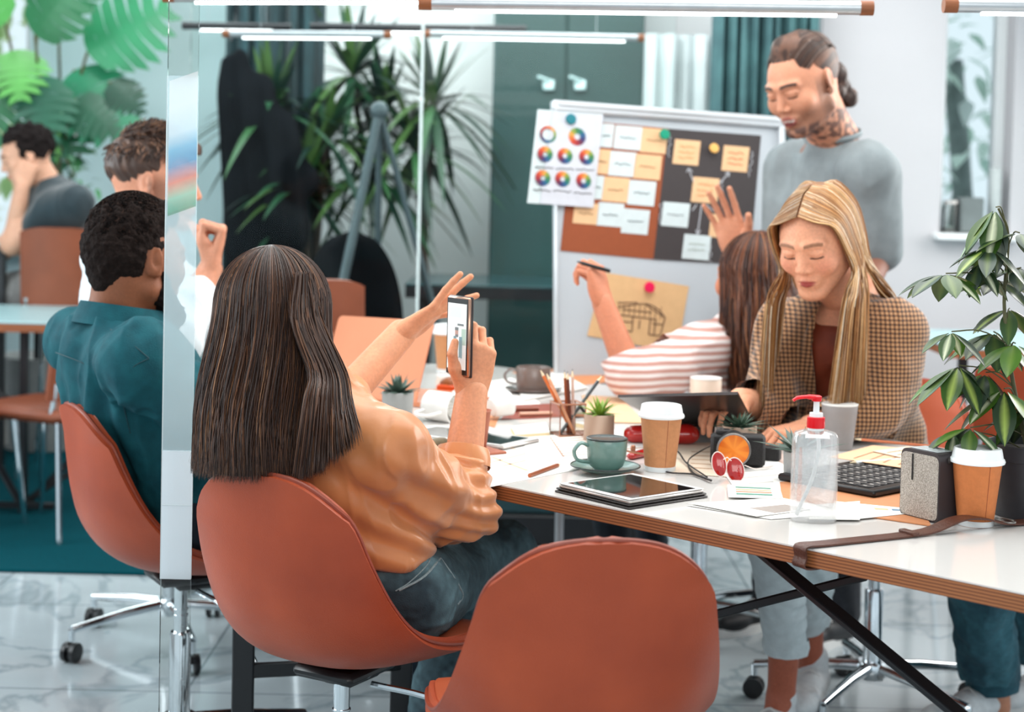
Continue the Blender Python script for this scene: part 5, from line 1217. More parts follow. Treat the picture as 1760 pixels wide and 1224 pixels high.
bz = cloth('blazer', sb, 0.0045, m_chk, pF, 0.009, 9, (0.3, 0, 1), 4, cut=cutF)
for s_i in (-1, 1):
    lp = MB()
    def lf(u, v, s_i=s_i):
        d = 0.02+0.30*u; r = s_i*(0.022+0.035*sin(pi*min(1, u*1.1))*v+0.022*(1-u)*0.5+0.012*u); p = nkF+sR*r+A3(0, 0, -d)
        return surf(sb, p+FF*0.5, -FF, 0.011+0.004*sin(v*pi))
    lp.grid(lf, 14, 4, 0.005); lp.build('lapel', m_chk, bz)
hcF = [('#95602f', 3), ('#b57f48', 3), ('#d6aa76', 2.0), ('#f0dcc0', 1.5), ('#74461f', 2)]
def hairF(rg, phi=None, l=None):
    s_i = -1 if rg.rand() < 0.47 else 1; y0 = 0.075-0.155*rg.rand(); l = rg.rand(); k = 1.0-0.12*(1-l); f = (0.075-y0)/0.155   # 0 at the face, 1 at the back
    x1 = s_i*(0.088*k); 
    pts = [A3(s_i*0.002, y0, 0.118-0.7*max(0, y0-0.02)**1.1-0.35*max(0, -y0-0.03)), A3(s_i*0.042*k, y0+0.003, 0.106-0.4*max(0, y0)), A3(s_i*0.078*k, y0*0.9, 0.060), A3(x1, y0*0.75-0.008, 0.0), A3(s_i*0.090*k, y0*0.6-0.014, -0.06)]
    P = [cF+RF @ p for p in pts]
    hx = nrm(RF[:, 0]*[1, 1, 0])*s_i; ze = 0.805+0.05*rg.rand()
    if f < 0.62:
        e2 = cF+hx*(0.088+0.02*f)+FF*(0.055-0.16*f); e2[2] = cF[2]-0.16
        e3 = cF+hx*(0.070+0.05*f)+FF*(0.060-0.15*f)+A3(0, 0, 0); e3[2] = ze
        if s_i > 0: e3 = e3+hx*0.02
    else:
        g = (f-0.62)/0.38; e2 = nkF+hx*(0.115-0.05*g)-FF*(0.03+0.06*g); e2[2] = nkF[2]+0.0; e3 = nkF+hx*(0.15-0.07*g)-FF*(0.06+0.06*g); e3[2] = 0.86+0.1*g*rg.rand()
    m_ = (P[-1]+e2)/2
    w_ = rg.randn(3)*0.004; return spline(P+[m_+w_, e2+w_, e3+w_*1.6], 24)
caps = Blob(0.02); caps.ell(cF+RF @ A3(0, -0.028, 0.030), (0.080, 0.092, 0.088), RF)
V, F = caps.mesh(0.005); Lc = (V-cF) @ RF; V, F, _ = clip_faces(V, F, ~((Lc[:, 1] > 0.025) & (Lc[:, 2] < 0.085)))
hF = mesh_obj('hair', V, F, m_hair, pF, flat_paint('#8f6038')(V))
strands('hair_strands', hairF, 3400, m_hair, hF, hcF, 0.0013, seed=21)
jb = Blob(0.04); m_wj = mat('pale_jeans', '#dde8eb', 0.8, noise=(40, 0.08), bump=(400, 0.2))
kF1, aF1 = W(1335, 940, 3.55), W(1350, 1110, 3.72); kF2, aF2 = W(1405, 930, 3.60), W(1388, 1060, 3.85)
seated_legs(jb, pelF+[0.07, -0.05, 0], pelF+[-0.07, 0.05, 0], A3(kF1[0], kF1[1], 0.52), A3(kF2[0], kF2[1], 0.54), aF1, aF2, 1.0, (0.088, 0.062, 0.052, 0.048))
cloth('jeans', jb, 0.006, m_wj, pF, 0.004, 20, (0, 1, 0.2), 3, cut=lambda V: V[:, 2] > min(aF1[2], aF2[2])-0.02)
lg = Blob(0.015); an1 = W(1342, 1200, 3.74); an2 = W(1392, 1140, 3.92)
lg.cap(aF1+[0, 0, 0.06], an1, 0.040, 0.032); lg.cap(an1, an1+[-0.02, -0.03, -0.05], 0.032, 0.03); lg.cap(aF2+[0, 0, 0.05], an2, 0.038, 0.032)
V, F = lg.mesh(0.005); mesh_obj('lower_leg', V, F, m_skin, pF, flat_paint('#b9684f')(V))
for a_, d_ in ((aF1, -0.01), (aF2, 0.0)): cuff(MB(), a_+A3(0, 0, 0.02), a_+A3(0, 0, -0.018), 0.053, 0.051).build('jeans_cuff', m_wj, pF)
shoe(pF, (an1[0]+0.02, an1[1]+0.03, an1[2]-0.095), (-0.5, -0.8, 0), 0.24); shoe(pF, (an2[0]+0.02, an2[1]+0.03, an2[2]-0.085), (-0.3, -0.9, 0), 0.24)
# ============ G: seated person far left
pG = empty('person', (W(90, 500, 6.95)[0], 6.95, 0), 0, 'person with dark curly hair and dark T-shirt leaning head on hand, far left', 'person')
m_dt = mat('dark_tshirt', '#1d3037', 0.85, noise=(14, 0.15), sheen=0.3)
FG = nrm([-0.85, -0.35, -0.35]); RG = head_frame(FG); cG = W(44, 268, 6.9); nkG = W(84, 318, 6.95); pelG = W(120, 480, 7.05); pelG[2] = 0.82; shG1 = W(120, 350, 6.80); shG2 = W(75, 350, 7.1); elG = W(22, 418, 6.85); wrG = W(38, 318, 6.83)
hb = Blob(0.02); head_blob(hb, cG, RG, 1.05, False, neck=nkG, nr=(0.05, 0.06)); bb = Blob(0.03); torso(bb, pelG, nkG, shG2, shG1, FG, 0.9); bb.chain([shG1, elG, wrG], [0.05, 0.045, 0.032]); bb.chain([shG1*0.5+elG*0.5, elG], [0.05, 0.045])
e2 = W(5, 428, 7.1); bb.chain([shG2, e2, e2+[-0.15, 0, 0.02]], [0.05, 0.045, 0.03])
h1 = Blob(0.006); hand_blob(h1, wrG, (0.25, 0, 0.95), (-0.2, 0.9, 0.2), True, 1.05, ((1.0, 1.2, 0.6),)*4, fore=elG*0.5+wrG*0.5)
skG = '#d9a488'
body_mesh([(hb, 0.006), (bb, 0.010), (h1, 0.005)], [lambda V: head_paint(V, cG, RG, 1.05, skG)]+[flat_paint(skG)]*2, pG)
sb = Blob(0.05); torso(sb, pelG, nkG-[0, 0, 0.03], shG2, shG1, FG, 1.25, 0.13, 0.15); sb.cap(shG1, shG1*0.45+elG*0.55, 0.085, 0.075)
cloth('t_shirt', sb, 0.010, m_dt, pG, 0.012, 7, (0, 0, 1), 4)
cb = Blob(0.02); cb.ell(cG+RG @ A3(0, -0.025, 0.04), (0.088, 0.105, 0.098), RG); V, F = cb.mesh(0.006); Lc = (V-cG) @ RG; V += vnormals(V, F)*((vnoise(V*55)-0.4)*0.03)[:, None]
V, F, _ = clip_faces(V, F, (Lc[:, 2] > -0.05) & ~((Lc[:, 1] > 0.03) & (Lc[:, 2] < 0.07)))
mesh_obj('hair', V, F, m_curl, pG, flat_paint('#211b1a')(V))
lb_ = Blob(0.04); kG = pelG+A3(-0.40, -0.08, -0.06); lb_.cap(pelG, kG, 0.11, 0.075); lb_.cap(kG, (kG[0]+0.05, kG[1], 0.10), 0.07, 0.05); lb_.cap(pelG+[0.05, 0.08, 0], kG+[0, 0.18, 0], 0.11, 0.075); lb_.cap(kG+[0, 0.18, 0], (kG[0]+0.05, kG[1]+0.18, 0.10), 0.07, 0.05)
V, F = lb_.mesh(0.012); mesh_obj('trousers', V, F, m_jean, pG, denim_col('#8c8a88', '#b3b1ae')(V))
shoe(pG, (kG[0]+0.06, kG[1], 0.012), (-1, 0, 0), 0.27); shoe(pG, (kG[0]+0.06, kG[1]+0.18, 0.012), (-1, 0, 0), 0.27)
# ============ H: person at the right edge, legs in view
pH = empty('person', (1.72, 4.02, 0), 0, 'person at the right edge in blue jeans and white sneakers, only the legs in view', 'person')
chair((1.72, 4.02), nrm([-0.9, -0.4, 0]), 'brown swivel chair of the person in blue jeans, beyond the right edge')
pelH = A3(1.72, 4.02, 0.575); nkH = A3(1.75, 4.05, 1.05); jb = Blob(0.04); k1, a1 = W(1668, 985, 3.72), W(1703, 1178, 3.95); k2, a2 = W(1735, 1000, 4.0), W(1810, 1190, 4.1); k1[2] = 0.53; k2[2] = 0.53
seated_legs(jb, pelH+[0.03, -0.10, 0], pelH+[-0.02, 0.10, 0], k1, k2, a1, a2, 1.08, (0.092, 0.070, 0.058, 0.060))
cloth('jeans', jb, 0.006, m_jean, pH, 0.008, 16, (0, 0.3, 1), 3, col=denim_col('#1d4150', '#3f7482'), cut=lambda V: V[:, 2] > 0.10)
cuff(MB(), a1+A3(0, 0, 0.03), a1+A3(0.004, 0, -0.012), 0.064, 0.062).build('jeans_cuff', m_jean, pH).data.color_attributes['Col'].data.foreach_set('color', np.tile([*lin('#2c5c6b'), 1], 7*28))
shH = [A3(1.80, 3.86, 0.98), A3(1.70, 4.24, 0.98)]; hcH = A3(1.72, 4.03, 1.24); RH = head_frame((-0.9, -0.4, -0.1))
hb = Blob(0.02); head_blob(hb, hcH, RH, 1.05, False, neck=nkH); bb = Blob(0.03); torso(bb, pelH+[0, 0, 0.05], nkH, shH[1], shH[0], (-0.9, -0.4, 0), 0.95); an = Blob(0.02); an.cap(a1+[0, 0, 0.03], a1+[0.01, 0, -0.05], 0.042, 0.04)
body_mesh([(hb, 0.007), (bb, 0.012), (an, 0.006)], [lambda V: head_paint(V, hcH, RH, 1.05, skD)]+[flat_paint(skD)]*2, pH)
sb = Blob(0.05); torso(sb, pelH, nkH-[0, 0, 0.03], shH[1], shH[0], (-0.9, -0.4, 0), 1.2)
for s0_ in shH: sb.chain([s0_, s0_+A3(-0.02, -0.02, -0.26), s0_+A3(-0.24, -0.08, -0.24)], [0.07, 0.06, 0.04])
cloth('sweater', sb, 0.012, m_grey_t, pH, 0.008, 9)
shoe(pH, (a1[0]+0.03, a1[1]+0.02, 0.0), (-0.75, -0.5, 0), 0.28, h=0.10); shoe(pH, (a2[0]+0.03, a2[1]+0.02, 0.0), (-0.75, -0.5, 0), 0.28, h=0.10)
# ------------------------------------------------------------------ things on the board
def thing(name, loc, label, cat, group=None): return empty(name, loc, 0, label, cat, group)
def mat_plain(name, c, r=0.7, **k): return mat(name, c, r, noise=k.pop('noise', (40, 0.04)), **k)
def quad_on_board(mb, corners, off, th, col=None):
    P = [BP(x, y, off) for x, y in corners]; n = bn_*th
    V = [p for p in P]+[p+n for p in P]; mb.add(V, [(3, 2, 1, 0), (4, 5, 6, 7), (0, 1, 5, 4), (1, 2, 6, 5), (2, 3, 7, 6), (3, 0, 4, 7)], col)
def board_sheet(name, corners, off, m, label, cat='paper', group=None, th=0.0008):
    mb = MB(); quad_on_board(mb, corners, off, th); o = mb.build(name, m, smooth=False); return tag(o, label, cat, group)
m_brownp = mat_plain('brown_card', '#8c4420'); m_blackp = mat_plain('charcoal_card', '#352f30'); m_kraft = mat_plain('kraft_paper', '#d3ab7c'); m_paper = mat_plain('white_paper', '#c3cfd1'); m_ivory = mat_plain('peach_note_paper', '#d8b086')
board_sheet('card', [(985, 206), (1150, 221), (1124, 446), (963, 431)], 0.0005, m_brownp, 'rust brown card under the grid of notes on the board', 'card')
board_sheet('card', [(1148, 221), (1308, 233), (1288, 455), (1123, 446)], 0.0012, m_blackp, 'charcoal card with chalk arrows at the right of the board', 'card')
chalk = mat_plain('white_chalk', '#b9bcc2'); ck = MB()
def bline(mb, pts, off, r=0.0015, col=None):
    P = [BP(x, y, off) for x, y in pts]; mb.tube(P if len(P) == 2 else spline(P, 12), r, 5, col=col)
for pts in ([(1183, 290), (1192, 312)], [(1180, 296), (1184, 290), (1190, 296)], [(1252, 298), (1236, 316)], [(1246, 298), (1253, 297), (1252, 304)], [(1206, 352), (1199, 402)], [(1196, 395), (1199, 403), (1204, 396)], [(1197, 352), (1190, 362)], [(1214, 352), (1226, 363)]): bline(ck, pts, 0.0022)
def scribble(mb, x, y, w_, h, off, r=0.0011, n=9, ang=0.0, col=None, seed=0):
    rg = np.random.RandomState(int(x*7+y*13+seed)); P = []
    for k in range(n): 
        u = k/(n-1)*w_; v = (rg.rand()-0.5)*h*(1 if k % 2 else -1); P.append((x+u*cos(ang)-v*sin(ang), y+u*sin(ang)+v*cos(ang)))
    bline(mb, P, off, r, col)
for a in ((1153, 230, 40), (1292, 260, 44), (1241, 310, 28), (1136, 350, 34), (1222, 418, 34), (1280, 372, 14)): scribble(ck, a[0], a[1], a[2], 6, 0.0022, n=13, ang=1.66)
ckt = thing('chalk_drawing', BP(1210, 330), 'white chalk arrows and handwriting on the charcoal card', 'drawing')
base_ = 0
for v_ in ck.v:
    n_v = len(v_); m0 = MB(); m0.add(v_, [tuple(i-base_ for i in f) for f in ck.f if base_ <= f[0] < base_+n_v]); m0.build('chalk_stroke', chalk, ckt); base_ += n_v
def note(cx, cy, w_, h, m, label, group, off=0.0018, ink='#8d9296', skew=0.0, lines=1, inkw=0.6, border=True):
    dx, dy = 0.085, 0.115        # how the photo's board leans
    def c(u, v): return (cx+u*w_-v*h*dy, cy+v*h+u*w_*dx+skew*u)
    t = thing('sticky_note', BP(cx, cy), label, 'note', group)
    mb = MB(); quad_on_board(mb, [c(-.5, -.5), c(.5, -.5), c(.5, .5), c(-.5, .5)], off, 0.0006); mb.build('note_paper', m, t, smooth=False)
    ik = MB()
    for i in range(lines):
        y0 = (i-(lines-1)/2)*0.22; p = c(-inkw/2, y0); scribble(ik, p[0], p[1], w_*inkw, h*0.09, off+0.0007, 0.0015, 13, 0.085)
    ik.build('handwriting', mat_plain('ink_'+ink.strip('#'), ink), t)
    return t
G1 = 'notes in the grid on the brown card'
grid = [((1079, 237, 46, 40), 0, 'white note in the top row of the grid, middle'), ((1124, 242, 44, 42), 1, 'peach note at the top right of the grid'), ((1042, 233, 24, 40), 0, 'white note at the top row of the grid, half under the colour chart'),
        ((1070, 282, 46, 42), 0, 'white note in the second row of the grid, middle'), ((1113, 287, 46, 42), 1, 'peach note in the second row of the grid, right'), ((1036, 278, 24, 42), 1, 'peach note in the second row, half under the colour chart'),
        ((1058, 326, 44, 42), 1, 'peach note in the third row of the grid, middle'), ((1103, 332, 46, 42), 0, 'white note in the third row of the grid, right'), ((1026, 322, 22, 40), 0, 'white note in the third row, half under the colour chart'),
        ((1007, 367, 42, 36), 1, 'peach note in the bottom row of the grid, left'), ((1049, 369, 44, 40), 0, 'white note in the bottom row of the grid, middle'), ((1092, 381, 46, 42), 0, 'white note in the bottom row of the grid, lowest at right')]
for (x, y, w_, h), k, lb in grid: note(x, y, w_, h, m_ivory if k else m_paper, lb, G1, ink='#8f6f48' if k else '#5c686d')
G2 = 'notes on the charcoal card'
for (x, y, w_, h), k, lb, ink, ln in [((1180, 262, 44, 42), 1, 'peach note at the upper left of the charcoal card', '#b98e5a', 3), ((1264, 273, 44, 43), 1, 'peach note at the upper right of the charcoal card', '#c9673e', 3), ((1212, 327, 45, 43), 1, 'peach note in the centre of the charcoal card', '#c98a5a', 3), ((1161, 369, 46, 41), 0, 'white note at the left of the charcoal card', '#7a8286', 1), ((1197, 425, 46, 42), 0, 'white note at the bottom of the charcoal card', '#98a59a', 2), ((1230, 388, 20, 40), 1, 'peach note on the charcoal card, mostly behind the raised hand', '#c98a5a', 1)]:
    note(x, y, w_, h, m_ivory if k else m_paper, lb, G2, 0.0024, ink, lines=ln)
# colour chart sheets over the upper left corner
board_sheet('paper', [(924, 188), (1036, 196), (1020, 356), (906, 349)], 0.010, m_paper, 'white sheet behind the colour wheel chart, sticking out past the left edge of the board', 'paper', th=0.001)
t = thing('colour_chart', BP(975, 270), 'printed chart with eight colour wheels at the upper left corner of the board', 'poster')
mb = MB(); quad_on_board(mb, [(950, 192), (1037, 198), (1019, 357), (928, 350)], 0.0125, 0.001); mb.build('chart_paper', mat_plain('print_paper', '#bfc2ca'), t, smooth=False)
wc = ['#c98a3a', '#c9622a', '#ae3620', '#8f1f28', '#5c2140', '#2a2e62', '#174f78', '#146560', '#35703f', '#7c8c38']
m_wheel = mat('printed_colours', '#cc6644', 0.6, noise=(30, 0.02), attr=True)
def wheel(x, y, r, r0, start, off=0.0137):
    c = BP(x, y, off); mb = MB(); rr = r/586.0
    for k in range(10):
        a0 = start+2*pi*k/10; a1 = a0+2*pi/10; pts = []
        for a, q in ((a0, r0), (a0, 1), ((a0+a1)/2, 1.02), (a1, 1), (a1, r0)): pts.append(c+(bx*cos(a)-by*sin(a))*rr*q)
        V = pts+[p+bn_*0.0004 for p in pts]; mb.add(V, [(4, 3, 2, 1, 0), (5, 6, 7, 8, 9), (0, 1, 6, 5), (1, 2, 7, 6), (2, 3, 8, 7), (3, 4, 9, 8), (4, 0, 5, 9)], lin(wc[k]))
    return mb
for (x, y, r, r0, s_) in [(942, 231, 15, 0.72, 0.5), (992, 235, 16, 0.35, 2.5), (937, 265, 14, 0.3, 1), (971, 268, 14, 0.3, 1), (1008, 270, 14, 0.3, 1), (933, 306, 14, 0.3, 1), (967, 308, 14, 0.3, 1), (1003, 311, 14, 0.3, 1)]:
    wheel(x, y, r, r0, s_).build('colour_wheel', m_wheel, t, sharp=0, smooth=False)
ik = MB()
for x, y in ((920, 287), (955, 289), (990, 291), (916, 326), (951, 328), (986, 331)): scribble(ik, x, y, 31, 3.2, 0.0137, 0.0014, 15, 0.06)
ik.build('printed_captions', m_blackp, t)
def magnet(x, y, r, m, label):
    c = BP(x, y, 0.0142); R_ = np.array([bx, by, bn_]).T
    return tag(MB().lathe([(r, 0), (r, 0.004), (r*0.92, 0.0062), (r*0.3, 0.0066), (0, 0.0066)], c, 24, R_).build('magnet', m, smooth=True), label, 'magnet', 'round magnets on the board')
magnet(981, 205, 0.0165, mat_plain('teal_magnet', '#14707c', 0.35), 'dark teal round magnet holding the colour wheel chart')
magnet(1142, 231, 0.0165, mat_plain('green_magnet', '#0f8a6c', 0.35), 'green round magnet between the brown and charcoal cards')
magnet(1227, 255, 0.0150, mat_plain('yellow_magnet', '#e3b064', 0.35), 'pale yellow round magnet on the charcoal card')
board_sheet('paper', [(1037, 468), (1184, 492), (1164, 606), (1009, 577)], 0.0012, m_kraft, 'tan sheet with a pencil sketch of a house on the lower board', 'drawing')
magnet(1116, 494, 0.0165, mat_plain('pink_magnet', '#e01452', 0.3), 'bright pink round magnet on the tan house sketch')
ik = MB(); off = 0.0024
for pts in ([(1062, 528), (1108, 522), (1131, 532), (1143, 546)], [(1062, 520), (1096, 520)], [(1108, 522), (1143, 546)], [(1062, 541), (1128, 549)], [(1118, 548), (1115, 575)], [(1143, 546), (1135, 576)], [(1115, 575), (1135, 577)], [(1062, 541), (1063, 566)], [(1088, 545), (1086, 570)], [(1063, 566), (1086, 570)], [(1100, 550), (1098, 565)], [(1070, 532), (1120, 537)], [(1066, 552), (1086, 554)], [(1122, 556), (1138, 558)], [(1127, 549), (1124, 575)]):
    bline(ik, pts, off, 0.0020)
for k in range(9): bline(ik, [(1064+k*9, 523+k*0.6), (1063+k*9, 540+k*1.0)], off, 0.0011)
tag(ik.build('house_sketch', mat_plain('brown_ink', '#6b4f3a')), 'brown ink sketch of a house with columns on the tan sheet', 'drawing')
# ------------------------------------------------------------------ crockery, cups, pots
TZ = 0.7502
m_lid = mat_plain('white_plastic_lid', '#eef0f0', 0.35); m_kcup = mat('kraft_cup', '#c98a5c', 0.7, noise=(120, 0.06), bump=(300, 0.1)); m_kcup2 = mat('orange_kraft_cup', '#c97640', 0.7, noise=(120, 0.06), bump=(300, 0.1))
def paper_cup(loc, label, m, s=1.0, seam=True):
    t = thing('paper_cup', loc, label, 'cup', 'paper coffee cups with white lids'); x, y, z = loc
    MB().lathe([(0.0285*s, 0), (0.0290*s, 0.010*s), (0.0290*s, 0.0101*s), (0.0390*s, 0.103*s), (0.0395*s, 0.104*s)], loc, 40).build('cup_body', m, t)
    MB().lathe([(0.0287*s, 0.0003), (0.0300*s, 0.0098*s)], loc, 40).build('cup_base', m_white, t)
    MB().lathe([(0.0400*s, 0.1005*s), (0.0430*s, 0.1015*s), (0.0438*s, 0.1045*s), (0.0425*s, 0.108*s), (0.0405*s, 0.1095*s), (0.0390*s, 0.118*s), (0.0375*s, 0.1245*s), (0.0355*s, 0.1255*s), (0.0340*s, 0.1235*s), (0.0, 0.1225*s)], loc, 40).ball((x-0.002, y-0.022*s, z+0.1238*s), (0.004, 0.002, 0.0009)).build('lid', m_lid, t)
    if seam:
        a = radians(-75); MB().tube([A3(x+0.0290*s*cos(a), y+0.0290*s*sin(a), z+0.0105*s), A3(x+0.0391*s*cos(a), y+0.0391*s*sin(a), z+0.101*s)], 0.0004, 5).build('seam', m_pipe, t)
    return t
paper_cup((*Z(1134, 809)[:2], TZ), 'tan paper cup with white lid beside the green mug and saucer', m_kcup, 1.04)
paper_cup((*Z(1676, 902)[:2], TZ), 'orange brown paper cup with white lid next to the grey speaker', m_kcup2, 1.04)
paper_cup((*Z(770, 640)[:2], TZ), 'paper cup with white lid behind the smartphone', m_kcup, 1.12, False)
def mug(loc, r, h, label, m, handle=None, prof='round', name='mug', rim=None, group='mugs on the table', inner=None, liquid=None):
    t = thing(name, loc, label, 'mug', group); x, y, z = loc; th = 0.0035
    if prof == 'round': P = [(r*0.58, 0), (r*0.62, 0.002), (r*0.82, h*0.14), (r*0.96, h*0.40), (r, h*0.75), (r, h*0.985)]
    elif prof == 'straight': P = [(r*0.92, 0), (r*0.97, h*0.03), (r, h*0.2), (r, h*0.985)]
    else: P = [(r*0.72, 0), (r*0.76, h*0.02), (r*0.86, h*0.4), (r*0.97, h*0.8), (r, h*0.985)]
    inn = [(p[0]-th, max(p[1], 0.006)) for p in P[::-1]]
    MB().lathe(P+[(r-th*0.2, h), (r-th*0.8, h)]+inn+[(0, 0.006)], loc, 44).build('mug_body', m, t)
    if rim: MB().lathe([(r-th, h-0.0022), (r+0.0005, h-0.0022), (r+0.0008, h+0.0006), (r-th*0.5, h+0.0014), (r-th-0.0003, h+0.0004)], loc, 44).build('rim', rim, t)
    if handle is not None:
        d = A3(cos(handle), sin(handle), 0); c = A3(x, y, z)
        MB().tube(spline([c+d*(r*0.97)+[0, 0, h*0.78], c+d*(r*1.35)+[0, 0, h*0.86], c+d*(r*1.68)+[0, 0, h*0.62], c+d*(r*1.50)+[0, 0, h*0.34], c+d*(r*0.90)+[0, 0, h*0.26]], 18), 0.0042, 10, flat=(1.5, 0.85)).build('handle', m, t)
    if liquid: MB().lathe([(0.0, h*0.8), (r-th-0.0005, h*0.8)], loc, 32).build('drink', liquid, t)
    return t
def saucer(loc, r, label, m, rim=None, foot=0.5):
    t = thing('saucer', loc, label, 'saucer'); MB().lathe([(r*foot, 0), (r*foot, 0.002), (r*0.75, 0.006), (r, 0.0125), (r*0.995, 0.0145), (r*0.74, 0.0085), (r*0.5, 0.0045), (0, 0.0045)], loc, 48).build('saucer_body', m, t)
    if rim: MB().tube([A3(loc[0]+r*cos(a), loc[1]+r*sin(a), loc[2]+0.0138) for a in np.linspace(0, 2*pi, 49)], 0.0018, 8, cap=False).build('rim', rim, t)
m_green = mat('sage_glaze', '#6f8f87', 0.28, noise=(30, 0.05), coat=0.4); m_gdark = mat_plain('dark_glaze_rim', '#26302f', 0.3); m_brg = mat('brown_grey_glaze', '#7b6a63', 0.25, noise=(12, 0.1), coat=0.4); m_gmug = mat_plain('matt_grey_glaze', '#97908e', 0.5); m_wmug = mat_plain('white_glaze', '#eceae6', 0.25); m_pmug = mat_plain('pale_peach_glaze', '#e3cbb8', 0.4)
q = Z(1040, 812); saucer((q[0], q[1], TZ), 0.067, 'sage green saucer with dark rim under the green mug', m_green, m_gdark); mug((q[0]+0.002, q[1], TZ+0.0048), 0.0395, 0.062, 'sage green mug with dark rim on its saucer, near the tablet', m_green, radians(196), rim=m_gdark, liquid=None)
q = Z(916, 676); saucer((q[0], q[1], TZ), 0.075, 'brown grey saucer under the dark mug before the board', m_brg); mug((q[0], q[1], TZ+0.0048), 0.046, 0.066, 'brown grey mug on a saucer in front of the whiteboard', m_brg, radians(170), 'straight')
q = Z(1441, 772); mug((q[0], q[1], TZ), 0.0385, 0.098, 'tall grey mug with white inside behind the soap bottle', m_gmug, None, 'taper', rim=m_wmug)
q = Z(1212, 700); mug((q[0], q[1], TZ), 0.040, 0.075, 'white cup behind the dark laptop, beside the striped sleeve', m_pmug, None, 'straight', rim=m_wmug)
q = Z(928, 742); 
mb = thing('mug', (*Z(862, 727)[:2], TZ), 'small white cup lying among papers right of the terracotta cup', 'mug', 'mugs on the table')
cc = Z(862, 722); R_ = frame((0, 0, 1), (0.8, 0.5, 0.15)); MB().lathe([(0.020, 0), (0.024, 0.004), (0.029, 0.05), (0.027, 0.05), (0.021, 0.006), (0, 0.006)], cc+A3(-0.025, -0.01, 0.030), 30, R_).build('mug_body', m_wmug, mb)
# fallen white mug with a ribbed paper disc
t = thing('mug', (*Z(755, 728)[:2], TZ), 'white mug tipped on its side with handle to the left, beneath the phone hand', 'mug', 'mugs on the table')
c0 = Z(748, 722)+A3(-0.02, 0, 0.036); ax_ = nrm(A3(0.85, -0.45, -0.05)); R_ = frame((0, 0, 1), ax_)
MB().lathe([(0.030, 0), (0.034, 0.004), (0.036, 0.075), (0.033, 0.075), (0.031, 0.006), (0, 0.006)], c0, 36, R_).build('mug_body', m_wmug, t)
hd = nrm(A3(-0.5, -0.75, -0.2)); MB().tube(spline([c0+ax_*0.015+hd*0.033, c0+ax_*0.010+hd*0.060, c0+ax_*0.042+hd*0.066, c0+ax_*0.062+hd*0.034], 16), 0.004, 10).build('handle', m_wmug, t)
m_fan = mat('pleated_white_paper', '#dcdcd8', 0.45, noise=(20, 0.03), attr=True)
mb = MB(); c1 = Z(793, 726)+A3(0, 0, 0.040); R_ = frame((0, 0, 1), nrm(A3(0.35, -0.93, 0.12))); n = 48; V = [c1+R_ @ A3(0, 0, 0.010)]
for k in range(n): a = 2*pi*k/n; V.append(c1+R_ @ A3(0.040*cos(a), 0.040*sin(a), 0.0045*(k % 2)))
V2 = [v-R_[:, 2]*0.0016 for v in V]; F = [(0, 1+k, 1+(k+1) % n) for k in range(n)]+[(n+1, n+2+(k+1) % n, n+2+k) for k in range(n)]+[(1+k, n+2+k, n+2+(k+1) % n, 1+(k+1) % n) for k in range(n)]
mb.add(V+V2, F, lin('#dedcd6')); tag(mb.build('pleated_disc', m_fan, smooth=False), 'white pleated round lens cap shape leaning by the tipped mug', 'decoration')
# terracotta cup on a coaster
m_terr = mat('terracotta', '#b3664a', 0.6, noise=(30, 0.08))
q = Z(812, 778); tag(MB().box((q[0], q[1], TZ+0.003), (0.105, 0.10, 0.006), rotz(0.6), 0.002).build('coaster', m_terr), 'thin square terracotta coaster under the terracotta cup', 'coaster')
t = thing('planter', (q[0], q[1], TZ+0.006), 'terracotta cup pot behind the raised forearm with a dry twig', 'pot')
MB().lathe([(0.026, 0), (0.028, 0.002), (0.036, 0.080), (0.038, 0.082), (0.0355, 0.082), (0.030, 0.07), (0, 0.07)], (q[0], q[1], TZ+0.0062), 40).build('pot_body', m_terr, t)
MB().tube(spline([(q[0]+0.015, q[1], TZ+0.07), (q[0]+0.018, q[1]-0.004, TZ+0.10), (q[0]+0.012, q[1], TZ+0.125)], 8), 0.0016, 6).build('twig', mat_plain('dry_twig', '#5a3426'), t)
# ------------------------------------------------------------------ succulents
m_conc = mat('grey_concrete_pot', '#aeb1b0', 0.75, noise=(14, 0.10), bump=(150, 0.15)); m_woodp = mat('pale_wood_grain_pot', '#c4aa97', 0.65, noise=(9, 0.1), wave=(7, 4, 'X'), c2='#a98c78'); m_soil = mat('dark_soil', '#2b211d', 0.95, noise=(90, 0.4), bump=(90, 0.8))
m_s1 = mat('grey_green_leaf', '#4d6358', 0.45, noise=(20, 0.15)); m_s2 = mat('bright_green_leaf', '#7f9f3a', 0.45, noise=(20, 0.15)); m_s3 = mat('dark_green_leaf', '#56705d', 0.45, noise=(30, 0.2))
def spike_leaf(mb, p0, d, ln, w_, bend=0.3, th=0.25, n=8):
    d = nrm(d); out = A3(d[0], d[1], 0); P = []; R = []
    for k in range(n+1):
        t = k/n; P.append(p0+d*ln*t+A3(0, 0, -bend*ln*t*t)+out*bend*ln*t*t*0.5); R.append(max(0.0003, w_*(sin(pi*min(1, (t*0.9+0.12)))**0.7)*(1-t**4*0.98)*0.5))
    side = nrm(np.cross(d, (0, 0, 1)) if abs(d[2]) < 0.98 else (1, 0, 0)); mb.tube(P, R, 8, flat=(1.0, th), up=np.cross(side, d))
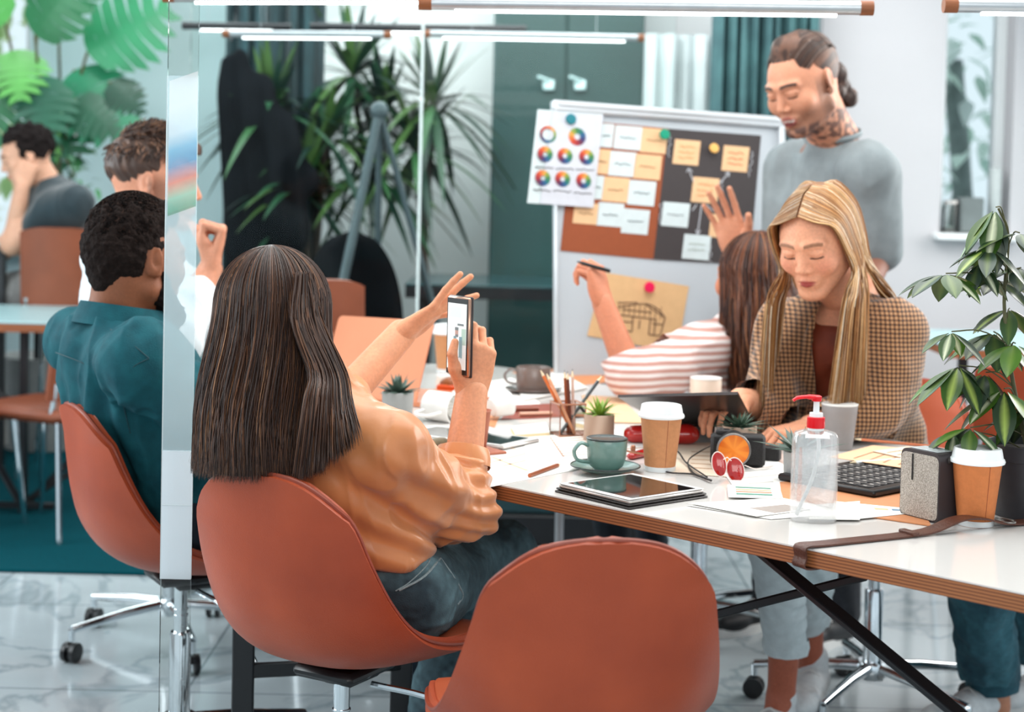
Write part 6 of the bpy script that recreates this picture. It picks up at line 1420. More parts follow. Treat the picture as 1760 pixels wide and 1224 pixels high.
def succulent(loc, r, h, label, mp, ml, mode, seed, taper=0.9):
    t = thing('potted_succulent', loc, label, 'potted plant', 'small potted succulents on the table'); x, y, z = loc; rg = random.Random(seed)
    MB().lathe([(r*taper, 0), (r*taper+0.001, 0.002), (r, h), (r-0.002, h+0.001), (r-0.0055, h-0.001), (r-0.006, h-0.010), (0, h-0.010)], loc, 40).build('pot', mp, t)
    MB().lathe([(r-0.006, h-0.010), (r*0.5, h-0.006), (0, h-0.004)], loc, 24).build('soil', m_soil, t)
    c = A3(x, y, z+h-0.004)
    cfg = {'agave': [(10, 0.35, 0.060, 0.015), (8, 0.75, 0.062, 0.016), (5, 1.25, 0.060, 0.013)], 'grass': [(9, 0.45, 0.045, 0.008), (11, 0.85, 0.058, 0.008), (9, 1.25, 0.062, 0.007)], 'rosette': [(16, 0.15, 0.050, 0.0075), (15, 0.45, 0.050, 0.0075), (13, 0.8, 0.048, 0.0075), (8, 1.2, 0.040, 0.007)], 'aloe': [(7, 0.35, 0.085, 0.018), (7, 0.8, 0.075, 0.018), (4, 1.3, 0.065, 0.016)]}[mode]
    for n_, el, ln, w_ in cfg:
        for k in range(n_):
            a = 2*pi*k/n_+rg.random()*0.5+el*3; e_ = el+rg.uniform(-0.12, 0.12); mb = MB(); spike_leaf(mb, c+A3(cos(a), sin(a), 0)*r*0.12, A3(cos(a)*cos(e_), sin(a)*cos(e_), sin(e_)), ln*rg.uniform(0.85, 1.15), w_, 0.15 if mode != 'grass' else 0.3); mb.build('leaf', ml, t)
    return t
succulent((*Z(683, 716)[:2], TZ), 0.038, 0.058, 'agave like succulent in a grey concrete pot before the rose laptop', m_conc, m_s1, 'agave', 1)
succulent((*Z(1029, 758)[:2], TZ), 0.033, 0.058, 'bright green grassy succulent in a pale wood pot beside the pencil holder', m_woodp, m_s2, 'grass', 2, 0.98)
succulent((*Z(1269, 789)[:2], TZ), 0.036, 0.068, 'dense spiky succulent in a pale grey pot behind the camera', m_woodp, m_s3, 'rosette', 3, 0.96)
succulent((*Z(1372, 825)[:2], TZ), 0.030, 0.055, 'dark pointed succulent in a grey pot behind the soap bottle', m_conc, m_s1, 'aloe', 4, 0.9)
# ------------------------------------------------------------------ pencil holder
m_wire = mat('copper_wire', '#b07a60', 0.3, 0.8, noise=(30, 0.1)); m_clear = clear('clear_acrylic', (0.93, 0.93, 0.92), 1.35)
q = Z(975, 748); t = thing('pencil_holder', (q[0], q[1], TZ), 'clear pencil holder with metal rim filled with pencils', 'pencil holder'); Rh = rotz(0.35); hw, hh = 0.030, 0.072
c = A3(q[0], q[1], TZ)
mb = MB()
for i, (a, b_) in enumerate((((-1, -1), (1, -1)), ((1, -1), (1, 1)), ((1, 1), (-1, 1)), ((-1, 1), (-1, -1)))):
    pa_, pb_ = Rh @ A3(a[0]*hw, a[1]*hw, 0), Rh @ A3(b_[0]*hw, b_[1]*hw, 0); mb.add([c+pa_, c+pb_, c+pb_+[0, 0, hh], c+pa_+[0, 0, hh]], [(0, 1, 2, 3)])
mb.build('clear_wall', m_clear, t, smooth=False); mb = MB()
cr = [c+Rh @ A3(sx*hw, sy*hw, 0) for sx, sy in ((-1, -1), (1, -1), (1, 1), (-1, 1))]
for i in range(4): mb.tube([cr[i], cr[i]+[0, 0, hh]], 0.0014, 6).tube([cr[i]+[0, 0, hh], cr[(i+1) % 4]+[0, 0, hh]], 0.0022, 6).tube([cr[i]+[0, 0, 0.003], cr[(i+1) % 4]+[0, 0, 0.003]], 0.0020, 6)
mb.build('metal_frame', m_wire, t); MB().box(c+[0, 0, 0.002], (hw*2, hw*2, 0.003), Rh).build('holder_base', m_wire, t)
def pencil(p0, p1, label, m, r=0.0038, name='pencil', tip='#e9d3b0', group='pencils and pens in the holder'):
    p0, p1 = np.array(p0, float), np.array(p1, float); d = nrm(p1-p0); t = thing(name, p0, label, 'pencil', group)
    MB().tube([p0, p1], r, 6).build('pencil_shaft', m, t, sharp=30); MB().tube([p1, p1+d*0.014], [r, r*0.25], 6).build('sharpened_wood', mat_plain('cut_wood', tip), t); MB().tube([p1+d*0.0135, p1+d*0.018], [r*0.27, 0.0002], 6).build('lead', m_plast, t)
    return t
m_orp = mat_plain('orange_lacquer', '#d8733c', 0.35); m_cop = mat('copper_lacquer', '#b86a48', 0.3, 0.5, noise=(20, 0.05)); m_pnk = mat_plain('pale_pink_lacquer', '#e7bfae', 0.4); m_dk = mat_plain('dark_lacquer', '#4a4d4f', 0.35)
pencil(c+A3(0.012, 0.004, 0.004), W(934, 646, q[1]+0.01), 'orange pencil leaning left in the clear holder', m_orp)
pencil(c+A3(0.016, -0.006, 0.004), W(944, 652, q[1]+0.0), 'light orange pencil beside the leftmost pencil in the holder', mat_plain('light_orange_lacquer', '#e8a27a', 0.4))
pencil(c+A3(0.002, 0.006, 0.004), W(971, 650, q[1]+0.01), 'copper pencil standing upright in the holder', m_cop)
pencil(c+A3(0.008, -0.002, 0.004), W(976, 652, q[1]), 'dark brown pencil in the middle of the holder', mat_plain('brown_lacquer', '#6b3526', 0.35))
pencil(c+A3(0.014, 0.006, 0.004), W(984, 648, q[1]+0.012), 'pale pink pencil, right one of the upright pencils in the holder', m_pnk)
pencil(c+A3(-0.016, -0.004, 0.004), W(1028, 655, q[1]+0.03), 'dark grey pencil leaning right out of the holder', m_dk)
# ------------------------------------------------------------------ flat things on the table
m_wp = mat('white_sheet', '#ebe8e3', 0.75, noise=(60, 0.03)); m_tanp = mat('tan_envelope', '#c98457', 0.7, noise=(60, 0.05)); m_peach = mat('peach_sheet', '#e7b892', 0.75, noise=(60, 0.04)); m_print = mat('printed_ink', '#8b6c58', 0.7, noise=(60, 0.05), attr=True)
def sheet(px, label, m=None, z=0.0, th=0.0006, name='paper', cat='paper', group=None, curl=0.0, ink=None):
    P = [Z(x, y, TZ+z) for x, y in px]; t = thing(name, sum(P)/len(P), label, cat, group)
    def f(u, v): 
        p = (P[0]*(1-u)+P[1]*u)*(1-v)+(P[3]*(1-u)+P[2]*u)*v; return p+A3(0, 0, th/2+curl*(abs(u-0.5)*2)**3)
    MB().grid(f, 8, 8, th).build('sheet', m or m_wp, t, sharp=60)
    if ink:
        mb = MB()
        for (u0, v0, u1, v1, col) in ink:
            def g(u, v): return f(u0+(u1-u0)*u, v0+(v1-v0)*v)+A3(0, 0, th*0.9)
            mb.grid(g, 3, 3, 0.0002, lin(col))
        mb.build('printing', m_print, t, smooth=False)
    return t
def text_lines(n, u0, u1, v0, v1, col='#b98c70', seed=0):
    rg = random.Random(seed); out = []
    for k in range(n): v = v0+(v1-v0)*k/max(1, n-1); out.append((u0, v, u0+(u1-u0)*rg.uniform(0.5, 1), v+0.022, col))
    return out
sheet([(700, 690), (760, 664), (870, 690), (850, 735)], 'rust coloured sheet under the tipped mug', m_tanp, 0.0002)
sheet([(755, 792), (905, 745), (1080, 790), (840, 838)], 'white drawing sheet with faint orange lines at the near table edge', None, 0.0003, ink=[(0.2, 0.4, 0.7, 0.42, '#e9c3a0'), (0.3, 0.55, 0.8, 0.57, '#e9c3a0'), (0.35, 0.3, 0.37, 0.8, '#e9c3a0'), (0.6, 0.2, 0.62, 0.7, '#efd0b4')])
sheet([(900, 752), (1062, 738), (1160, 778), (904, 795)], 'printed plan sheet between the pencil holder and the green mug', None, 0.0015, ink=text_lines(9, 0.25, 0.95, 0.12, 0.85, '#c99f86', 3)+[(0.25, 0.1, 0.26, 0.9, '#c08f74'), (0.55, 0.1, 0.56, 0.9, '#c08f74')])
sheet([(880, 655), (960, 640), (1010, 668), (900, 690)], 'magazine with small print behind the pencil holder', None, 0.002, 0.004, 'magazine', 'magazine', ink=text_lines(4, 0.2, 0.8, 0.3, 0.8, '#6f8a6c', 5))
sheet([(880, 640), (1005, 630), (1060, 655), (960, 668)], 'tan sheet under the dark mug in front of the board', m_tanp, 0.0001)
sheet([(880, 697), (1030, 690), (1060, 712), (860, 722)], 'dark red sheet behind the pencil holder', mat('dark_red_sheet', '#8a3a26', 0.6, noise=(30, 0.1)), 0.0005)
sheet([(800, 662), (880, 650), (935, 700), (850, 712)], 'white sheet left of the dark mug with scattered items', None, 0.0004)
sheet([(1000, 680), (1066, 684), (1110, 728), (1010, 726)], 'peach envelope behind the grassy succulent', m_peach, 0.001, 0.002, 'envelope', 'envelope')
sheet([(1160, 762), (1300, 760), (1380, 830), (1140, 812)], 'cream chart sheet under the camera', mat('cream_sheet', '#ddc9b4', 0.75, noise=(60, 0.03)), 0.0006, ink=text_lines(5, 0.2, 0.7, 0.3, 0.8, '#b58f70', 9))
sheet([(1235, 800), (1330, 790), (1420, 838), (1270, 850)], 'white sheet with thin lines right of the red sunglasses', None, 0.0016, ink=text_lines(3, 0.2, 0.8, 0.3, 0.7, '#c7c1bb', 2))
sheet([(1340, 830), (1560, 822), (1600, 905), (1345, 868)], 'orange brown folder under the open black laptop', m_tanp, 0.0004, 0.002, 'folder', 'folder')
sheet([(1182, 866), (1338, 856), (1420, 872), (1300, 889)], 'swatch leaflet with grey block left of the soap bottle', None, 0.0022, curl=0.001, ink=[(0.30, 0.55, 0.75, 0.95, '#9d928b'), (0.45, 0.15, 0.75, 0.40, '#dcd3cd')])
sheet([(1180, 869), (1300, 862), (1440, 884), (1325, 893)], 'swatch sheet under the leaflet with green stripe, near the soap bottle', None, 0.0008, ink=[(0.6, 0.05, 0.95, 0.25, '#2f7a62'), (0.5, 0.6, 0.8, 0.75, '#20262a')])
sheet([(1250, 834), (1340, 838), (1346, 858), (1252, 855)], 'small white card with green and orange stripes in front of the sunglasses', None, 0.0035, 0.001, 'card', 'card', ink=[(0.15, 0.14, 0.82, 0.24, '#5f9180'), (0.15, 0.32, 0.82, 0.42, '#e4b491'), (0.15, 0.50, 0.82, 0.60, '#c98f72'), (0.15, 0.68, 0.82, 0.80, '#5f9180')])
sheet([(1395, 868), (1478, 862), (1478, 894), (1390, 893)], 'blank white card right of the soap bottle base', None, 0.0035, 0.0008, 'card', 'card')
sheet([(1435, 862), (1556, 874), (1556, 884), (1478, 892)], 'white sheet with a small coloured chart beside the grey speaker', None, 0.0028, ink=[(0.5, 0.3, 0.72, 0.45, '#e8b183'), (0.78, 0.3, 0.95, 0.5, '#5f7f94')])
sheet([(1425, 786), (1500, 766), (1640, 780), (1600, 812)], 'peach sheets lying over the far edge of the black laptop', m_peach, 0.020, 0.001, ink=text_lines(5, 0.1, 0.9, 0.2, 0.8, '#a8795a', 8))
sheet([(1500, 776), (1560, 768), (1660, 782), (1590, 796)], 'cream sheet with brown print near the table edge, beyond the black laptop', mat('cream_sheet2', '#e6cdb5', 0.75, noise=(60, 0.03)), 0.0225, 0.001, ink=text_lines(4, 0.1, 0.9, 0.2, 0.8, '#7a4f36', 4))
# note block
P = [Z(x, y) for x, y in ((878, 740), (938, 733), (945, 750), (886, 754))]; t = thing('note_block', P[0], 'yellow and white sticky note block left of the pencil holder', 'note pad')
mb = MB(); V = P+[p+A3(0, 0, 0.008) for p in P]; mb.add(V, [(3, 2, 1, 0), (4, 5, 6, 7), (0, 1, 5, 4), (1, 2, 6, 5), (2, 3, 7, 6), (3, 0, 4, 7)]); mb.build('note_stack', mat_plain('pale_yellow_paper', '#efd9ae'), t, smooth=False)
mb = MB(); mb.add([p+A3(0, 0, 0.008) for p in P]+[p+A3(0, 0, 0.0095) for p in P], [(3, 2, 1, 0), (4, 5, 6, 7), (0, 1, 5, 4), (1, 2, 6, 5), (2, 3, 7, 6), (3, 0, 4, 7)]); mb.build('top_notes', m_wp, t, smooth=False)
# pencils lying about
a_, b_ = Z(910, 822), Z(958, 804); pencil(a_+A3(0, 0, 0.005), b_+A3(0, 0, 0.005), 'rose copper pencil lying on the near table edge', m_cop, 0.0042, group='loose pencils on the table')
a_, b_ = Z(1600, 790), Z(1480, 778); pencil(a_+A3(0, 0, 0.028), b_+A3(0, 0, 0.028), 'copper pencil on the peach sheets beyond the black laptop', m_cop, 0.0032, group='loose pencils on the table')
a_, b_ = Z(1562, 806), Z(1470, 812); pencil(a_+A3(0, 0, 0.020), b_+A3(0, 0, 0.020), 'white pencil lying on the black laptop keys', m_lid, 0.0032, group='loose pencils on the table')
# ------------------------------------------------------------------ slabs: tablets, laptops
def slab_from(px, z0):
    P = [Z(x, y, z0) for x, y in px]; c = sum(P)/4; ex = nrm((P[1]-P[0])+(P[2]-P[3])); ez = A3(0, 0, 1); ey = np.cross(ez, ex)
    w_ = (np.linalg.norm(P[1]-P[0])+np.linalg.norm(P[2]-P[3]))/2; h = (np.linalg.norm(P[3]-P[0])+np.linalg.norm(P[2]-P[1]))/2
    return c, np.array([ex, ey, ez]).T, w_, h
m_scrd = mat('dark_glass_screen', '#11191a', 0.05, noise=(5, 0.1), spec=0.8, coat=0.5); m_silv = mat('silver_aluminium', '#cfcac6', 0.3, 0.7, noise=(40, 0.03)); m_case = mat('dark_leather_case', '#2d2725', 0.5, noise=(80, 0.15), bump=(300, 0.2)); m_bez = mat_plain('white_bezel', '#e6e4e1', 0.2)
c, R_, w_, h = slab_from([(966, 832), (1078, 813), (1228, 842), (1068, 862)], 0.765); c[2] = 0
t = thing('tablet', (c[0], c[1], TZ), 'silver tablet with white bezel in a dark leather case at the near table edge', 'tablet')
def B3(mb, z0, z1, w_, h, off=(0, 0), bev=0.002): return mb.box(c+R_ @ A3(off[0], off[1], 0)+A3(0, 0, TZ+(z0+z1)/2), (w_, h, z1-z0), R_, bev)
B3(MB(), 0.0, 0.0035, w_, h).build('case_cover', m_case, t); B3(MB(), 0.0045, 0.008, w_*0.985, h*0.985, (0.002, 0.002)).build('case_tray', m_case, t); B3(MB(), 0.0036, 0.0044, w_*0.93, h*0.93).build('case_lining', m_dk, t)
B3(MB(), 0.008, 0.0155, w_*0.95, h*0.95, bev=0.003).build('tablet_body', m_silv, t); B3(MB(), 0.0155, 0.0163, w_*0.94, h*0.94, bev=0.0004).build('bezel', m_bez, t); B3(MB(), 0.0163, 0.0168, w_*0.80, h*0.86).build('screen', m_scrd, t)
cc_ = c+R_ @ A3(-w_*0.435, 0, 0)+A3(0, 0, TZ+0.0163); MB().lathe([(0.0065, 0), (0.0065, 0.0005), (0.0055, 0.0006), (0, 0.0004)], cc_, 20).build('home_button', m_silv, t)
c, R_, w_, h = slab_from([(714, 743), (770, 728), (905, 762), (835, 772)], 0.757); c[2] = 0
t = thing('tablet', (c[0], c[1], TZ), 'white framed tablet lying behind the terracotta cup', 'tablet')
B3(MB(), 0.0022, 0.0095, w_, h, bev=0.003).build('tablet_body', m_silv, t); B3(MB(), 0.0095, 0.0101, w_*0.98, h*0.98).build('bezel', m_bez, t); B3(MB(), 0.0101, 0.0106, w_*0.80, h*0.86).build('screen', m_scrd, t)
# dark laptop whose lid is half folded towards the viewer
m_lapd = mat('black_brown_laptop', '#2b1b17', 0.3, noise=(6, 0.08), spec=0.4)
t = thing('laptop', (*Z(1190, 725)[:2], TZ), 'dark brown laptop open in front of the blonde woman, its lid leaning back', 'laptop')
g0, g1 = Z(1128, 727), Z(1300, 744); top0, top1 = W(1062, 681, g0[1]-0.10), W(1268, 676, g1[1]-0.02)
ex = g1-g0; top0 = W(1062, 681, 3.42); top1 = W(1268, 676, 3.12+0.06)
g0[2] = g1[2] = TZ+0.008
nl = nrm(np.cross(g1-g0, top0-g0)); V = [g0, g1, top1, top0]; 
mb = MB(); mb.grid(lambda u, v: (g0*(1-u)+g1*u)*(1-v)+(top0*(1-u)+top1*u)*v, 6, 4, 0.006); mb.build('lid', m_lapd, t)
bk = A3(0.5, 0.62, 0)*0.30
mb = MB(); mb.grid(lambda u, v: (g0*(1-u)+g1*u)+bk*v+A3(0, 0, -0.002), 4, 4, 0.011); mb.build('keyboard_base', m_lapd, t)
# open black laptop with visible keys
c, R_, w_, h = slab_from([(1340, 800), (1460, 778), (1640, 805), (1470, 850)], 0.763); c, R_, w_, h = slab_from([(1290+70, 812), (1500, 786), (1672, 812), (1478, 848)], 0.765); c[2] = 0
m_keyb = mat_plain('laptop_black', '#1c1b1d', 0.35); m_key = mat_plain('keycap', '#2c2a2b', 0.5); m_leg = mat_plain('key_lettering', '#b9b2ac', 0.5)
t = thing('laptop', (c[0], c[1], TZ), 'open black laptop with white lettered keys beside the grey speaker', 'laptop')
B3(MB(), 0.0026, 0.0160, w_, h, bev=0.004).build('keyboard_base', m_keyb, t)
ks = MB(); ls = MB(); nx_, ny_ = 14, 6
for i in range(nx_):
    for j in range(ny_):
        ox, oy = (i-(nx_-1)/2)*w_*0.065, (j-(ny_-1)/2)*h*0.135; B3(ks, 0.016, 0.0178, w_*0.055, h*0.112, (ox, oy), 0.0008)
        p = c+R_ @ A3(ox-w_*0.01, oy, 0)+A3(0, 0, TZ+0.0181); ls.box(p, (w_*0.014, h*0.035, 0.0003), R_)
k_ = ks.build('keys', m_key, t); ls.build('key_letters', m_leg, k_)
# rose coloured laptop seen from the back of its lid
m_rose = mat('rose_gold_aluminium', '#e2936f', 0.3, 0.35, noise=(8, 0.03))
t = thing('laptop', (*Z(655, 690)[:2], TZ), 'rose coloured laptop with raised lid, back towards the viewer', 'laptop')
l0, l1, l2, l3 = W(560, 668, 4.02), W(726, 694, 3.92), W(741, 547, 4.05), W(568, 549, 4.10); l0[2] = l1[2] = TZ+0.012
mb = MB(); cen = (l0+l1+l2+l3)/4; ex = nrm(l1-l0); ey = nrm((l3-l0)+(l2-l1)); ey = nrm(ey-ex*np.dot(ex, ey)); ez = np.cross(ex, ey); RL = np.array([ex, ey, ez]).T
wl = np.linalg.norm(l1-l0); hl = np.linalg.norm((l3+l2)/2-(l0+l1)/2)
pl = [(x, y) for x, y in rounded([(-wl/2, -hl/2), (wl/2, -hl/2), (wl/2, hl/2), (-wl/2, hl/2)], [0.004, 0.004, 0.014, 0.014])]
mb.prism(pl, -0.003, 0.003); mb.xf(np.vstack([np.hstack([RL, cen[:, None]]), [0, 0, 0, 1]])); mb.build('lid', m_rose, t, sharp=30)
dn = nrm(A3(ez[0], ez[1], 0)); dn = dn if dn[1] > 0 else -dn; mb = MB(); mb.grid(lambda u, v: l0*(1-u)+l1*u+dn*(0.24*v-0.004)+A3(0, 0, -0.005), 4, 4, 0.012); mb.build('keyboard_base', m_rose, t)
# ------------------------------------------------------------------ camera with orange lens face, strap
m_camb = mat('camera_black', '#1b1819', 0.45, noise=(120, 0.2), bump=(400, 0.25)); m_cams = mat('camera_silver', '#8c8682', 0.3, 0.7, noise=(20, 0.05))
m_ora = mat('orange_filter', '#f08a2c', 0.22, 0.3, noise=(3, 0.02), attr=True)
q = Z(1262, 808); Fc = nrm(A3(-0.10, -1, 0.0)); sc_ = nrm(np.cross(Fc, (0, 0, 1))); Rc = np.array([sc_, Fc, (0, 0, 1)]).T; cb_ = A3(q[0]+0.01, q[1]+0.03, TZ)
t = thing('camera', (cb_[0], cb_[1], TZ), 'black compact camera with round orange lens face, standing beneath the spiky succulent', 'camera')
q2 = cb_+A3(0.0, 0, 0); MB().box(q2+A3(0, 0, 0.036), (0.108, 0.034, 0.064), Rc, 0.006).box(q2+Rc @ A3(0.030, 0.0, 0.070), (0.030, 0.026, 0.012), Rc, 0.003).build('camera_body', m_camb, t)
MB().cyl(q2+Rc @ A3(0.038, 0, 0.068), q2+Rc @ A3(0.038, 0, 0.079), 0.009, n=20).cyl(q2+Rc @ A3(0.018, 0, 0.068), q2+Rc @ A3(0.018, 0, 0.075), 0.006, n=16).build('dial', m_cams, t)
lc = W(1261, 774, cb_[1]-0.055); MB().cyl(lc-Fc*0.060, lc-Fc*0.002, 0.031, 0.033, 36).build('lens_barrel', m_camb, t)
mb = MB(); Rl = frame((0, 0, 1), Fc); n = 40; V = [lc+Fc*0.0040]; cl_ = [lin('#ff9b3c')]
for k in range(n):
    a = 2*pi*k/n; V.append(lc+Rl @ A3(0.0300*cos(a), 0.0300*sin(a), 0.0022)); cl_.append(lin('#f08a2c') if (k//3) % 2 else lin('#d96a1c'))
V += [v-Fc*0.003 for v in V]; cl_ += cl_; n1 = n+1
mb.add(V, [(0, 1+k, 1+(k+1) % n) for k in range(n)]+[(n1, n1+1+(k+1) % n, n1+1+k) for k in range(n)]+[(1+k, n1+1+k, n1+1+(k+1) % n, 1+(k+1) % n) for k in range(n)], np.array(cl_)); mb.build('orange_lens_face', m_ora, t, smooth=False)
MB().tube([lc+Rl @ A3(0.0315*cos(a), 0.0315*sin(a), 0.0005) for a in np.linspace(0, 2*pi, 41)], 0.0022, 8, cap=False).build('lens_ring', m_cams, t)
sp = MB(); sd_ = [(1232, 762, .80), (1205, 775, .775), (1183, 792, .757), (1190, 812, .754), (1212, 822, .754), (1222, 826, .756), (1190, 815, .754), (1150, 812, .753), (1122, 800, .755), (1160, 775, .765), (1180, 796, .757), (1215, 820, .756)]
sp.tube(spline([Z(x, y, z_) for x, y, z_ in sd_], 90), 0.0022, 6, flat=(1, 0.6)); sp.build('strap', m_camb, t)
tag(MB().box(Z(1310, 778, TZ+0.016), (0.075, 0.03, 0.030), rotz(-0.35), 0.003).build('black_box', m_camb), 'black rectangular box right of the camera lens', 'box')
# red pouches
m_red = mat('red_glossy_leather', '#b5201c', 0.22, noise=(12, 0.1), coat=0.5)
pb_ = Blob(0.012); a_, b_ = Z(1090, 762), Z(1180, 764); pb_.cap(a_+A3(0, 0, 0.020), b_+A3(0, 0, 0.022), 0.024, 0.028, fl=((0, 0, 1), 0.8)); V, F = pb_.mesh(0.004); V[:, 2] = np.maximum(V[:, 2], TZ)
t = thing('glasses_case', (*((a_+b_)/2)[:2], TZ), 'red glossy case behind the tan paper cup', 'case'); mesh_obj('case_body', V, F, m_red, t)
MB().tube(spline([Z(1066, 772, .775), Z(1090, 778, .772), Z(1125, 782, .770)], 12), 0.0022, 6).build('zip', m_wire, t); MB().box(Z(1088, 772, 0.770), (0.010, 0.006, 0.016), None, 0.002).build('clasp', m_wire, t)
pb_ = Blob(0.01); a_, b_ = Z(1085, 790), Z(1108, 784); pb_.cap(a_+A3(0, 0, 0.007), b_+A3(0, 0, 0.007), 0.010, 0.012, fl=((0, 0, 1), 0.7)); V, F = pb_.mesh(0.003); V[:, 2] = np.maximum(V[:, 2], TZ)
tag(mesh_obj('red_pouch', V, F, m_red), 'small red pouch between the green mug and the tan cup', 'pouch')
# red sunglasses
m_rlens = mat('red_lens', '#c8160f', 0.05, noise=(5, 0.05), trans=0.35, coat=0.6); m_wf = mat_plain('white_metal_frame', '#f0e0d8', 0.25)
t = thing('sunglasses', (*Z(1253, 826)[:2], TZ), 'sunglasses with round red lenses lying in front of the camera', 'sunglasses')
for (x, y, sx, sy, tl) in ((1236, 798, 0.0135, 0.0235, 0.10), (1264, 808, 0.0165, 0.0235, 0.10)):
    cq = W(x, y, Z(1250, 826)[1]-0.004+(x-1250)*0.0002); Re = frame((1, 0.15, 0.05), nrm(A3(-0.1, -1, 0.25)))
    Rt = Re @ np.array([[cos(tl), -sin(tl), 0], [sin(tl), cos(tl), 0], [0, 0, 1]])
    lens = MB().lathe([(0, -0.0012), (0.9, -0.0010), (1, 0), (0.9, 0.0008), (0, 0.0012)], n=32); lens.v = [v*A3(sx, sy, 1) @ Rt.T+cq for v in lens.v]; lens.build('lens', m_rlens, t)
    MB().tube([cq+Rt @ A3(sx*cos(a), sy*sin(a), 0) for a in np.linspace(0, 2*pi, 33)], 0.0010, 6, cap=False).build('lens_rim', m_wf, t)
MB().tube([W(1243, 790, 2.9), W(1250, 786, 2.9), W(1257, 792, 2.9)], 0.001, 6).tube(spline([W(1280, 800, Z(1253, 826)[1]), Z(1300, 806, 0.765), Z(1330, 800, 0.753)], 10), 0.001, 6).build('temple', m_wf, t)
# olive purse with key, orange box, glassware
t = thing('purse', (*Z(746, 778)[:2], TZ), 'olive green folded pouch with a dark edge near the woman\'s elbow', 'pouch')
pb_ = Blob(0.012); a_, b_ = Z(728, 778), Z(760, 772); pb_.cap(a_+A3(0, 0, 0.012), b_+A3(0, 0, 0.012), 0.016, 0.015, fl=((0, 0, 1), 0.75)); pb_.cap(a_+A3(0.01, 0.02, 0.010), b_+A3(0.0, 0.02, 0.010), 0.014, 0.014, fl=((0, 0, 1), 0.7)); V, F = pb_.mesh(0.003); V[:, 2] = np.maximum(V[:, 2], TZ)
mesh_obj('pouch_body', V, F, mat('olive_suede', '#6d5f3d', 0.85, noise=(80, 0.15), sheen=0.3), t); MB().tube(spline([Z(704, 760, .765), Z(722, 768, .768), Z(738, 784, .764)], 8), 0.004, 8).build('dark_trim', m_plast, t)
q = Z(776, 676); t = thing('tape_dispenser', (q[0], q[1], TZ), 'orange box with a brown domed top behind the phone hand', 'box'); MB().box(A3(q[0], q[1], TZ+0.012), (0.075, 0.05, 0.024), rotz(-0.1), 0.004).build('box_base', mat_plain('bright_orange_plastic', '#e0561e', 0.35), t)
MB().ball(A3(q[0], q[1], TZ+0.024), (0.032, 0.022, 0.020), 20).build('domed_top', mat('amber_brown', '#96562c', 0.35, noise=(20, 0.1)), t)
rg = random.Random(5)
for i, (x, y, l_, col, lb) in enumerate(((860, 690, 0.05, '#c9673e', 'small rust coloured marker right of the raised wrist'), (905, 708, 0.06, '#8a4a36', 'dark red marker behind the pencil holder'), (930, 716, 0.055, '#d9a58c', 'pale pink marker behind the pencil holder'), (838, 705, 0.045, '#e3cdbf', 'cream marker behind the raised forearm'))):
    p = Z(x, y)+A3(0, 0, 0.007); d = nrm(A3(1, rg.uniform(-0.6, 0.6), 0)); tag(MB().tube([p-d*l_, p+d*l_*0.5], 0.0052, 10).build('marker', mat_plain('marker_%d' % i, col, 0.4)), lb, 'marker', 'markers lying on the table')
# ------------------------------------------------------------------ hand sanitiser bottle
q = Z(1397, 896); c = A3(q[0], q[1], TZ); t = thing('pump_bottle', c, 'clear pump bottle with red pump head standing near the table edge', 'bottle')
m_pet = film('clear_bottle_plastic', '#ffffff', 0.10, 0.14); m_gel = film('clear_gel', '#f4fafa', 0.10, 0.13, 22); m_redp = mat_plain('red_plastic', '#e0101f', 0.3); m_tubep = film('white_translucent_tube', '#f6f9f9', 0.80)
def ovl(mb, prof, fy=0.62, R=None):
    n0 = len(mb.v); mb.lathe([(p[0], p[1]) for p in prof], n=44); v = mb.v[-1]
    r = np.hypot(v[:, 0], v[:, 1])+1e-9; a = np.arctan2(v[:, 1], v[:, 0]); k = (np.abs(np.cos(a))**3.4+np.abs(np.sin(a))**3.4)**(-1/3.4); v = np.stack([r*k*np.cos(a), r*k*np.sin(a)*fy, v[:, 2]], 1); mb.v[-1] = v @ rotz(-0.12).T+c; return mb
body_p = [(0.0345, 0.001), (0.0385, 0.004), (0.0392, 0.012), (0.0388, 0.125), (0.0385, 0.142), (0.035, 0.149), (0.022, 0.1535)]
inn_p = [(p[0]-0.0012, p[1]+0.0008) for p in body_p]
ovl(MB(), body_p+[(0.016, 0.1545), (0.0148, 0.1545)]+inn_p[::-1]+[(0.0, 0.0025)]).build('bottle_body', m_pet, t)
ovl(MB(), [(0.0, 0.0042), (0.034, 0.0045), (0.0368, 0.010), (0.0366, 0.118), (0.0, 0.1185)]).build('gel', m_gel, t)
MB().lathe([(0.0135, 0.1535), (0.0135, 0.160)], c, 30).build('neck', m_lid, t)
MB().lathe([(0.0150, 0.158), (0.0152, 0.1585), (0.0148, 0.1755), (0.012, 0.1765), (0, 0.1765)], c, 36).build('collar', m_redp, t)
MB().lathe([(0.0115, 0.1765), (0.0110, 0.183), (0.0052, 0.1835), (0.0050, 0.203), (0, 0.203)], c, 28).build('pump_stem', m_lid, t)
MB().lathe([(0.0078, 0.2025), (0.0085, 0.206), (0.0085, 0.2105), (0.005, 0.2125), (0, 0.2125)], c, 28).tube(spline([c+A3(0.004, 0, 0.2085), c+A3(-0.018, -0.002, 0.2095), c+A3(-0.033, -0.003, 0.2075), c+A3(-0.040, -0.004, 0.203)], 12), [0.0062]*4+[0.0046]*5+[0.0036]*4, 10, flat=(1.2, 0.7)).build('pump_head', m_redp, t)
MB().tube(spline([c+A3(0.002, 0, 0.155), c+A3(0.006, 0, 0.120), c+A3(-0.004, 0.0, 0.07), c+A3(-0.020, 0, 0.030), c+A3(-0.028, 0, 0.010)], 24), 0.0034, 10).build('dip_tube', m_tubep, t)
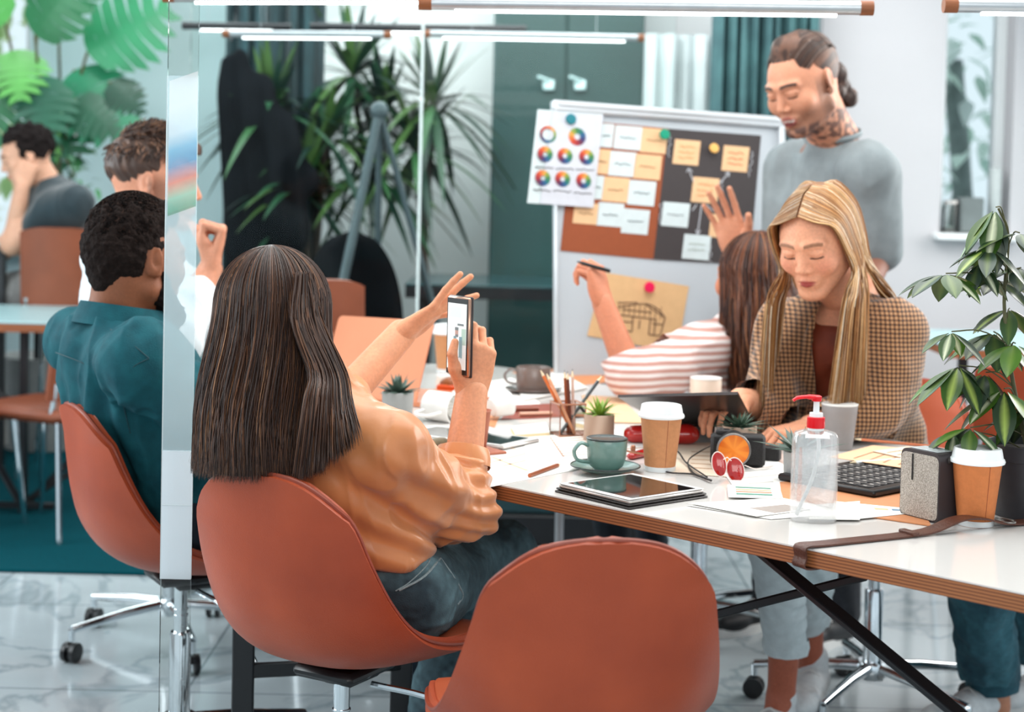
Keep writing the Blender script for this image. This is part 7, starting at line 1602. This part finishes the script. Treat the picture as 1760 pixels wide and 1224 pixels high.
# ------------------------------------------------------------------ fabric speaker
q = Z(1592, 893); t = thing('speaker', (q[0], q[1], TZ), 'grey fabric wireless speaker with dark sides between laptop and paper cup', 'speaker')
m_fab = mat('grey_speaker_fabric', '#cfc6bb', 0.9, noise=(420, 0.30), c2='#8b8177', bump=(600, 0.5)); m_spk = mat_plain('dark_speaker_frame', '#3a3436', 0.45)
th_ = radians(-58); Rs = rotz(th_)      # x along the fabric front
fw = 0.046; cS = A3(q[0]+0.008, q[1]+0.012, TZ)
def rrprism(w_, h, r, d0, d1, m, name, sc2=1.0, zoff=0.0):
    pl = rounded([(-w_/2, 0), (w_/2, 0), (w_/2, h), (-w_/2, h)], [r]*4); mb = MB(); mb.prism(pl, d0, d1)
    mb.v = [np.stack([v[:, 0], v[:, 2], v[:, 1]+zoff], 1) @ Rs.T+cS for v in mb.v]; mb.f = [f[::-1] for f in mb.f]; return mb.build(name, m, t, sharp=35)
rrprism(0.088, 0.118, 0.015, -0.026, 0.026, m_spk, 'speaker_frame')
fb_ = rrprism(0.084, 0.108, 0.012, -0.0275, -0.0262, m_fab, 'fabric_grille', zoff=0.004)
bl_ = Blob(0.012); 
def SP(x, y, z): return cS+Rs @ A3(x, y, z)
f1 = rrprism(0.080, 0.104, 0.010, 0.0262, 0.0275, m_fab, 'fabric_grille', zoff=0.006)
MB().box(SP(0, 0, 0.1183), (0.060, 0.034, 0.0016), Rs, 0.0006).build('top_panel', mat_plain('pale_top_panel', '#cfd6d8', 0.15), t)
MB().box(SP(-0.015, -0.0285, 0.088), (0.0035, 0.001, 0.045), Rs, 0.0004).build('slot', m_plast, t)
MB().box(SP(0.046, 0, 0.106), (0.006, 0.020, 0.010), Rs, 0.002).build('strap_loop', m_case, t)
# books behind speaker and cup
for k, (zz, mm, lb) in enumerate(((0.0, '#8a4a5c', 'white notebook with purple cover, lowest behind the speaker'), (0.014, '#7e4456', 'white notebook with plum cover in the middle behind the speaker'), (0.028, '#93566a', 'white notebook with plum cover on top behind the speaker'))):
    P = Z(1650, 868-k*1); t = thing('notebook', (P[0], P[1], TZ+zz), lb, 'book', 'stacked notebooks behind the speaker'); q_ = A3(P[0]+0.030, P[1]+0.10, TZ+zz)
    MB().box(q_+A3(0, 0, 0.0065), (0.15, 0.11, 0.009), rotz(0.3+k*0.06), 0.0005).build('pages', m_wp, t)
    for dz in (0.0012, 0.0120): MB().box(q_+A3(0, 0, dz), (0.154, 0.114, 0.0020), rotz(0.3+k*0.06), 0.0006).build('cover', mat_plain('plum_cover_%d' % k, mm, 0.5), t)
# ------------------------------------------------------------------ leather strap over the seam
m_belt = mat('brown_leather_strap', '#5d3425', 0.38, noise=(20, 0.2), bump=(260, 0.2))
t = thing('strap', (seam_n[0], seam_n[1], TZ), 'brown leather belt wrapped over the seam of the two tabletops', 'belt')
bd_ = nrm(A3(0.88, 0.47, 0)); U3 = A3(U[0], U[1], 0); s0_ = A3(seam_n[0], seam_n[1], 0); wv_ = np.cross((0, 0, 1), bd_)
ek = -A3(N2[0], N2[1], 0)*0.003
path = [s0_+bd_*0.06+A3(0, 0, 0.7195), s0_+ek+A3(0, 0, 0.7195), s0_+ek*1.5+A3(0, 0, 0.7365), s0_+ek+A3(0, 0, 0.7530)]+[s0_+bd_*x+A3(0, 0, z_) for x, z_ in ((0.04, 0.7530), (0.12, 0.7530), (0.20, 0.7530), (0.26, 0.756), (0.32, 0.770), (0.37, 0.768), (0.42, 0.756), (0.50, 0.7530), (0.7, 0.7530), (1.1, 0.7530))]
Psp = spline(path, 110)
mb = MB(); mb.grid(lambda u, v: Psp[int(round(u*110))]+wv_*(v-0.5)*0.030+A3(0, 0, 0.0004*sin(pi*v)), 110, 4, 0.0028); mb.build('strap_leather', m_belt, t, sharp=50)
for x in (0.215,): MB().box(s0_+bd_*x+A3(0, 0, 0.7565), (0.014, 0.036, 0.006), np.array([bd_, wv_, (0, 0, 1)]).T, 0.0015).build('keeper_loop', m_belt, t)
cb2 = s0_+bd_*0.425+A3(0, 0, 0.759); MB().tube([cb2+wv_*0.02*cos(a)*1.0+bd_*0.012*sin(a) for a in np.linspace(0, 2*pi, 25)], 0.0018, 8, cap=False).build('buckle', m_cams, t)
# ------------------------------------------------------------------ plants
def leaf(mb, p, d, ln, w_, up=(0, 0, 1), droop=0.3, fold=0.15, n=8, cols=None, m2=None, tip=1.0, round_=0.62):
    "one pointed oval leaf with a midrib fold; cols=(edge, centre)"
    d = nrm(d); s = np.cross(d, up); s = nrm(s) if np.linalg.norm(s) > 1e-3 else A3(1, 0, 0); nz = np.cross(s, d); V = []; C = []; ks = (-1, -0.5, 0, 0.5, 1)
    for i in range(n+1):
        t = i/n; wd = w_*0.5*(sin(pi*t**round_)**0.85 if 0 < t < 1 else 0.02); c = p+d*ln*t+A3(0, 0, -droop*ln*t*t)
        for k in ks: V.append(c+s*wd*k+nz*(fold*abs(k)*wd-0.01*ln*sin(pi*t))); C.append(cols[1] if (cols and abs(k) < 0.3) else (cols[0] if cols else (0.1, 0.2, 0.1)))
    m_ = len(ks); V = np.array(V); F = [(i*m_+k, i*m_+k+1, (i+1)*m_+k+1, (i+1)*m_+k) for i in range(n) for k in range(m_-1)]; th = nz*0.0007
    o = len(V); V = np.vstack([V, V-th]); F += [tuple(x+o for x in f[::-1]) for f in F]
    mb.add(V, F, np.array(C+C)); return mb
m_leafs = mat('glossy_leaf', '#4f6e2a', 0.32, noise=(14, 0.12), attr=True, spec=0.5)
# schefflera in a black pot at the right
q = Z(1742, 890); pc = A3(q[0]+0.035, q[1]+0.03, TZ); t = thing('potted_schefflera', pc, 'leafy umbrella plant with cream splashed leaves in a black pot at right', 'potted plant')
m_pot = mat('black_plant_pot', '#2b2b30', 0.5, noise=(60, 0.1))
MB().lathe([(0.060, 0), (0.062, 0.002), (0.070, 0.098), (0.0735, 0.099), (0.075, 0.124), (0.0765, 0.126), (0.073, 0.126), (0.071, 0.112), (0, 0.112)], pc, 48).build('pot', m_pot, t)
MB().lathe([(0.070, 0.112), (0.04, 0.116), (0, 0.118)], pc, 24).build('soil', m_soil, t)
m_stem = mat('green_brown_stem', '#5c5a3a', 0.6, noise=(30, 0.2)); 
stems = [spline([pc+[-0.005, 0, 0.11], W(1738, 640, pc[1]), W(1726, 520, pc[1]), W(1733, 405, pc[1]+0.01), W(1716, 358, pc[1])], 20), spline([pc+[0.02, 0, 0.11], pc+[0.03, 0.0, 0.22], pc+[0.05, 0.01, 0.36]], 10)]
for s_ in stems: MB().tube(s_, [0.0042-0.0022*i/len(s_) for i in range(len(s_))], 8).build('stem', m_stem, t)
fans = [((1712, 356), 7, 0.078, 0.0, -1.25), ((1626, 470), 7, 0.070, 0.3, -0.5), ((1700, 425), 6, 0.060, 0.5, -0.6), ((1716, 482), 7, 0.058, 0.9, -0.4), ((1708, 570), 8, 0.075, 0.2, -0.7), ((1648, 628), 8, 0.072, 0.6, -0.75), ((1726, 668), 7, 0.080, 0.1, -0.8), ((1636, 570), 5, 0.055, 0.8, -0.7), ((1668, 735), 6, 0.055, 0.4, -0.6), ((1640, 742), 5, 0.050, 0.9, -0.9), ((1755, 460), 6, 0.075, 0.3, -0.4), ((1745, 590), 6, 0.070, 0.3, -0.6), ((1752, 400), 5, 0.06, 0.9, -0.5), ((1694, 640), 6, 0.06, 0.2, -1.0), ((1682, 452), 6, 0.055, 0.2, -0.8), ((1735, 530), 6, 0.06, 0.6, -0.6), ((1768, 700), 6, 0.07, 0.6, -0.6)]
rg = random.Random(12); gr = [lin('#35541c'), lin('#4a7024'), lin('#233a1f'), lin('#4a6440'), lin('#384a3c')]; crm = lin('#e9eecb'); yg = lin('#a3b75a')
for (x, y), n_, ln, ph, el in fans:
    hub = W(x, y, pc[1]+rg.uniform(-0.07, 0.05)); st_ = stems[0]; near = st_[np.argmin(np.abs(st_[:, 2]-(hub[2]-0.03)))]
    mb = MB(); mb.tube(spline([near, (near+hub)/2+A3(0, 0, 0.012), hub], 8), 0.0013, 6); mb.build('leaf_stalk', m_stem, t)
    mb = MB(); lean = nrm(hub-pc-A3(0, 0, hub[2]-pc[2])+A3(0, -0.02, 0.0))
    for k in range(n_):
        a = ph+2*pi*k/n_+rg.uniform(-0.15, 0.15); e_ = el*rg.uniform(0.75, 1.15)+0.15
        d = A3(cos(a)*cos(e_), sin(a)*cos(e_)*0.9, sin(e_))+lean*0.25; g = rg.choice(gr); cs = (g, tuple(0.75*v+0.25*w_ for v, w_ in zip(g, yg))) if rg.random() < 0.62 else (g, crm if rg.random() < 0.5 else yg)
        leaf(mb, hub+d*ln*0.12, d, ln*1.12*rg.uniform(0.85, 1.15), ln*0.50, droop=0.22, cols=cs, round_=1.05, fold=0.2)
    mb.build('leaf_cluster', m_leafs, t, sharp=0)
# dracaenas behind the glass
m_palm = mat('palm_leaf', '#2f5a3c', 0.45, noise=(10, 0.2), attr=True); m_trunk = mat('palm_trunk', '#3b342c', 0.8, noise=(30, 0.2), bump=(60, 0.5)); m_potb = mat('brown_planter', '#5b2f25', 0.6, noise=(8, 0.15))
def dracaena(base, tops, label, seed, ln=0.42, pot=True, n_=34):
    t = thing('potted_palm', base, label, 'potted plant', 'tall palms behind the glass partition'); rg = random.Random(seed); b0 = A3(*base)
    if pot:
        MB().lathe([(0.15, 0), (0.16, 0.01), (0.21, 0.40), (0.22, 0.41), (0.20, 0.41), (0.19, 0.37), (0, 0.37)], base, 36).build('planter', m_potb, t)
    for i, tp in enumerate(tops):
        tr = spline([b0+[0.03*(i-1), 0, 0.36], (b0*0.5+tp*0.5)+A3(rg.uniform(-.06, .06), 0, 0), tp], 10); MB().tube(tr, 0.016, 8).build('trunk', m_trunk, t)
        mb = MB()
        for k in range(n_):
            a = rg.random()*2*pi; e_ = rg.uniform(-0.5, 1.35); l_ = ln*rg.uniform(0.7, 1.15); d = A3(cos(a)*cos(e_), sin(a)*cos(e_)*0.6, sin(e_)); g = lin(rg.choice(['#0f3526', '#1c4a2e', '#2f5c34', '#0d2a22', '#3f602c']))
            leaf(mb, tp, d, l_, 0.042, droop=0.55 if e_ < 0.8 else 0.2, cols=(g, g), n=7, round_=0.75)
        mb.build('leaf_crown', m_palm, t, sharp=0)
zf = lambda p: A3(p[0], p[1], p[2])
dracaena((W(560, 500, 7.2)[0], 7.2, 0.0), [W(465, 195, 7.15), W(560, 240, 7.2), W(520, 330, 7.1)], 'tall palm with narrow leaves in a brown planter, left of the glass joint', 1, 0.40, n_=50)
dracaena((W(660, 500, 7.4)[0], 7.4, 0.0), [W(605, 130, 7.4), W(660, 200, 7.4), W(640, 300, 7.3)], 'tall dark palm behind the grey A shaped stand', 2, 0.42, n_=58)
dracaena((W(735, 500, 7.3)[0], 7.3, 0.0), [W(745, 180, 7.3), W(715, 260, 7.3)], 'tall palm with drooping leaves just right of the glass joint', 3, 0.42, n_=60)
# monstera at the far left
m_mon = mat('monstera_leaf', '#1f6b46', 0.4, noise=(6, 0.2), attr=True)
t = thing('monstera_plant', (W(70, 500, 7.5)[0], 7.55, 0.0), 'big monstera with split leaves in front of the left window', 'potted plant')
MB().lathe([(0.16, 0), (0.18, 0.02), (0.22, 0.45), (0.20, 0.45), (0.19, 0.41), (0, 0.41)], (W(70, 500, 7.5)[0], 7.55, 0.0), 36).build('planter', m_conc, t)
def monstera(mb, p, d, nrml, s, col):
    d = nrm(d); n0 = nrm(np.array(nrml)-d*np.dot(nrml, d)); sd = np.cross(d, n0); nl_ = 7; V = []; F = []
    def P(u, v, b_=0.0): return p+d*(v*s)+sd*(u*s)+n0*(-0.25*s*u*u-0.15*s*v*v+b_)
    mid = [P(0, v) for v in np.linspace(0, 1, nl_+1)]
    for sg in (-1, 1):
        for k in range(nl_):
            v0, v1 = k/nl_, (k+0.80)/nl_; w_ = 0.52*sin(pi*min(0.97, (0.16+0.80*(k+0.3)/nl_))**0.9)
            a0, a1 = P(0, v0), P(0, (k+1)/nl_); b0, b1 = P(sg*w_*0.35, v0+0.02), P(sg*w_*0.35, (k+0.93)/nl_+0.02); c0_, c1_ = P(sg*w_*0.8, v0+0.08), P(sg*w_*0.8, v1+0.08); e0 = P(sg*w_, (v0+v1)/2+0.14)
            i = len(V); V += [a0, a1, b0, b1, c0_, c1_, e0]; F += [(i, i+2, i+3, i+1), (i+2, i+4, i+5, i+3), (i+4, i+6, i+5)]
    V = np.array(V); o = len(V); F2 = [tuple(x+o for x in f[::-1]) for f in F]; mb.add(np.vstack([V, V-n0*0.002]), F+F2, lin(col))
mst = [(60, 60, 0.36, '#2b7a4c', (0.5, -0.3, 0.6)), (150, 90, 0.42, '#2a8458', (0.55, 0, 0.35)), (128, 120, 0.40, '#1f7a55', (0.5, -0.2, -0.6)), (190, 140, 0.20, '#1b4a38', (0.6, 0, -0.6)), (40, 130, 0.36, '#1f6b40', (-0.3, -0.2, -0.5)), (95, 170, 0.32, '#20704c', (0.3, -0.3, -0.8)), (10, 40, 0.36, '#4d9a4a', (-0.5, 0, 0.4)), (100, 25, 0.34, '#2f8a5a', (0.3, 0, 0.8)), (30, 85, 0.30, '#5aa050', (0.1, -0.3, -0.3)), (70, 130, 0.30, '#1f6048', (0.2, -0.3, -0.9)), (130, 170, 0.24, '#1c5a40', (0.7, -0.1, -0.5))]
root = A3(W(70, 500, 7.5)[0], 7.55, 0.41)
for x, y, s_, c_, d in mst:
    p = W(x, y, 7.35+random.uniform(-0.1, 0.15)); MB().tube(spline([root, (root+p)/2+A3(random.uniform(-.1, .1), 0.1, 0.1), p], 10), 0.007, 7).build('leaf_stalk', m_stem, t); mb = MB(); monstera(mb, p, d, (0.15, -1, 0.35), s_, c_); mb.build('leaf', m_mon, t, sharp=0)
t = thing('trailing_plant', W(105, 260, 7.4), 'small leaved vine hanging under the monstera by the left wall', 'plant')
vine = spline([W(60, 150, 7.4), W(85, 210, 7.35), W(108, 260, 7.35), W(130, 305, 7.35)], 14); MB().tube(vine, 0.004, 6).build('stem', m_stem, t); rg = random.Random(3)
MB().tube(spline([W(70, 20, 7.45), W(62, 90, 7.45), vine[0]], 8), 0.004, 6).tube([W(70, 20, 7.45), (W(70, 20, 7.45)[0], 7.45, 3.0)], 0.002, 5).build('hanging_stem', m_stem, t)
mb = MB()
for k in range(70):
    p = vine[rg.randrange(4, 15)]+A3(rg.uniform(-.09, .10), rg.uniform(-.05, .05), rg.uniform(-.06, .06)); g = lin(rg.choice(['#2c6b44', '#1d4f38', '#3f8a50', '#63a050'])); leaf(mb, p, A3(rg.uniform(-1, 1), rg.uniform(-1, 0.3), rg.uniform(-1, 0.3)), 0.055, 0.028, cols=(g, g), n=5)
mb.build('leaves', m_mon, t, sharp=0)
# trees outside the windows
m_tree = mat('painted_sunlit_leaf', '#8fb89a', 0.6, noise=(3, 0.2), attr=True); m_bark = mat('grey_bark', '#7d8a86', 0.8, noise=(12, 0.2))  # sunlight on the leaves is put into their pale colours
def tree(base, r, hc, n, cols, label, seed):
    t = thing('tree', base, label, 'tree', None); rg = random.Random(seed); b = A3(*base); MB().tube(spline([b, b+[0.1, 0, hc*0.5], b+[0, 0.05, hc]], 8), [0.12]*5+[0.07]*4, 10).build('trunk', m_bark, t); mb = MB()
    for k in range(n):
        v = A3(rg.gauss(0, 1), rg.gauss(0, 1), rg.gauss(0, 1)); v = v/np.linalg.norm(v)*r*rg.random()**0.4; p = b+A3(0, 0, hc)+v*A3(1, 1, 1.15); g = lin(rg.choice(cols)); leaf(mb, p, A3(rg.uniform(-1, 1), rg.uniform(-1, 1), rg.uniform(-1, 0.4)), 0.17, 0.10, cols=(g, g), n=4)
    mb.build('crown', m_tree, t, sharp=0)
tree((3.05, 11.2, -0.2), 1.1, 2.45, 260, ['#dcf0e2', '#c6e2d0', '#eaf7ee', '#b4d4c4'], 'pale green tree outside the right window', 4)
tree((-4.1, 10.6, -0.2), 1.3, 2.2, 700, ['#cfe39a', '#dcefac', '#a9cf78', '#eef6c8'], 'bright green tree outside the left window', 5)
# things on the right window sill
sz = wz0+0.028
def on_sill(px, w_, h, m, label, name, cat): 
    p = W(px, 380, YR-0.02); tag(MB().box(A3(p[0], YR+0.03, sz+h/2), (w_, 0.10, h), bev=0.006).build(name, m), label, cat)
on_sill(1671, 0.10, 0.15, mat('grey_box', '#6f7878', 0.6, noise=(10, 0.15)), 'grey box standing on the sill of the right window', 'storage_box', 'box')
p = W(1638, 380, YR); t = thing('glass_jar', (p[0], YR+0.03, sz), 'clear glass jar on the sill beside the grey box', 'jar'); MB().lathe([(0.035, 0), (0.038, 0.004), (0.038, 0.10), (0.032, 0.12), (0.030, 0.12), (0.035, 0.10), (0.034, 0.006), (0, 0.006)], (p[0], YR+0.03, sz), 24).build('jar_body', m_clear, t); MB().lathe([(0.033, 0.12), (0.033, 0.135), (0, 0.137)], (p[0], YR+0.03, sz), 24).build('jar_lid', m_silv, t)
p = W(1712, 380, YR); tag(MB().lathe([(0.022, 0), (0.024, 0.003), (0.026, 0.27), (0.022, 0.275), (0, 0.275)], (p[0], YR+0.03, sz), 20).build('tall_vase', mat_plain('pale_grey_vase', '#b4bcbc', 0.5)), 'tall pale grey cylinder standing on the right window sill', 'vase')
# ------------------------------------------------------------------ glass fin beside the woman's chair
m_fin = film('hazy_glass_edge', '#d5e9ee', 0.38); m_fin2 = film('painted_glow_film', '#f4fbff', 0.93); m_fine = mat('glass_edge_line', '#eaf6f8', 0.2, noise=(3, 0.03), alpha=0.8)  # haze and bright glow of the glass are put into these film colours
dF = 3.02; x0, x1 = W(282, 600, dF)[0], W(334, 600, dF)[0]; t = thing('glass_fin', ((x0+x1)/2, dF, 0), 'narrow upright glass strip between the man in teal and the long haired woman', 'glass panel')
zb_, zt_ = W(308, 995, dF)[2], W(308, 775, dF)[2]; xm = (x0+x1)/2; zs_, zu = W(308, 300, dF)[2], W(308, 130, dF)[2]
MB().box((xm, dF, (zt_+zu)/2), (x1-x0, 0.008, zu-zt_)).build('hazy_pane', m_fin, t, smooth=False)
MB().box((xm, dF, (zb_+zt_)/2), (x1-x0, 0.008, zt_-zb_)).build('painted_glow_pane', m_fin2, t, smooth=False)
MB().box((xm, dF, zb_/2), (x1-x0, 0.008, zb_)).build('clear_pane', m_clear, t, smooth=False); MB().box((xm, dF, (zu+3.0)/2), (x1-x0, 0.008, 3.0-zu)).build('clear_pane', m_clear, t, smooth=False)
MB().box((x0, dF-0.0045, (zu+zb_)/2), (0.0016, 0.001, zu-zb_)).box((xm, dF-0.0045, W(308, 868, dF)[2]), (x1-x0, 0.001, 0.0012)).build('edge_line', m_fine, t, smooth=False)
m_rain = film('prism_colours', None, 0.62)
mb = MB()      # prism colours painted on the strip, in place of light split by the glass
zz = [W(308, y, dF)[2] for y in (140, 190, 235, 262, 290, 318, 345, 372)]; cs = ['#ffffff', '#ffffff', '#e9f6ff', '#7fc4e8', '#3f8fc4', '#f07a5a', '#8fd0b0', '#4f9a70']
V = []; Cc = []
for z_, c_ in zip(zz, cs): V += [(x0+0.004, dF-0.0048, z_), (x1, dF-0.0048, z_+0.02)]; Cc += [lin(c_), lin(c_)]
mb.add(V, [(2*i, 2*i+2, 2*i+3, 2*i+1) for i in range(7)], np.array(Cc)); mb.build('painted_prism_sheen', m_rain, t, smooth=False)
